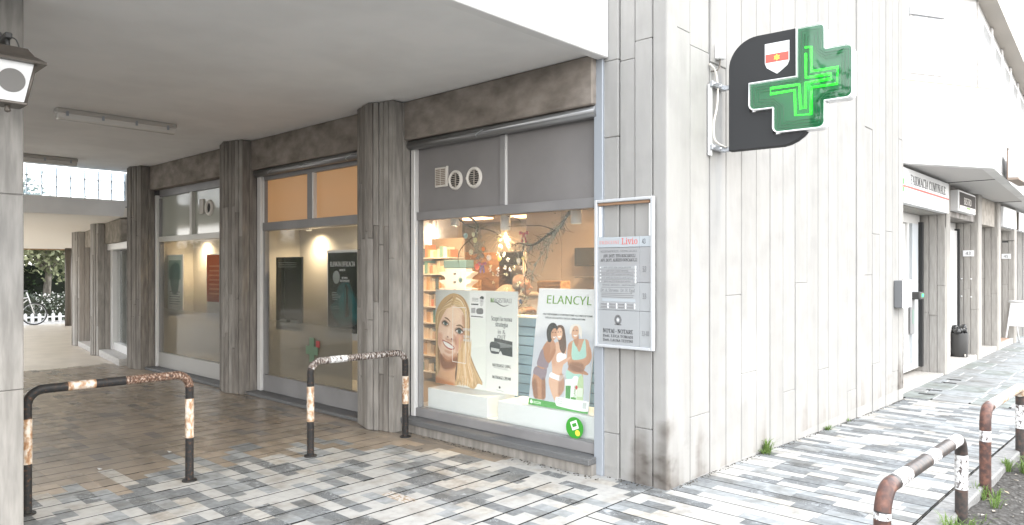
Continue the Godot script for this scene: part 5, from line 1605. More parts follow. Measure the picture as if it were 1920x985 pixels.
	part("panel", bx(Vector3(-0.3, 0.42, -0.02), Vector3(0.3, 1.05, 0.02), 0.01, Transform3D(Basis(Vector3.RIGHT, -0.25), Vector3(0, 0, 0.2))), M.white_paint, fb)
	for s in [-1, 1]:
		part("leg", fin(tube(mb(true), [Vector3(s * 0.27, 0, 0.22), Vector3(s * 0.27, 0.95, -0.04)], 0.02, -1, 8)), M.white_paint, fb)
		part("leg", fin(tube(mb(true), [Vector3(s * 0.25, 0, -0.3), Vector3(s * 0.25, 0.95, -0.06)], 0.018, -1, 8)), M.white_paint, fb)
	part("top_rail", fin(tube(mb(true), [Vector3(-0.34, 0.98, -0.05), Vector3(0.34, 0.98, -0.05)], 0.035, -1, 10)), M.white_paint, fb)

func build_garden() -> void:
	struct("garden_path", bx(Vector3(-26.2, -0.3, -14), Vector3(-24.2, -0.004, 6)), M.step_stone)
	struct("garden_soil", bx(Vector3(-60, -0.35, -30), Vector3(-26.2, -0.01, 20)), M.earth)
	var gm := []
	for k in 4:
		var m := surf(noise_tex(tone([0.03, 0.08, 0.13, 0.09][k], [0.10, 0.24, 0.36, 0.26][k], [Color(.6, 1, .4), Color(.75, 1, .45), Color(.92, 1, .6), Color(.8, .95, .75)][k]), 95 + k, 0.3, 2, 64), Vector3(3, 3, 3), 0.55)
		m.backlight_enabled = true
		m.backlight = Color(0.12, 0.18, 0.05)
		gm.append(m)
	var bark := surf(noise_tex(tone(0.12, 0.3, Color(1, .9, .76)), 99, 0.05, 4, 128), Vector3(1, .4, 1), 0.9)
	var fence := thing("picket_fence", "low white picket fence in the sun beyond the arcade", "fence", Vector3(-25.3, 0, -6.0))
	part("rail", bx(Vector3(-0.03, 0.13, -3.0), Vector3(0.0, 0.18, 3.0), 0.004), M.white_paint, fence)
	for k in 33:
		var z := -2.9 + k * 0.182
		part("picket", fin(prism(mb(), PackedVector2Array([Vector2(-.045, 0), Vector2(.045, 0), Vector2(.045, .24), Vector2(0, .29), Vector2(-.045, .24)]), 0, 0.02, Transform3D(Basis(Vector3.UP, PI / 2), Vector3(0.0, 0, z)))), M.white_paint, fence)
	var h1 := thing("hedge", "low grey-green flowering hedge right behind the white picket fence", "hedge", Vector3(-26.1, 0, -5.5))
	part("foliage", leaf_cloud(6000, 0.045, func(): return Vector3(rng.randf_range(-.35, .35), rng.randf_range(0.02, 0.85) + rng.randfn() * 0.04, rng.randf_range(-4.5, 4.5))), gm[3], h1)
	part("blossom", leaf_cloud(240, 0.04, func(): return Vector3(rng.randf_range(.1, .4), rng.randf_range(0.3, 0.9), rng.randf_range(-2.6, -0.6))), M.white_paint, h1)
	part("dark_core", bx(Vector3(-.3, 0, -4.5), Vector3(.2, .72, 4.5), 0.1), plain(lin(0.03, Color(.8, 1, .6)), 0.9), h1)  # solid dark core added so sky does not show through the leaves
	var h2 := thing("hedge", "tall dark clipped hedge behind the low flowering one", "hedge", Vector3(-27.6, 0, -5.0))
	part("foliage", leaf_cloud(12000, 0.06, func(): return Vector3(rng.randf_range(-.45, .45), rng.randf_range(0.0, 1.9) + rng.randfn() * 0.05, rng.randf_range(-6, 7))), gm[0], h2)
	part("dark_core", bx(Vector3(-.4, 0, -6), Vector3(.3, 1.75, 7), 0.1), plain(lin(0.015, Color(.7, 1, .5)), 0.9), h2)  # solid filler added inside the foliage to close the sky gaps
	var labs := ["light green tree with a pale bare trunk rising in front of the tall hedge", "leafy tree behind the tall hedge, left of the pale trunk", "bushy tree behind the tall hedge, right of the pale trunk", "far tree at the back of the sunny garden, nearest the pillar", "far tree at the back of the sunny garden, behind the ribbed pier"]
	var spots := [Vector3(-26.8, 0, -6.75), Vector3(-29.5, 0, -5.2), Vector3(-29.8, 0, -8.6), Vector3(-33, 0, -3.5), Vector3(-33, 0, -11)]
	for k in 5:
		var t := thing("tree", labs[k], "tree", spots[k], 0.0, "trees in the sunny garden")
		var hgt: float = [1.6, 1.1, 1.0, 1.2, 1.3][k]
		part("trunk", tb(smooth_path([Vector3.ZERO, Vector3(0.03, hgt * 0.5, 0.02), Vector3(-0.03, hgt, -0.04), Vector3(0.05, hgt + 1.5, 0.1)], 4), 0.15, 0.06, 10), bark, t)
		for j in 4:
			var a := TAU * j / 4.0 + k
			part("limb", tb([Vector3(-0.02, hgt * 0.95, 0), Vector3(cos(a) * 0.6, hgt + 0.7, sin(a) * 0.6), Vector3(cos(a) * 1.2, hgt + 1.3, sin(a) * 1.2)], 0.06, 0.02, 6), bark, t)
		var clumps := []
		for j in 26:
			var dir := Vector3(rng.randfn(), rng.randfn() * 0.8, rng.randfn()).normalized() * rng.randf_range(0.5, 1.0)
			clumps.append(Vector3(0, hgt + 1.3, 0) + dir * Vector3(1.7, 1.5, 1.7))
		part("crown", leaf_cloud(6500, 0.085, func(): return (clumps[rng.randi() % 26] as Vector3) + Vector3(rng.randfn(), rng.randfn(), rng.randfn()) * 0.27), gm[[2, 1, 2, 1, 1][k]], t)
	# unseen hedge, house and trees added to fill reflections and block low sky
	var h3 := thing("hedge", "unseen tall hedge added across the street for the shop windows to mirror", "hedge", Vector3(-28.0, -0.3, 6.5))
	part("dark_core", bx(Vector3(-26, 0, -.4), Vector3(20, 3.0, .4), 0.1), plain(lin(0.02, Color(.7, 1, .5)), 0.9), h3)
	part("foliage", leaf_cloud(9000, 0.12, func(): return Vector3(rng.randf_range(-26, 20), rng.randf_range(0.0, 3.3), rng.randf_range(-.6, .1))), gm[1], h3)
	var oh := thing("added_opposite_house", "unseen plain house added across the street to hold back low sky light", "building", Vector3(-24, -0.3, 10))
	part("wall", bx(Vector3(-9, 0, 0), Vector3(9, 7.5, 6)), M.room_wall, oh)
	part("roof", bx(Vector3(-9.5, 7.5, -0.6), Vector3(9.5, 7.9, 6.6), 0.05), M.wood_dark, oh)
	for k in 6:
		for r in 2:
			part("window", bx(Vector3(-8 + k * 2.8, 1.2 + r * 3.2, -0.03), Vector3(-6.8 + k * 2.8, 2.8 + r * 3.2, 0.02), 0.01), M.dark_metal, oh)
	for k in 2:
		var st := thing("added_street_tree", ["unseen tall tree added across the street for the green cross glass to mirror", "second unseen tall tree added across the street for the shop glass to mirror"][k], "tree", [Vector3(-6.5, -0.3, 12), Vector3(-14.5, -0.3, 14)][k])
		part("trunk", tb(smooth_path([Vector3.ZERO, Vector3(0.05, 1.6, 0.03), Vector3(-0.04, 3.4, -0.05), Vector3(0.1, 6.5, 0.1)], 4), 0.2, 0.06, 10), bark, st)
		var cl := []
		for j in 30: cl.append(Vector3(0, 6.0, 0) + Vector3(rng.randfn(), rng.randfn(), rng.randfn()).normalized() * rng.randf_range(0.6, 1.0) * Vector3(2.6, 2.8, 2.6))
		part("crown", leaf_cloud(6000, 0.12, func(): return (cl[rng.randi() % 30] as Vector3) + Vector3(rng.randfn(), rng.randfn(), rng.randfn()) * 0.4), gm[1], st)
	# bicycle by the canopy post
	var bk := thing("bicycle", "pale bicycle with a red saddle parked by the brown post", "bicycle", Vector3(-24.3, 0, -4.75), 1.3)
	for s in [0.0, 1.02]:
		var ring := []
		for k in 25: ring.append(Vector3(s + cos(TAU * k / 24) * 0.31, 0.33 + sin(TAU * k / 24) * 0.31, 0))
		var wh := part("wheel", tb(ring, 0.018, -1, 6, false), M.vent_dark, bk)
		ring = []
		for k in 25: ring.append(Vector3(s + cos(TAU * k / 24) * 0.285, 0.33 + sin(TAU * k / 24) * 0.285, 0))
		part("rim", tb(ring, 0.012, -1, 6, false), M.steel_pale, wh)
		var sp := mb()
		for k in 12: tube(sp, [Vector3(s, 0.33, 0), Vector3(s + cos(TAU * k / 12) * 0.28, 0.33 + sin(TAU * k / 12) * 0.28, 0)], 0.002, -1, 4)
		part("spokes", fin(sp), M.steel_pale, wh)
	var fr := mb(true)
	for e in [[0, .33, .38, .30], [.38, .30, .30, .82], [0, .33, .32, .70], [.38, .30, .86, .74], [.33, .70, .86, .80], [1.02, .33, .84, .95]]:
		tube(fr, [Vector3(e[0], e[1], 0), Vector3(e[2], e[3], 0)], 0.016, -1, 8)
	part("frame", fin(fr), M.white_paint, bk)
	part("handlebar", tb(smooth_path([Vector3(0.72, 0.98, -0.27), Vector3(0.84, 1.0, -0.12), Vector3(0.84, 1.0, 0.12), Vector3(0.72, 0.98, 0.27)], 4), 0.013, -1, 8), M.dark_metal, bk)
	part("saddle", bx(Vector3(0.16, 0.84, -0.07), Vector3(0.42, 0.90, 0.07), 0.025), M.red_print, bk)
	part("mudguard", tb(smooth_path([Vector3(-0.36, 0.40, 0), Vector3(-0.2, 0.64, 0), Vector3(0.1, 0.69, 0), Vector3(0.3, 0.55, 0)], 4), 0.025, -1, 6), M.white_paint, bk)

func build_window_display() -> void:
	# posters in the two showcases
	var g3 := [[leaflet_print(0), -11.83, 0.86, 0.58, 0.97, "pale green poster at the left of the far showcase window"], [leaflet_print(1), -10.30, 0.85, 0.72, 0.97, "orange poster at the right of the far showcase window"], [leaflet_print(2), -8.30, 0.83, 0.62, 0.92, "glossy black poster with two jars, left in the middle showcase"]]
	for e in g3:
		var p := thing("poster", e[5], "poster", Vector3(e[1], e[2], -4.76), 0.0, "posters in the showcases")
		part("backing", bx(Vector3(-e[3] / 2 - 0.012, -0.012, -0.02), Vector3(e[3] / 2 + 0.012, e[4] + 0.012, -0.002), 0.003), M.card if e[0] != g3[2][0] else M.dark_metal, p)
		part("print", picture(e[3], e[4]), e[0], p)
	var dp := thing("poster", "dark teal poster headed ELEVATA EFFICACIA, right in the middle showcase", "poster", Vector3(-7.05, 0.84, -4.76), 0.0, "posters in the showcases")
	part("backing", bx(Vector3(-0.37, -0.05, -0.02), Vector3(0.37, 0.99, -0.002), 0.003), M.card, dp)
	var tp := part("print", picture(0.70, 0.93), teal_print(), dp)
	tp.position = Vector3(0, 0.03, 0)
	text("lettering", "ELEVATA EFFICACIA", M.card, dp, Transform3D(Basis(), Vector3(-0.05, 0.825, 0.002)), 0.055, 0.50)
	text("lettering", "ANTIETÀ", M.card, dp, Transform3D(Basis(), Vector3(-0.05, 0.755, 0.002)), 0.022)
	text("lettering", "RETINOL", M.card, dp, Transform3D(Basis(), Vector3(0.0, 0.665, 0.002)), 0.022)
	text("lettering", "INTENSIVE", M.card, dp, Transform3D(Basis(), Vector3(0.0, 0.63, 0.002)), 0.026, 0.19)
	# green cross transfer on the middle showcase glass
	var gx := thing("window_sticker", "green cross transfer with a small red emblem, low on the middle showcase glass", "sticker", Vector3(-7.52, 0.50, -4.615))
	part("cross", fin(prism(mb(), PackedVector2Array([Vector2(-.05, 0), Vector2(.05, 0), Vector2(.05, .09), Vector2(.13, .09), Vector2(.13, .19), Vector2(.05, .19), Vector2(.05, .29), Vector2(-.05, .29), Vector2(-.05, .19), Vector2(-.13, .19), Vector2(-.13, .09), Vector2(-.05, .09)]), -0.003, 0.002)), plain(lin(0.16, Color(.6, 1, .6)), 0.5), gx)
	part("emblem", bx(Vector3(0.10, 0.185, -0.001), Vector3(0.17, 0.26, 0.004)), plain(lin(0.3, Color(1, .12, .12)), 0.5), gx)
	# plinths in the shop window
	var p1 := thing("plinth", "low white display plinth under the smiling woman's poster", "plinth", Vector3(-5.075, 0.227, -4.88))
	part("block", bx(Vector3(-0.42, 0, -0.19), Vector3(0.42, 0.19, 0.19), 0.004), M.plinth, p1)
	var p2 := thing("plinth", "low white display plinth under the three women's poster", "plinth", Vector3(-3.965, 0.227, -4.86))
	part("block", bx(Vector3(-0.555, 0, -0.17), Vector3(0.55, 0.18, 0.17), 0.004), M.plinth, p2)
	part("window_bed", bx(Vector3(-5.70, 0.12, -5.30), Vector3(-3.125, 0.2265, -4.69)), M.plinth, get_node("concrete_building"))
	# poster with the smiling woman: a folded card standing on the plinth
	var a := thing("poster", "folding card poster of a smiling blonde woman beside a column of cream advertising", "poster", Vector3(-5.07, 0.42, -4.93), 0.0, "posters in the shop window")
	part("left_leaf", bx(Vector3(-0.585, 0, -0.012), Vector3(0.158, 0.975, -0.002), 0.002), M.card, a)
	part("right_leaf", bx(Vector3(0.162, 0, -0.012), Vector3(0.575, 0.975, -0.002), 0.002), M.card, a)
	var pr := part("print", picture(0.742, 0.973), portrait_print(), a)
	pr.position = Vector3(-0.213, 0.001, 0)
	pr = part("print", picture(0.412, 0.973), cream_print(), a)
	pr.position = Vector3(0.368, 0.001, 0)
	text("lettering", "MAGISTRALI", M.grey_print, a, Transform3D(Basis(), Vector3(0.365, 0.885, 0.002)), 0.042, 0.27)
	text("lettering", "M", M.green_print, a, Transform3D(Basis(), Vector3(0.245, 0.885, 0.0025)), 0.042)
	text("lettering", "Scopri la nuova", M.black_print, a, Transform3D(Basis(), Vector3(0.37, 0.71, 0.002)), 0.042, 0.27)
	text("lettering", "strategia", M.black_print, a, Transform3D(Basis(), Vector3(0.37, 0.655, 0.002)), 0.042, 0.16)
	text("lettering", "in &", M.grey_print, a, Transform3D(Basis(), Vector3(0.37, 0.585, 0.002)), 0.04)
	text("lettering", "OUT", M.black_print, a, Transform3D(Basis(), Vector3(0.37, 0.535, 0.002)), 0.04)
	text("lettering", "NUTRIAGE ORAL", M.black_print, a, Transform3D(Basis(), Vector3(0.37, 0.263, 0.002)), 0.028, 0.24)
	text("lettering", "NUTRIAGE CREAM", M.black_print, a, Transform3D(Basis(), Vector3(0.37, 0.148, 0.002)), 0.028, 0.24)
	text("lettering", "DIVENTA", M.card, a, Transform3D(Basis(), Vector3(-0.10, 0.58, 0.002)), 0.026, 0.12)
	text("lettering", "IL TUO", M.card, a, Transform3D(Basis(), Vector3(-0.11, 0.51, 0.002)), 0.026, 0.09)
	text("lettering", "ANTIAGE", M.card, a, Transform3D(Basis(), Vector3(-0.10, 0.475, 0.002)), 0.026, 0.12)
	# poster with the three women, leaning back
	var c := thing("poster", "tall leaning card poster of three women in underwear with a green foot", "poster", Vector3(-3.862, 0.41, -4.735), 0.0, "posters in the shop window")
	c.rotation.x = -0.145
	part("card", bx(Vector3(-0.328, 0, -0.012), Vector3(0.328, 1.035, -0.002), 0.002), M.card, c)
	part("print", picture(0.654, 1.033), trio_print(), c)
	text("lettering", "ELANCYL", M.green_print, c, Transform3D(Basis(), Vector3(0.02, 0.935, 0.003)), 0.072, 0.49)
	text("lettering", "PER PREVENIRE E CONTRASTARE GLI INESTETISMI", M.black_print, c, Transform3D(Basis(), Vector3(0.02, 0.805, 0.003)), 0.015, 0.54)
	text("lettering", "DELLA CELLULITE E DELLE SMAGLIATURE", M.black_print, c, Transform3D(Basis(), Vector3(0.0, 0.775, 0.003)), 0.015, 0.44)
	text("lettering", "ELANCYL", M.green_print, c, Transform3D(Basis(Vector3(0, 0, 1), PI / 2), Vector3(0.175, 0.17, 0.003)), 0.022, 0.11)
	var stk := thing("window_sticker", "round green sticker with a white square and yellow dot, low on the shop window", "sticker", Vector3(-3.583, 0.31, -4.622))
	var circ := PackedVector2Array()
	for k in 32: circ.append(Vector2(cos(TAU * k / 32), sin(TAU * k / 32)) * 0.088)
	part("disc", fin(prism(mb(), circ, 0, 0.003)), M.leaf_green, stk)
	part("white_square", bx(Vector3(-0.035, -0.035, 0.003), Vector3(0.035, 0.035, 0.0045), 0.0, Transform3D(Basis(Vector3(0, 0, 1), 0.4), Vector3(0.0, 0.022, 0))), M.card, stk)
	part("green_mark", bx(Vector3(-0.022, -0.014, 0.0045), Vector3(0.022, 0.014, 0.0055), 0.0, Transform3D(Basis(Vector3(0, 0, 1), 0.4), Vector3(0.0, 0.024, 0))), M.leaf_green, stk)
	var dot := PackedVector2Array()
	for k in 16: dot.append(Vector2(cos(TAU * k / 16), sin(TAU * k / 16)) * 0.024 + Vector2(0.032, -0.038))
	part("yellow_dot", fin(prism(mb(), dot, 0.003, 0.0045)), M.yellow, stk)
	# slatted blue back panel of the display
	var bp := thing("display_screen", "pale blue slatted panel with a white cap behind the two posters", "screen", Vector3(-4.45, 0.12, -5.34))
	part("board", bx(Vector3(-1.25, 0, -0.03), Vector3(1.25, 1.0, -0.012)), plain(lin(0.3, Color(.45, .7, 1)), 0.6), bp)
	part("cap", bx(Vector3(-1.26, 1.0, -0.05), Vector3(1.26, 1.025, 0.03), 0.004), M.card, bp)
	for k in 10:
		part("slat", bx(Vector3(-1.25, 0.998 - 0.095 * (k + 1) + 0.012, -0.012), Vector3(1.25, 0.998 - 0.095 * k, 0.01), 0.004), M.sky_blue, bp)
	# spotlights hung above the display
	spot_cylinder(Vector3(-4.905, 1.995, -5.2), 2.46, "middle white cylinder spotlight, lighting the twig star", 1.8)
	spot_cylinder(Vector3(-5.645, 2.07, -5.2), 2.46, "leftmost white cylinder spotlight over the display", 0.9, Vector3(-6.4, 1.35, -6.0))
	spot_cylinder(Vector3(-4.015, 2.02, -5.2), 2.46, "rightmost white cylinder spotlight over the display", 1.0)
	# branches
	var Z := -5.2
	var line := func(pts: Array, wob: float) -> Array:
		var o := []
		for i in range(0, pts.size(), 2): o.append(Vector3(pts[i], pts[i + 1], Z + rng.randf_range(-wob, wob)))
		return smooth_path(o, 5)
	var br := thing("decorated_branch", "long bare branch garland drooping from the window's top right corner", "branch", Vector3.ZERO)
	var main: Array = line.call([-4.05, 2.2, -4.14, 2.07, -4.23, 2.0, -4.34, 1.92, -4.44, 1.87, -4.54, 1.84, -4.64, 1.84, -4.71, 1.86, -4.78, 1.85], 0.03)
	var drop: Array = line.call([-4.64, 1.84, -4.66, 1.75, -4.63, 1.62, -4.64, 1.5, -4.65, 1.34, -4.69, 1.25, -4.78, 1.19], 0.02)
	var droop: Array = line.call([-4.12, 2.09, -4.23, 1.99, -4.31, 1.88, -4.41, 1.77, -4.47, 1.66, -4.56, 1.55], 0.03)
	part("stem", tb(main, 0.016, 0.005, 7), M.twig, br)
	part("stem", tb(drop, 0.006, 0.002, 6), M.twig, br)
	part("stem", tb(droop, 0.01, 0.003, 6), M.twig_pale, br)
	part("stem", tb(line.call([-4.16, 2.04, -4.26, 1.91, -4.34, 1.83, -4.39, 1.71, -4.44, 1.57], 0.03), 0.008, 0.002, 6), M.twig_pale, br)
	part("stem", tb(line.call([-4.30, 1.98, -4.44, 2.02, -4.64, 2.03, -4.83, 2.03, -4.97, 2.02], 0.02), 0.006, 0.002, 6), M.twig, br)
	var tw := mb(true)
	var tw2 := mb(true)
	for path in [main, droop, drop, main, droop]:
		for k in 26:
			var p: Vector3 = path[rng.randi() % path.size()]
			var d := Vector3(rng.randfn() * 0.5 - 0.35, rng.randfn() * 0.5 - 0.6, rng.randfn() * 0.4).normalized()
			var l := rng.randf_range(0.05, 0.17)
			tube(tw if k % 3 != 0 else tw2, [p, p + d * l * 0.5 + Vector3(rng.randfn(), rng.randfn(), rng.randfn()) * 0.01, p + d * l], 0.0028, 0.001, 4, false)
	part("twigs", fin(tw), M.twig, br)
	part("pale_twigs", fin(tw2), M.twig_pale, br)
	part("sprigs", leaf_cloud(420, 0.014, func():
		var src: Array = [main, droop, drop][rng.randi() % 3]
		return (src[rng.randi() % src.size()] as Vector3) + Vector3(rng.randfn() * 0.035, rng.randfn() * 0.04 - 0.02, rng.randfn() * 0.03)), M.twig_pale, br)
	var bl := thing("decorated_branch", "thin grey-green branch arching in from the window's top left corner", "branch", Vector3.ZERO)
	var la: Array = line.call([-5.67, 2.18, -5.49, 2.08, -5.33, 2.03, -5.14, 2.01, -4.99, 1.95, -4.85, 1.89, -4.78, 1.84], 0.02)
	var lb: Array = line.call([-5.43, 2.16, -5.33, 2.10, -5.30, 2.03, -5.37, 1.95, -5.49, 1.86, -5.58, 1.79, -5.58, 1.72], 0.02)
	var lc: Array = line.call([-5.33, 2.03, -5.31, 1.93, -5.33, 1.85, -5.29, 1.76, -5.27, 1.70], 0.02)
	part("stem", tb(la, 0.008, 0.003, 6), M.twig, bl)
	part("stem", tb(lb, 0.012, 0.003, 6), M.twig, bl)
	part("stem", tb(lc, 0.007, 0.002, 6), M.twig_pale, bl)
	part("stem", tb(line.call([-5.43, 1.91, -5.33, 1.83, -5.22, 1.76, -5.10, 1.70, -4.99, 1.70, -4.85, 1.71], 0.02), 0.004, 0.002, 5), M.twig, bl)
	part("stem", tb(line.call([-4.97, 2.11, -4.85, 2.13, -4.73, 2.09, -4.68, 2.02], 0.02), 0.005, 0.002, 5), M.twig, bl)
	part("catkins", leaf_cloud(300, 0.012, func(): return Vector3(-5.29, 1.80, Z) + Vector3(rng.randfn() * 0.035, rng.randfn() * 0.09, rng.randfn() * 0.03)), M.twig_pale, bl)
	tw = mb(true)
	for path in [la, lb, lc]:
		for k in 9:
			var p: Vector3 = path[rng.randi() % path.size()]
			var d := Vector3(rng.randfn(), rng.randfn() - 0.3, rng.randfn() * 0.5).normalized()
			tube(tw, [p, p + d * rng.randf_range(0.05, 0.14)], 0.0026, 0.001, 4, false)
	part("twigs", fin(tw), M.twig, bl)
	var bb := thing("blossom_garland", "curling wire garland dotted with small white blossoms in mid window", "garland", Vector3.ZERO)
	var ar: Array = line.call([-5.19, 1.82, -5.22, 1.76, -5.14, 1.66, -5.12, 1.58, -5.03, 1.55, -4.88, 1.56, -4.78, 1.62, -4.69, 1.57, -4.64, 1.50], 0.02)
	part("wire", tb(ar, 0.003, 0.002, 5), M.twig, bb)
	var lo: Array = line.call([-5.18, 1.52, -5.07, 1.46, -5.05, 1.40, -4.96, 1.36], 0.01)
	part("wire", tb(lo, 0.003, 0.002, 5), M.twig, bb)
	for sp in [[-5.11, 1.72], [-5.0, 1.75], [-4.92, 1.75], [-4.86, 1.70], [-5.1, 1.63], [-5.11, 1.6], [-5.07, 1.56], [-5.0, 1.55], [-4.88, 1.555], [-4.83, 1.6], [-4.77, 1.61], [-4.71, 1.66], [-5.06, 1.47], [-4.88, 1.41], [-4.72, 1.46], [-4.74, 1.35], [-4.62, 1.72], [-4.68, 1.62], [-4.64, 1.55], [-4.99, 1.6], [-4.9, 1.62]]:
		var pet := mb(true)
		for k in 5:
			var a2 := TAU * k / 5.0 + rng.randf()
			var r := rng.randf_range(0.009, 0.017)
			var o := Vector3(sp[0] + cos(a2) * r, sp[1] + sin(a2) * r, Z + 0.01 + rng.randf_range(-.01, .01))
			lathe(pet, [Vector2(0, -r * 0.7), Vector2(r * 0.6, 0), Vector2(0, r * 0.7)], 6, Transform3D(Basis(), o))
		part("blossom", fin(pet), [M.card, M.cream, plain(lin(0.65, Color(1, .95, .6)), 0.5)][rng.randi() % 3], bb)
	var star := thing("twig_star", "spiky ball of pale twigs right under the middle spotlight", "ornament", Vector3(-4.95, 1.93, -5.2))
	var ss := mb(true)
	for k in 46:
		var d := Vector3(rng.randfn(), rng.randfn() * 0.55 - 0.15, rng.randfn()).normalized()
		tube(ss, [d * 0.01, d * 0.09 + Vector3(0, 0.008, 0), d * rng.randf_range(0.11, 0.20) + Vector3(0, -0.02, 0)], 0.003, 0.001, 4, false)
	part("twigs", fin(ss), plain(lin(0.5, Color(1, .86, .62)), 0.7), star)
	# eggs
	var eg := [[-5.45, 1.955, "9ec4cc", .062, "pale blue egg hanging top left on the thin branch"], [-5.31, 1.905, "d9dca8", .062, "pale yellow-green egg below the left branch fork"], [-5.335, 1.965, "e3e6c4", .05, "small cream-green egg at the left branch fork"], [-5.37, 1.78, "e8e2bf", .062, "cream egg left of the catkins"], [-5.19, 1.81, "ef8a3c", .05, "bright orange egg right of the catkins"], [-4.95, 1.82, "efdcae", .062, "buff egg hanging straight below the twig star"], [-4.97, 1.90, "f0e7a4", .05, "pale yellow egg within the twig star"], [-5.28, 1.63, "ee6f58", .066, "coral red egg lowest on the left branch"], [-5.11, 1.72, "f3e4d4", .062, "white egg between coral egg and blossom garland"], [-4.96, 1.71, "f2dc6a", .055, "yellow egg hanging in front of the dark monitor"], [-4.70, 1.69, "f3ead8", .055, "white egg hanging left of the slatted wood panel"], [-5.53, 1.49, "8fb3a8", .06, "sage green egg in front of the white rack"], [-4.64, 1.71, "ecd88c", .045, "small yellow egg beside the slatted wood panel"]]
	for e in eg: egg(Vector3(e[0], e[1], Z + 0.03), Color.html(e[2]), e[3], e[4], 0.06)
	for k in 2:
		var c0: Vector3 = [Vector3(-4.64, 1.95, Z + 0.02), Vector3(-5.215, 1.655, Z + 0.02)][k]
		var bw := thing("ribbon_bow", ["red gauze bow tied near the top of the right branch", "small pink and violet bow beside the coral egg"][k], "bow", c0)
		for s in [-1, 1]:
			part("loop", fin(prism(mb(), rounded([Vector2(0, 0), Vector2(s * 0.055, 0.035), Vector2(s * 0.06, -0.012)], [0.0, 0.012, 0.012], 4), -0.006, 0.006)), plain(lin(0.4, [Color(1, .2, .25), Color(1, .35, .5)][k]), 0.7), bw)
			part("tail", fin(prism(mb(), PackedVector2Array([Vector2(0, 0), Vector2(s * 0.02, -0.09), Vector2(s * 0.038, -0.08), Vector2(s * 0.012, 0.0)]), -0.003, 0.003)), plain(lin(0.36, [Color(1, .2, .25), Color(.5, .4, 1)][k]), 0.7), bw)
		part("knot", bx(Vector3(-0.01, -0.012, -0.009), Vector3(0.01, 0.012, 0.009), 0.004), M.red_print, bw)
	var fl := thing("blue_flower", "small blue paper flower at the tip of the drooping twig", "ornament", Vector3(-4.68, 1.29, Z + 0.02))
	for k in 5:
		part("petal", fin(lathe(mb(true), [Vector2(0, -0.016), Vector2(0.009, 0), Vector2(0, 0.016)], 8, Transform3D(Basis(Vector3(0, 0, 1), TAU * k / 5.0), Vector3(-sin(TAU * k / 5.0), cos(TAU * k / 5.0), 0) * 0.016))), plain(lin(0.3, Color(.3, .5, 1)), 0.6), fl)
	# white display rack with teal header
	var rk := thing("display_rack", "white lit display rack with comb-like sides and a teal header", "rack", Vector3(-6.45, 0.12, -6.0), 0.25)
	part("header", bx(Vector3(-0.165, 1.50, -0.09), Vector3(0.165, 1.60, 0.09), 0.006), plain(lin(0.3, Color(.5, .85, .92)), 0.5), rk)
	part("column", bx(Vector3(-0.15, 0.0, -0.08), Vector3(0.15, 1.499, 0.08), 0.006), M.white_plastic, rk)
	for k in 14:
		for s in [-1, 1]:
			part("rack_arm", fin(prism(mb(), PackedVector2Array([Vector2(s * 0.15, 1.46 - k * 0.10), Vector2(s * 0.235, 1.45 - k * 0.10), Vector2(s * 0.22, 1.425 - k * 0.10), Vector2(s * 0.17, 1.40 - k * 0.10), Vector2(s * 0.15, 1.38 - k * 0.10)]), -0.08, 0.08)), M.white_plastic, rk)
		part("peg", bx(Vector3(-0.012, 1.42 - k * 0.1, 0.08), Vector3(0.012, 1.44 - k * 0.1, 0.10)), M.grey_print, rk)
	# product shelf at the left
	var sh := thing("product_shelf", "tall open shelf full of small packets at the left edge of the shop window", "shelf", Vector3(-7.12, 0.12, -6.3))
	part("back_board", bx(Vector3(-0.34, 0, -0.16), Vector3(0.30, 1.9, -0.14)), plain(lin(0.4, Color(1, .88, .76)), 0.7), sh)
	for k in 8:
		part("shelf_board", bx(Vector3(-0.34, 0.12 + k * 0.215, -0.14), Vector3(0.30, 0.135 + k * 0.215, 0.12), 0.003), M.card, sh)
		var x := -0.32
		var nth := ["first", "second", "third", "fourth", "fifth", "sixth", "seventh", "eighth", "ninth", "tenth", "eleventh", "twelfth", "thirteenth", "fourteenth", "fifteenth", "sixteenth", "seventeenth", "eighteenth"]
		var cnt := 0
		while x < 0.26:
			var w := rng.randf_range(0.035, 0.08)
			var hh := rng.randf_range(0.09, 0.18)
			var ci := rng.randi() % 9
			var pc: Color = [Color("#e8d8c4"), Color("#cf8a70"), Color("#f0ece4"), Color("#6a7c84"), Color("#d9b48c"), Color("#e2cdb8"), Color("#cfc2b0"), Color("#7aa6a2"), Color("#f3e3cf")][ci]
			tag(part("product_packet", bx(Vector3(-7.12 + x, 0.256 + k * 0.215, -6.36), Vector3(-7.12 + x + w * 0.92, 0.256 + k * 0.215 + hh, -6.22), 0.003), plain(pc, 0.5), self), "%s packet, %s from left on the %s shelf up of the tall product shelf" % [["cream", "terracotta", "white", "slate blue", "tan", "beige", "pale grey", "teal", "ivory"][ci], nth[cnt], nth[k]], "packet", "packets on the tall shelf")
			x += w
			cnt += 1
	# furniture deeper in the shop
	var cb := thing("wooden_cabinet", "tall brown wooden cabinet at the back of the shop, left of the monitor", "cabinet", Vector3(-9.05, 0.12, -9.0))
	part("body", bx(Vector3(-0.5, 0, -0.2), Vector3(0.5, 1.78, 0.1), 0.006), M.wood_dark, cb)
	part("side_panel", bx(Vector3(-0.56, 0, -0.2), Vector3(-0.5, 1.8, 0.16), 0.006), M.wood, cb)
	part("counter_box", bx(Vector3(-0.3, 0, 0.12), Vector3(0.1, 1.3, 0.4), 0.006), M.wood, cb)
	var mon := thing("wall_monitor", "dark wall monitor at the back of the shop, behind the yellow egg", "monitor", Vector3(-8.2, 1.67, -8.9))
	part("casing", bx(Vector3(-0.32, 0, -0.04), Vector3(0.30, 0.24, 0.02), 0.01), M.dark_metal, mon)
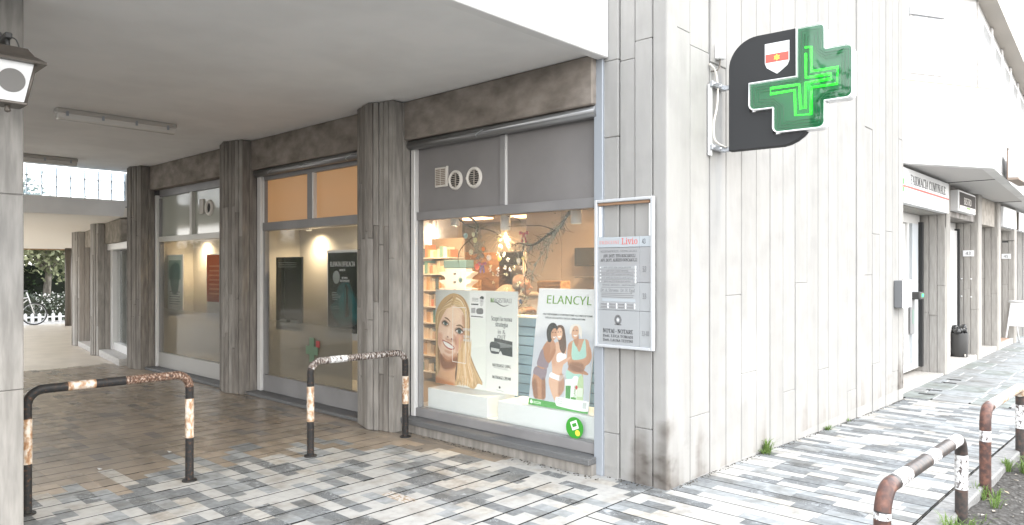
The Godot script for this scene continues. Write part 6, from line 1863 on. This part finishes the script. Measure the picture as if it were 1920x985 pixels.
	part("screen", bx(Vector3(-0.30, 0.02, 0.02), Vector3(0.28, 0.22, 0.023)), plain(lin(0.02), 0.1), mon)
	var rs := thing("wall_shelf", "dark open wall shelf at the right edge of the shop interior", "shelf", Vector3(-5.9, 1.65, -7.95))
	part("box", bx(Vector3(-0.16, 0, -0.04), Vector3(0.5, 0.25, 0.14), 0.004), plain(lin(0.06), 0.5), rs)
	part("ledge", bx(Vector3(-0.16, -0.16, -0.04), Vector3(0.5, -0.145, 0.14), 0.003), M.grey_print, rs)
	var wb := thing("wooden_box", "small pale wooden crate on the counter behind the bald man", "crate", Vector3(-5.8, 1.30, -7.05))
	part("box", bx(Vector3(-0.19, 0, -0.1), Vector3(0.19, 0.16, 0.1), 0.006), M.wood, wb)
	for k in 2: part("lath", bx(Vector3(-0.19, 0.015 + k * 0.075, 0.1), Vector3(0.19, 0.075 + k * 0.075, 0.108), 0.003), M.wood, wb)
	var ct := thing("shop_counter", "pale counter inside the shop behind the blue slatted panel", "counter", Vector3(-5.4, 0.12, -7.15))
	part("body", bx(Vector3(-1.0, 0, -0.3), Vector3(1.6, 1.14, 0.3), 0.01), M.card, ct)
	part("top", bx(Vector3(-1.04, 1.14, -0.34), Vector3(1.64, 1.18, 0.34), 0.01), M.cream, ct)
	var ws := thing("reflection_strip_light", "glowing strip standing in for a tall white reflection on the shop's left partition", "reflection", Vector3(-8.135, 1.95, -6.985))
	part("strip", bx(Vector3(-0.03, 0, -0.01), Vector3(0.03, 0.33, 0.01), 0.004), glow(Color(1, 0.95, 0.88), 1.0), ws)  # reflection on the partition drawn as a glow, with a light added
	var wl := OmniLight3D.new()
	wl.name = "added_strip_light"
	wl.light_energy = 0.1
	wl.light_color = Color(1, 0.93, 0.84)
	wl.omni_range = 8.0
	wl.omni_attenuation = 2.0
	wl.light_size = 0.03
	wl.shadow_enabled = true
	wl.position = Vector3(0, 0.16, 0.05)
	ws.add_child(wl)
	shopper()

func shopper() -> void:
	# a stooping man in a beige jacket, his head bent forward to the right
	var m := thing("person", "bald man in a beige jacket stooping forward inside the shop", "person", Vector3(-6.22, 0.12, -6.30), deg_to_rad(42.8))
	var skin := plain(lin(0.38, Color(1, .66, .5)), 0.5)
	var V := func(x: float, y: float, z: float) -> Vector3: return Vector3(x, y, z)
	var b := []
	for s in [-1.0, 1.0]:
		b.append([V.call(0, .86, s * .09), V.call(.03, .47, s * .10), .085, .06])
		b.append([V.call(.03, .47, s * .10), V.call(-.03, .07, s * .10), .058, .04])
		b.append([V.call(-.03, .05, s * .10), V.call(.14, .03, s * .11), .042, .032])
		b.append([V.call(.22, 1.16, s * .17), V.call(.26, .90, s * .21), .05, .04])
		b.append([V.call(.26, .90, s * .21), V.call(.44, .98, s * .14), .04, .028])
	b.append([V.call(0, .86, 0), V.call(.06, 1.0, 0), .13, .13])
	b.append([V.call(.06, 1.0, 0), V.call(.22, 1.16, 0), .14, .12])
	b.append([V.call(.22, 1.16, -.13), V.call(.22, 1.16, .13), .07, .07])
	b.append([V.call(.26, 1.18, 0), V.call(.36, 1.24, 0), .06, .055])
	var st := mb(true)
	body(st, b, 0.02, 0.05)
	# head with brow, nose, jaw and ears
	var hd := [[V.call(.38, 1.33, 0), V.call(.42, 1.30, 0), .092, .085], [V.call(.42, 1.26, 0), V.call(.46, 1.20, 0), .065, .04], [V.call(.36, 1.25, 0), V.call(.40, 1.28, 0), .05, .06], [V.call(.49, 1.29, 0), V.call(.525, 1.255, 0), .012, .016], [V.call(.47, 1.32, -.03), V.call(.47, 1.32, .03), .025, .025], [V.call(.39, 1.30, -.09), V.call(.395, 1.26, -.088), .016, .012], [V.call(.39, 1.30, .09), V.call(.395, 1.26, .088), .016, .012], [V.call(.49, 1.215, -.015), V.call(.49, 1.215, .015), .014, .014]]
	body(st, hd, 0.007, 0.025)
	for s in [-1.0, 1.0]:
		var w: Vector3 = V.call(.44, .98, s * .14)
		var pd := Vector3(0.9, 0.1, -s * 0.3).normalized()
		var side := Vector3(0.3 * s, 0.0, 0.9).normalized()
		var hand := [[w, w + pd * .08, .026, .03]]
		for k in 4:
			var r0 := w + pd * .085 + side * (k - 1.5) * .02
			var l: float = [.065, .075, .07, .055][k]
			hand.append([r0, r0 + pd * l * .5, .009, .0085])
			hand.append([r0 + pd * l * .5, r0 + pd * l * .8 - Vector3(0, l * .45, 0), .0085, .007])
		hand.append([w + pd * .03 - side * .025, w + pd * .07 - side * .055 - Vector3(0, .01, 0), .011, .009])
		body(st, hand, 0.005, 0.008)
	part("body", fin(st), skin, m)
	var j := []
	for s in [-1.0, 1.0]:
		j.append([V.call(.22, 1.16, s * .17), V.call(.26, .90, s * .21), .068, .055])
		j.append([V.call(.26, .90, s * .21), V.call(.42, .975, s * .15), .055, .042])
	j.append([V.call(-.01, .80, 0), V.call(.06, 1.0, 0), .155, .15])
	j.append([V.call(.06, 1.0, 0), V.call(.22, 1.16, 0), .158, .138])
	j.append([V.call(.22, 1.165, -.14), V.call(.22, 1.165, .14), .085, .085])
	j.append([V.call(.26, 1.19, 0), V.call(.30, 1.21, 0), .078, .074])
	st = mb(true)
	body(st, j, 0.018, 0.05)
	part("jacket", fin(st), plain(lin(0.42, Color(1, .8, .58)), 0.85), m)
	j = []
	for s in [-1.0, 1.0]:
		j.append([V.call(0, .84, s * .085), V.call(.03, .47, s * .10), .10, .075])
		j.append([V.call(.03, .47, s * .10), V.call(-.03, .10, s * .10), .075, .06])
	st = mb(true)
	body(st, j, 0.02, 0.04)
	part("trousers", fin(st), plain(lin(0.06), 0.85), m)
	st = mb(true)
	body(st, [[V.call(.33, 1.27, -.06), V.call(.33, 1.27, .06), .045, .045], [V.call(.37, 1.31, -.075), V.call(.36, 1.27, -.07), .026, .026], [V.call(.37, 1.31, .075), V.call(.36, 1.27, .07), .026, .026]], 0.009, 0.03)
	part("hair", fin(st), plain(lin(0.16, Color(1, .88, .78)), 0.9), m)

func build_street_things() -> void:
	# hoop barriers across the arcade
	barrier("hoop_barrier", Vector3(-5.50, 0, -1.27), Vector3(-5.47, 0, -2.31), 0.81, 0.030, "black hoop barrier with rusty bands standing beside the left pillar", M.black_paint, null, [[0.33, 0.625, M.rust_band], [-0.625, -0.33, M.rust_band], [1.00, 1.17, M.rust_band], [1.36, 1.86, M.rust]], true, 0.10)
	barrier("hoop_barrier", Vector3(-5.43, 0, -3.32), Vector3(-5.39, 0, -4.32), 0.81, 0.030, "worn black and white hoop barrier in front of the shop window's left end", M.black_paint, M.worn, [[0.30, 0.60, M.rust_band], [-0.585, -0.32, M.rust_band], [0.95, 1.12, M.chipped]], true, 0.10)
	# hoops along the kerb
	barrier("hoop_barrier", Vector3(-1.03, -0.10, -3.74), Vector3(-1.03, -0.14, -5.49), 0.635, 0.038, "nearer right hoop barrier, brown with three white bands on its bar", M.dark_pipe, null, [[0.0, 0.50, M.maroon], [0.36, 0.53, M.chipped], [0.5305, 0.74, M.maroon], [0.78, 1.0, M.chipped], [1.42, 1.62, M.chipped], [1.98, 2.2, M.chipped], [-0.52, -0.29, M.chipped]], false, 0.13)
	barrier("hoop_barrier", Vector3(-1.04, -0.16, -6.37), Vector3(-1.05, -0.20, -8.12), 0.71, 0.038, "farther right hoop barrier, maroon near post and rusty white bar", M.dark_pipe, M.rust_band, [[0.0, 0.47, M.maroon], [0.47, 0.55, M.chipped], [0.5505, 0.83, M.maroon], [0.85, 1.15, M.chipped], [1.5, 1.75, M.chipped], [-0.54, -0.32, M.chipped]], false, 0.12)
	lamp_tube(Vector3(-8.45, 3.27, -2.80), 1.2, "nearer fluorescent batten on the arcade ceiling")
	lamp_tube(Vector3(-12.15, 3.27, -2.85), 1.2, "farther fluorescent batten, close to the glass-block band")
	# lantern on the square pillar
	var l := thing("wall_lantern", "brown square lantern with white panes bracketed on the left pillar", "lantern", Vector3(-4.79, 2.52, -1.015))
	var fr := func(h0: float, y0: float, h1: float, y1: float) -> Array:
		return [[h0, y0], [h1, y1]]
	var corner := func(sx: int, sz: int, k: Array) -> Vector3: return Vector3(sx * k[0], k[1], sz * k[0])
	var k0 := [0.070, 0.015]
	var k1 := [0.110, 0.235]
	for q in [[1, 1, 1, -1], [1, -1, -1, -1], [-1, -1, -1, 1], [-1, 1, 1, 1]]:
		var st := mb()
		var o := Vector3(q[0] + q[2], 0, q[1] + q[3])
		fan(st, [corner.call(q[0], q[1], k0), corner.call(q[2], q[3], k0), corner.call(q[2], q[3], k1), corner.call(q[0], q[1], k1)], o)
		part("pane", fin(st), plain(lin(0.78), 0.25), l)
		part("corner_bar", tb([corner.call(q[0], q[1], k0), corner.call(q[0], q[1], k1)], 0.008, -1, 6), M.bronze, l)
	var pt := Transform3D(Basis(Vector3(0, 0, 1), -atan2(0.04, 0.22)) * Basis(Vector3.UP, PI / 2), Vector3(0.0925, 0.125, 0))
	var disc := PackedVector2Array()
	for k in 36: disc.append(Vector2(cos(TAU * k / 36), sin(TAU * k / 36)) * 0.064)
	part("grey_disc", fin(prism(mb(), disc, 0.0, 0.003, pt)), plain(lin(0.19, Color(1, .96, .91)), 0.8), l)
	part("base_plate", bx(Vector3(-0.078, 0.0, -0.078), Vector3(0.078, 0.016, 0.078), 0.004), M.bronze, l)
	part("knob", fin(lathe(mb(true), [Vector2(0, -0.04), Vector2(0.014, -0.034), Vector2(0.017, -0.022), Vector2(0.010, -0.008), Vector2(0.016, 0.0)], 14)), M.bronze, l)
	var roof := mb()
	var rings := [[0.155, 0.228], [0.152, 0.242], [0.105, 0.275], [0.085, 0.305], [0.078, 0.318]]
	for i in 4:
		for q in [[1, 1, 1, -1], [1, -1, -1, -1], [-1, -1, -1, 1], [-1, 1, 1, 1]]:
			fan(roof, [corner.call(q[0], q[1], rings[i]), corner.call(q[2], q[3], rings[i]), corner.call(q[2], q[3], rings[i + 1]), corner.call(q[0], q[1], rings[i + 1])], Vector3(q[0] + q[2], 1.0, q[1] + q[3]))
	fan(roof, [Vector3(-.078, .318, -.078), Vector3(.078, .318, -.078), Vector3(.078, .318, .078), Vector3(-.078, .318, .078)], Vector3.UP)
	fan(roof, [Vector3(-.155, .228, -.155), Vector3(.155, .228, -.155), Vector3(.155, .228, .155), Vector3(-.155, .228, .155)], Vector3.DOWN)
	part("roof", fin(roof), M.bronze, l)
	part("arm", bx(Vector3(-0.29, 0.37, -0.018), Vector3(0.03, 0.405, 0.018), 0.006), M.dark_metal, l)
	part("wall_plate", bx(Vector3(-0.29, 0.28, -0.03), Vector3(-0.275, 0.48, 0.03), 0.004), M.dark_metal, l)
	part("hanger", tb([Vector3(0, 0.31, 0), Vector3(0, 0.39, 0)], 0.012, -1, 8), M.dark_metal, l)
	part("cable", tb(smooth_path([Vector3(0.02, 0.38, -0.01), Vector3(0.045, 0.365, -0.03), Vector3(0.05, 0.32, -0.045)], 5), 0.004, -1, 6), M.dark_metal, l)
	# pharmacy cross
	var s := thing("pharmacy_cross_sign", "projecting green neon cross sign on a dark rounded plate with a red and white shield", "sign", Vector3(-2.6, 2.54, -5.35), deg_to_rad(5.6))
	var P := func(a: Array) -> Array:
		var o := []
		for i in range(0, a.size(), 2): o.append(Vector2(a[i], a[i + 1] - 2.54))
		return o
	var dark := rounded(P.call([0, 3.42, 0.524, 3.42, 0.524, 3.056, 0.166, 3.056, 0.166, 2.83, 0.348, 2.83, 0.348, 2.637, 0.59, 2.637, 0.565, 2.61, 0.52, 2.578, 0.47, 2.556, 0.417, 2.545, 0, 2.545]), [0.23, 0, 0, 0, 0, 0, 0, 0, 0, 0, 0, 0, 0], 10)
	part("dark_plate", fin(prism(mb(), dark, -0.075, 0.0, Transform3D.IDENTITY, 0.003)), M.sign_dark, s)
	part("plate_back", fin(prism(mb(), dark, -0.085, -0.0755)), M.steel_pale, s)
	var cr_pts: Array = P.call([0.530, 3.412, 0.727, 3.412, 0.727, 3.226, 0.915, 3.226, 0.915, 2.84, 0.727, 2.84, 0.727, 2.645, 0.356, 2.645, 0.356, 2.838, 0.174, 2.838, 0.174, 3.048, 0.530, 3.048])
	var cross := rounded(cr_pts, [0, 0.045, 0, 0.045, 0.045, 0, 0.045, 0.045, 0, 0.045, 0, 0], 6)
	part("cross_case", fin(prism(mb(), cross, -0.10, 0.001)), M.white_plastic, s)
	var loop := []
	for p in cross: loop.append(Vector3(p.x, p.y, 0.034))
	loop.append(loop[0])
	part("rim", tb(loop, 0.006, -1, 6, false), M.white_plastic, s)
	var board: PackedVector2Array = Geometry2D.offset_polygon(cross, -0.004)[0]
	part("green_board", fin(prism(mb(), board, 0.0015, 0.004)), plain(lin(0.095, Color(.10, 1, .5)), 0.4), s)
	for k in 3:
		var ring: PackedVector2Array = Geometry2D.offset_polygon(cross, -0.03 - 0.022 * k, Geometry2D.JOIN_ROUND)[0]
		var lp := []
		for p in ring: lp.append(Vector3(p.x, p.y, 0.014))
		lp.append(lp[0])
		part("unlit_tube", tb(lp, 0.0045, -1, 6, false), plain(lin(0.03, Color(.4, 1, .7)), 0.3), s)
	var neon := []
	for p in P.call([0.588, 3.256, 0.631, 3.252, 0.633, 3.071, 0.815, 3.071, 0.81, 2.951, 0.633, 2.951, 0.629, 2.753, 0.518, 2.76, 0.512, 2.949, 0.334, 2.946, 0.334, 2.990, 0.545, 2.987, 0.557, 2.803, 0.590, 2.803, 0.590, 2.99, 0.772, 2.995, 0.769, 3.03, 0.594, 3.03, 0.592, 3.21]): neon.append(Vector3(p.x, p.y, 0.020))
	part("neon_tube", tb(neon, 0.0092, -1, 8, true), glow(Color(0.16, 1.0, 0.12), 0.9), s)
	var nl := OmniLight3D.new()
	nl.name = "neon_light"
	nl.light_color = Color(0.2, 1.0, 0.25)
	nl.light_energy = 0.003
	nl.omni_range = 4.0
	nl.omni_attenuation = 2.0
	nl.light_size = 0.02
	nl.shadow_enabled = true
	nl.position = Vector3(0.6, 0.43, 0.026)
	s.add_child(nl)
	part("front_pane", fin(prism(mb(), board, 0.030, 0.033)), glass(Color(0.06, 0.5, 0.27), 0.16), s)
	part("centre_strip", bx(Vector3(0.5255, 0.51, -0.02), Vector3(0.5295, 0.875, 0.004)), M.white_plastic, s)
	var shield := func(k: float, z0: float, z1: float, m: Material, called: String) -> void:
		var q := []
		for p in P.call([0.286, 3.340, 0.469, 3.340, 0.469, 3.19, 0.455, 3.155, 0.42, 3.128, 0.378, 3.10, 0.336, 3.128, 0.30, 3.155, 0.286, 3.19]): q.append((p - Vector2(0.3775, 0.69)) * k + Vector2(0.3775, 0.69))
		part(called, fin(prism(mb(), rounded(q, [0, 0, 0.02, 0.01, 0.01, 0, 0.01, 0.01, 0.02], 4), z0, z1)), m, s)
	shield.call(1.0, 0.0005, 0.003, M.white_plastic, "shield_border")
	shield.call(0.95, 0.003, 0.004, M.grey_print, "shield_line")
	shield.call(0.91, 0.004, 0.005, M.white_plastic, "shield_field")
	part("red_band", bx(Vector3(0.293, 0.652, 0.005), Vector3(0.4615, 0.716, 0.0065)), M.red_print, s)
	for k in 2:
		var tri_ := PackedVector2Array()
		for i in 3: tri_.append(Vector2(0.3775, 0.684) + Vector2.UP.rotated(TAU * i / 3.0 + PI * k) * 0.026)
		part("star", fin(prism(mb(), tri_, 0.0065, 0.008 + 0.0005 * k)), M.yellow, s)
	# its brackets, in the sign's own axes
	var inv := s.transform.affine_inverse()
	var wp := func(x: float, y: float, z: float) -> Vector3: return inv * Vector3(x, y, z)
	part("wall_plate", bx(Vector3(-2.688, 2.50, -5.215), Vector3(-2.672, 3.06, -5.165), 0.003, inv), M.white_paint, s)
	for y in [3.06, 2.565]:
		part("bracket_arm", bx(Vector3(-2.675, y - 0.02, -5.41), Vector3(-2.645, y + 0.022, -5.17), 0.004, inv), M.steel_pale, s)
		part("bracket_arm", bx(Vector3(-2.69, y - 0.018, -5.40), Vector3(-2.59, y + 0.018, -5.37), 0.004, inv), M.steel_pale, s)
		for z in [-5.19, -5.30]:
			part("bolt", fin(lathe(mb(true), [Vector2(0, 0.014), Vector2(0.010, 0.012), Vector2(0.011, 0.0)], 10, inv * Transform3D(Basis(Vector3(0, 0, 1), -PI / 2), Vector3(-2.646, y, z)))), M.steel_pale, s)
	part("cable", tb(smooth_path([wp.call(-2.68, 3.22, -5.18), wp.call(-2.66, 3.17, -5.24), wp.call(-2.655, 3.05, -5.27), wp.call(-2.66, 2.9, -5.27), wp.call(-2.66, 2.75, -5.215), wp.call(-2.655, 2.62, -5.23), wp.call(-2.63, 2.58, -5.37)], 6), 0.008, -1, 8), M.cream, s)
	part("cable_box", bx(Vector3(-2.69, 3.28, -5.36), Vector3(-2.63, 3.40, -5.28), 0.01, inv), M.white_plastic, s)
	part("cable", tb(smooth_path([wp.call(-2.66, 3.28, -5.32), wp.call(-2.66, 3.22, -5.31), wp.call(-2.66, 3.18, -5.26), wp.call(-2.685, 3.17, -5.22)], 5), 0.006, -1, 6), M.bronze, s)
	directory_board()
	# box on the far end of the sunlit wall
	var ib := thing("mail_box", "pale wall box with a dark grey side at the far end of the sunlit wall", "wall box", Vector3(-2.69, 1.10, -10.48))
	part("case", bx(Vector3(0.0, 0, -0.21), Vector3(0.10, 0.36, 0.21), 0.008), plain(lin(0.16, Color(.95, .97, 1)), 0.5), ib)
	part("front", bx(Vector3(0.10, 0.0, -0.212), Vector3(0.112, 0.362, 0.212), 0.004), M.white_plastic, ib)
	part("notice", bx(Vector3(0.112, 0.10, -0.16), Vector3(0.114, 0.31, -0.02)), M.card, ib)
	for k in 5: part("printed_line", bx(Vector3(0.114, 0.13 + k * 0.033, -0.145), Vector3(0.1148, 0.142 + k * 0.033, -0.05)), M.grey_print, ib)
	# scraps on the arcade floor
	for e in [[-6.45, -2.55, "white paper scrap lying on the arcade floor between the two hoops"], [-6.3, -1.95, "tiny pale scrap on the arcade floor beside the left hoop"]]:
		var st := mb()
		fan(st, [Vector3(-.022, .003, -.012), Vector3(.02, .006, -.016), Vector3(.024, .004, .014), Vector3(-.018, .012, .012)], Vector3.UP)
		var sc := part("paper_scrap", fin(st), M.card, self)
		sc.position = Vector3(e[0], 0.002, e[1])
		tag(sc, e[2], "litter")

func directory_board() -> void:
	var d := thing("directory_board", "metal framed directory of offices with an empty top slot on the corner pier", "sign", Vector3(-3.035, 1.005, -4.531))
	var w := 0.252
	var h := 1.133
	for s in [-1, 1]:
		part("frame_side", bx(Vector3(s * w - 0.013, 0, 0), Vector3(s * w + 0.013, h, 0.032), 0.005), M.frame_pale, d)
	part("frame_bottom", bx(Vector3(-w + 0.013, 0, 0), Vector3(w - 0.013, 0.024, 0.032), 0.005), M.frame_pale, d)
	part("frame_top", bx(Vector3(-w + 0.013, h - 0.024, 0), Vector3(w - 0.013, h, 0.032), 0.005), M.frame_pale, d)
	part("rusty_rail", bx(Vector3(-w + 0.013, h - 0.046, 0), Vector3(w - 0.03, h - 0.0245, 0.016), 0.003), plain(lin(0.3, Color(1, .6, .36)), 0.8), d)
	for s in [-1, 1]:
		part("inner_rail", bx(Vector3(s * (w - 0.028) - 0.011, 0.845, 0.0), Vector3(s * (w - 0.028) + 0.011, h - 0.05, 0.010), 0.003), M.white_paint, d)
	var alu := plain(lin(0.40, Color(.95, .98, 1)), 0.42, 0.25)
	var alu2 := plain(lin(0.36, Color(.97, .98, 1)), 0.42, 0.25)
	var blue := plain(lin(0.46, Color(.88, .95, 1)), 0.4, 0.1)
	var x1 := 0.137
	for e in [[0.765, 0.843, blue, 0.014], [0.50, 0.763, alu2, 0.011], [0.288, 0.498, alu, 0.011], [0.024, 0.286, alu, 0.012]]:
		part("plate", bx(Vector3(-w + 0.013, e[0], 0), Vector3(x1 - 0.002, e[1], e[3]), 0.002), e[2], d)
		part("number_plate", bx(Vector3(x1, e[0], 0), Vector3(w - 0.013, e[1], e[3]), 0.002), e[2], d)
	var T := func(x: float, y: float, z := 0.015) -> Transform3D: return Transform3D(Basis(), Vector3(x, y, z))
	text("lettering", "FRISCONI", M.rose_print, d, T.call(-0.135, 0.803), 0.024, 0.18, serif, 0.001)
	var it := SystemFont.new()
	it.font_names = PackedStringArray(["Droid Serif"])
	it.font_italic = true
	text("lettering", "Livio", M.red_print, d, T.call(0.05, 0.808), 0.045, 0.14, it, 0.001)
	text("lettering", "43", M.black_print, d, T.call(0.175, 0.805), 0.036, 0.028, null, 0.001)
	text("lettering", "RECHTSANWÄLTE - STUDIO LEGALE", M.grey_print, d, T.call(-0.05, 0.735, 0.012), 0.015, 0.33, serif, 0.001)
	text("lettering", "AVV. DOTT. TITO BOSCAROLLI", M.black_print, d, T.call(-0.045, 0.70, 0.012), 0.022, 0.29, serif, 0.001)
	text("lettering", "AVV. DOTT. ALBERTO BOSCAROLLI", M.black_print, d, T.call(-0.05, 0.668, 0.012), 0.022, 0.33, serif, 0.001)
	var names := ["AVV. DOTT.SSA LUCIA PIZZINI", "AVV. DOTT. FABIO TRENTINI", "AVV. DOTT. CARLO ALBERTO BOSCAROLLI", "AVV. DOTT.SSA FRANCESCA BOSCAROLLI", "DOTT.SSA ELEONORA BOSCAROLLI"]
	for k in 5:
		var y := 0.612 - k * 0.0265
		part("name_strip", bx(Vector3(-0.222, y - 0.0115, 0.011), Vector3(0.115, y + 0.0115, 0.014), 0.001), [alu, alu2, alu2, alu, alu2][k], d)
		part("strip_clip", bx(Vector3(-0.219, y - 0.004, 0.014), Vector3(-0.211, y + 0.004, 0.016)), M.white_plastic, d)
		part("strip_clip", bx(Vector3(0.099, y - 0.011, 0.014), Vector3(0.109, y + 0.011, 0.017)), M.white_plastic, d)
		text("lettering", names[k], M.grey_print, d, T.call(-0.06, y, 0.0145), 0.012, [0.25, 0.20, 0.28, 0.28, 0.24][k], serif, 0.001)
	text("lettering", "33", M.grey_print, d, T.call(0.18, 0.60), 0.04, 0.030, null, 0.001)
	text("lettering", "STUDIO MEDICO - ARZTPRAXIS", M.grey_print, d, T.call(-0.05, 0.478, 0.012), 0.011, 0.30, serif, 0.001)
	part("rule", bx(Vector3(-0.21, 0.459, 0.011), Vector3(0.09, 0.462, 0.0125)), M.grey_print, d)
	text("lettering", "Dr. A. Stevens   Dr. H. Egal", M.grey_print, d, T.call(-0.06, 0.438, 0.012), 0.024, 0.31, serif, 0.001)
	for k in 3: part("printed_line", bx(Vector3(-0.21, 0.385 + k * 0.014, 0.011), Vector3([0.08, 0.09, 0.07][k], 0.389 + k * 0.014, 0.0118)), M.shutter, d)
	part("name_strip", bx(Vector3(-0.2, 0.352, 0.011), Vector3(0.10, 0.374, 0.013), 0.001), blue, d)
	for r in 2:
		for k in 4:
			var y := 0.332 - r * 0.022
			part("name_strip", bx(Vector3(-0.215 + k * 0.08, y - 0.009, 0.011), Vector3(-0.15 + k * 0.08, y + 0.009, 0.0135), 0.001), alu2, d)
			part("strip_clip", bx(Vector3(-0.1485 + k * 0.08, y - 0.009, 0.011), Vector3(-0.142 + k * 0.08, y + 0.009, 0.016)), M.white_plastic, d)
			part("printed_line", bx(Vector3(-0.21 + k * 0.08, y - 0.002, 0.0135), Vector3(-0.158 + k * 0.08, y + 0.002, 0.0142)), M.shutter, d)
	text("lettering", "33", M.grey_print, d, T.call(0.18, 0.40), 0.04, 0.030, null, 0.001)
	# the notary's plate with a wreathed emblem
	for k in 12:
		var a := TAU * k / 12.0
		for s in [1.0, 0.72]:
			part("emblem_leaf", fin(prism(mb(), PackedVector2Array([Vector2(-0.004, -0.008), Vector2(0.004, -0.008), Vector2(0.005, 0.006), Vector2(0, 0.010), Vector2(-0.005, 0.006)]), 0, 0.001, Transform3D(Basis(Vector3(0, 0, 1), a), Vector3(-0.055 + cos(a) * 0.028 * s, 0.215 + sin(a) * 0.034 * s, 0.012)))), M.grey_print, d)
	var star := PackedVector2Array()
	for k in 10: star.append(Vector2.UP.rotated(PI * k / 5.0 + PI) * (0.013 if k % 2 == 0 else 0.0055))
	part("emblem_star", fin(prism(mb(), star, 0, 0.0015, Transform3D(Basis(), Vector3(-0.055, 0.215, 0.012)))), M.white_plastic, d)
	part("emblem_ribbon", bx(Vector3(-0.085, 0.174, 0.012), Vector3(-0.025, 0.185, 0.013)), M.grey_print, d)
	text("lettering", "NOTAI - NOTARE", M.black_print, d, T.call(-0.055, 0.128), 0.030, 0.27, serif, 0.001)
	text("lettering", "Dott. LUCA TOMASI", M.black_print, d, T.call(-0.055, 0.090), 0.019, 0.27, serif, 0.001)
	text("lettering", "Dott. LAURA TESTINI", M.black_print, d, T.call(-0.055, 0.058), 0.019, 0.27, serif, 0.001)
	text("lettering", "33-III", M.grey_print, d, T.call(0.188, 0.125), 0.034, 0.062, null, 0.001)
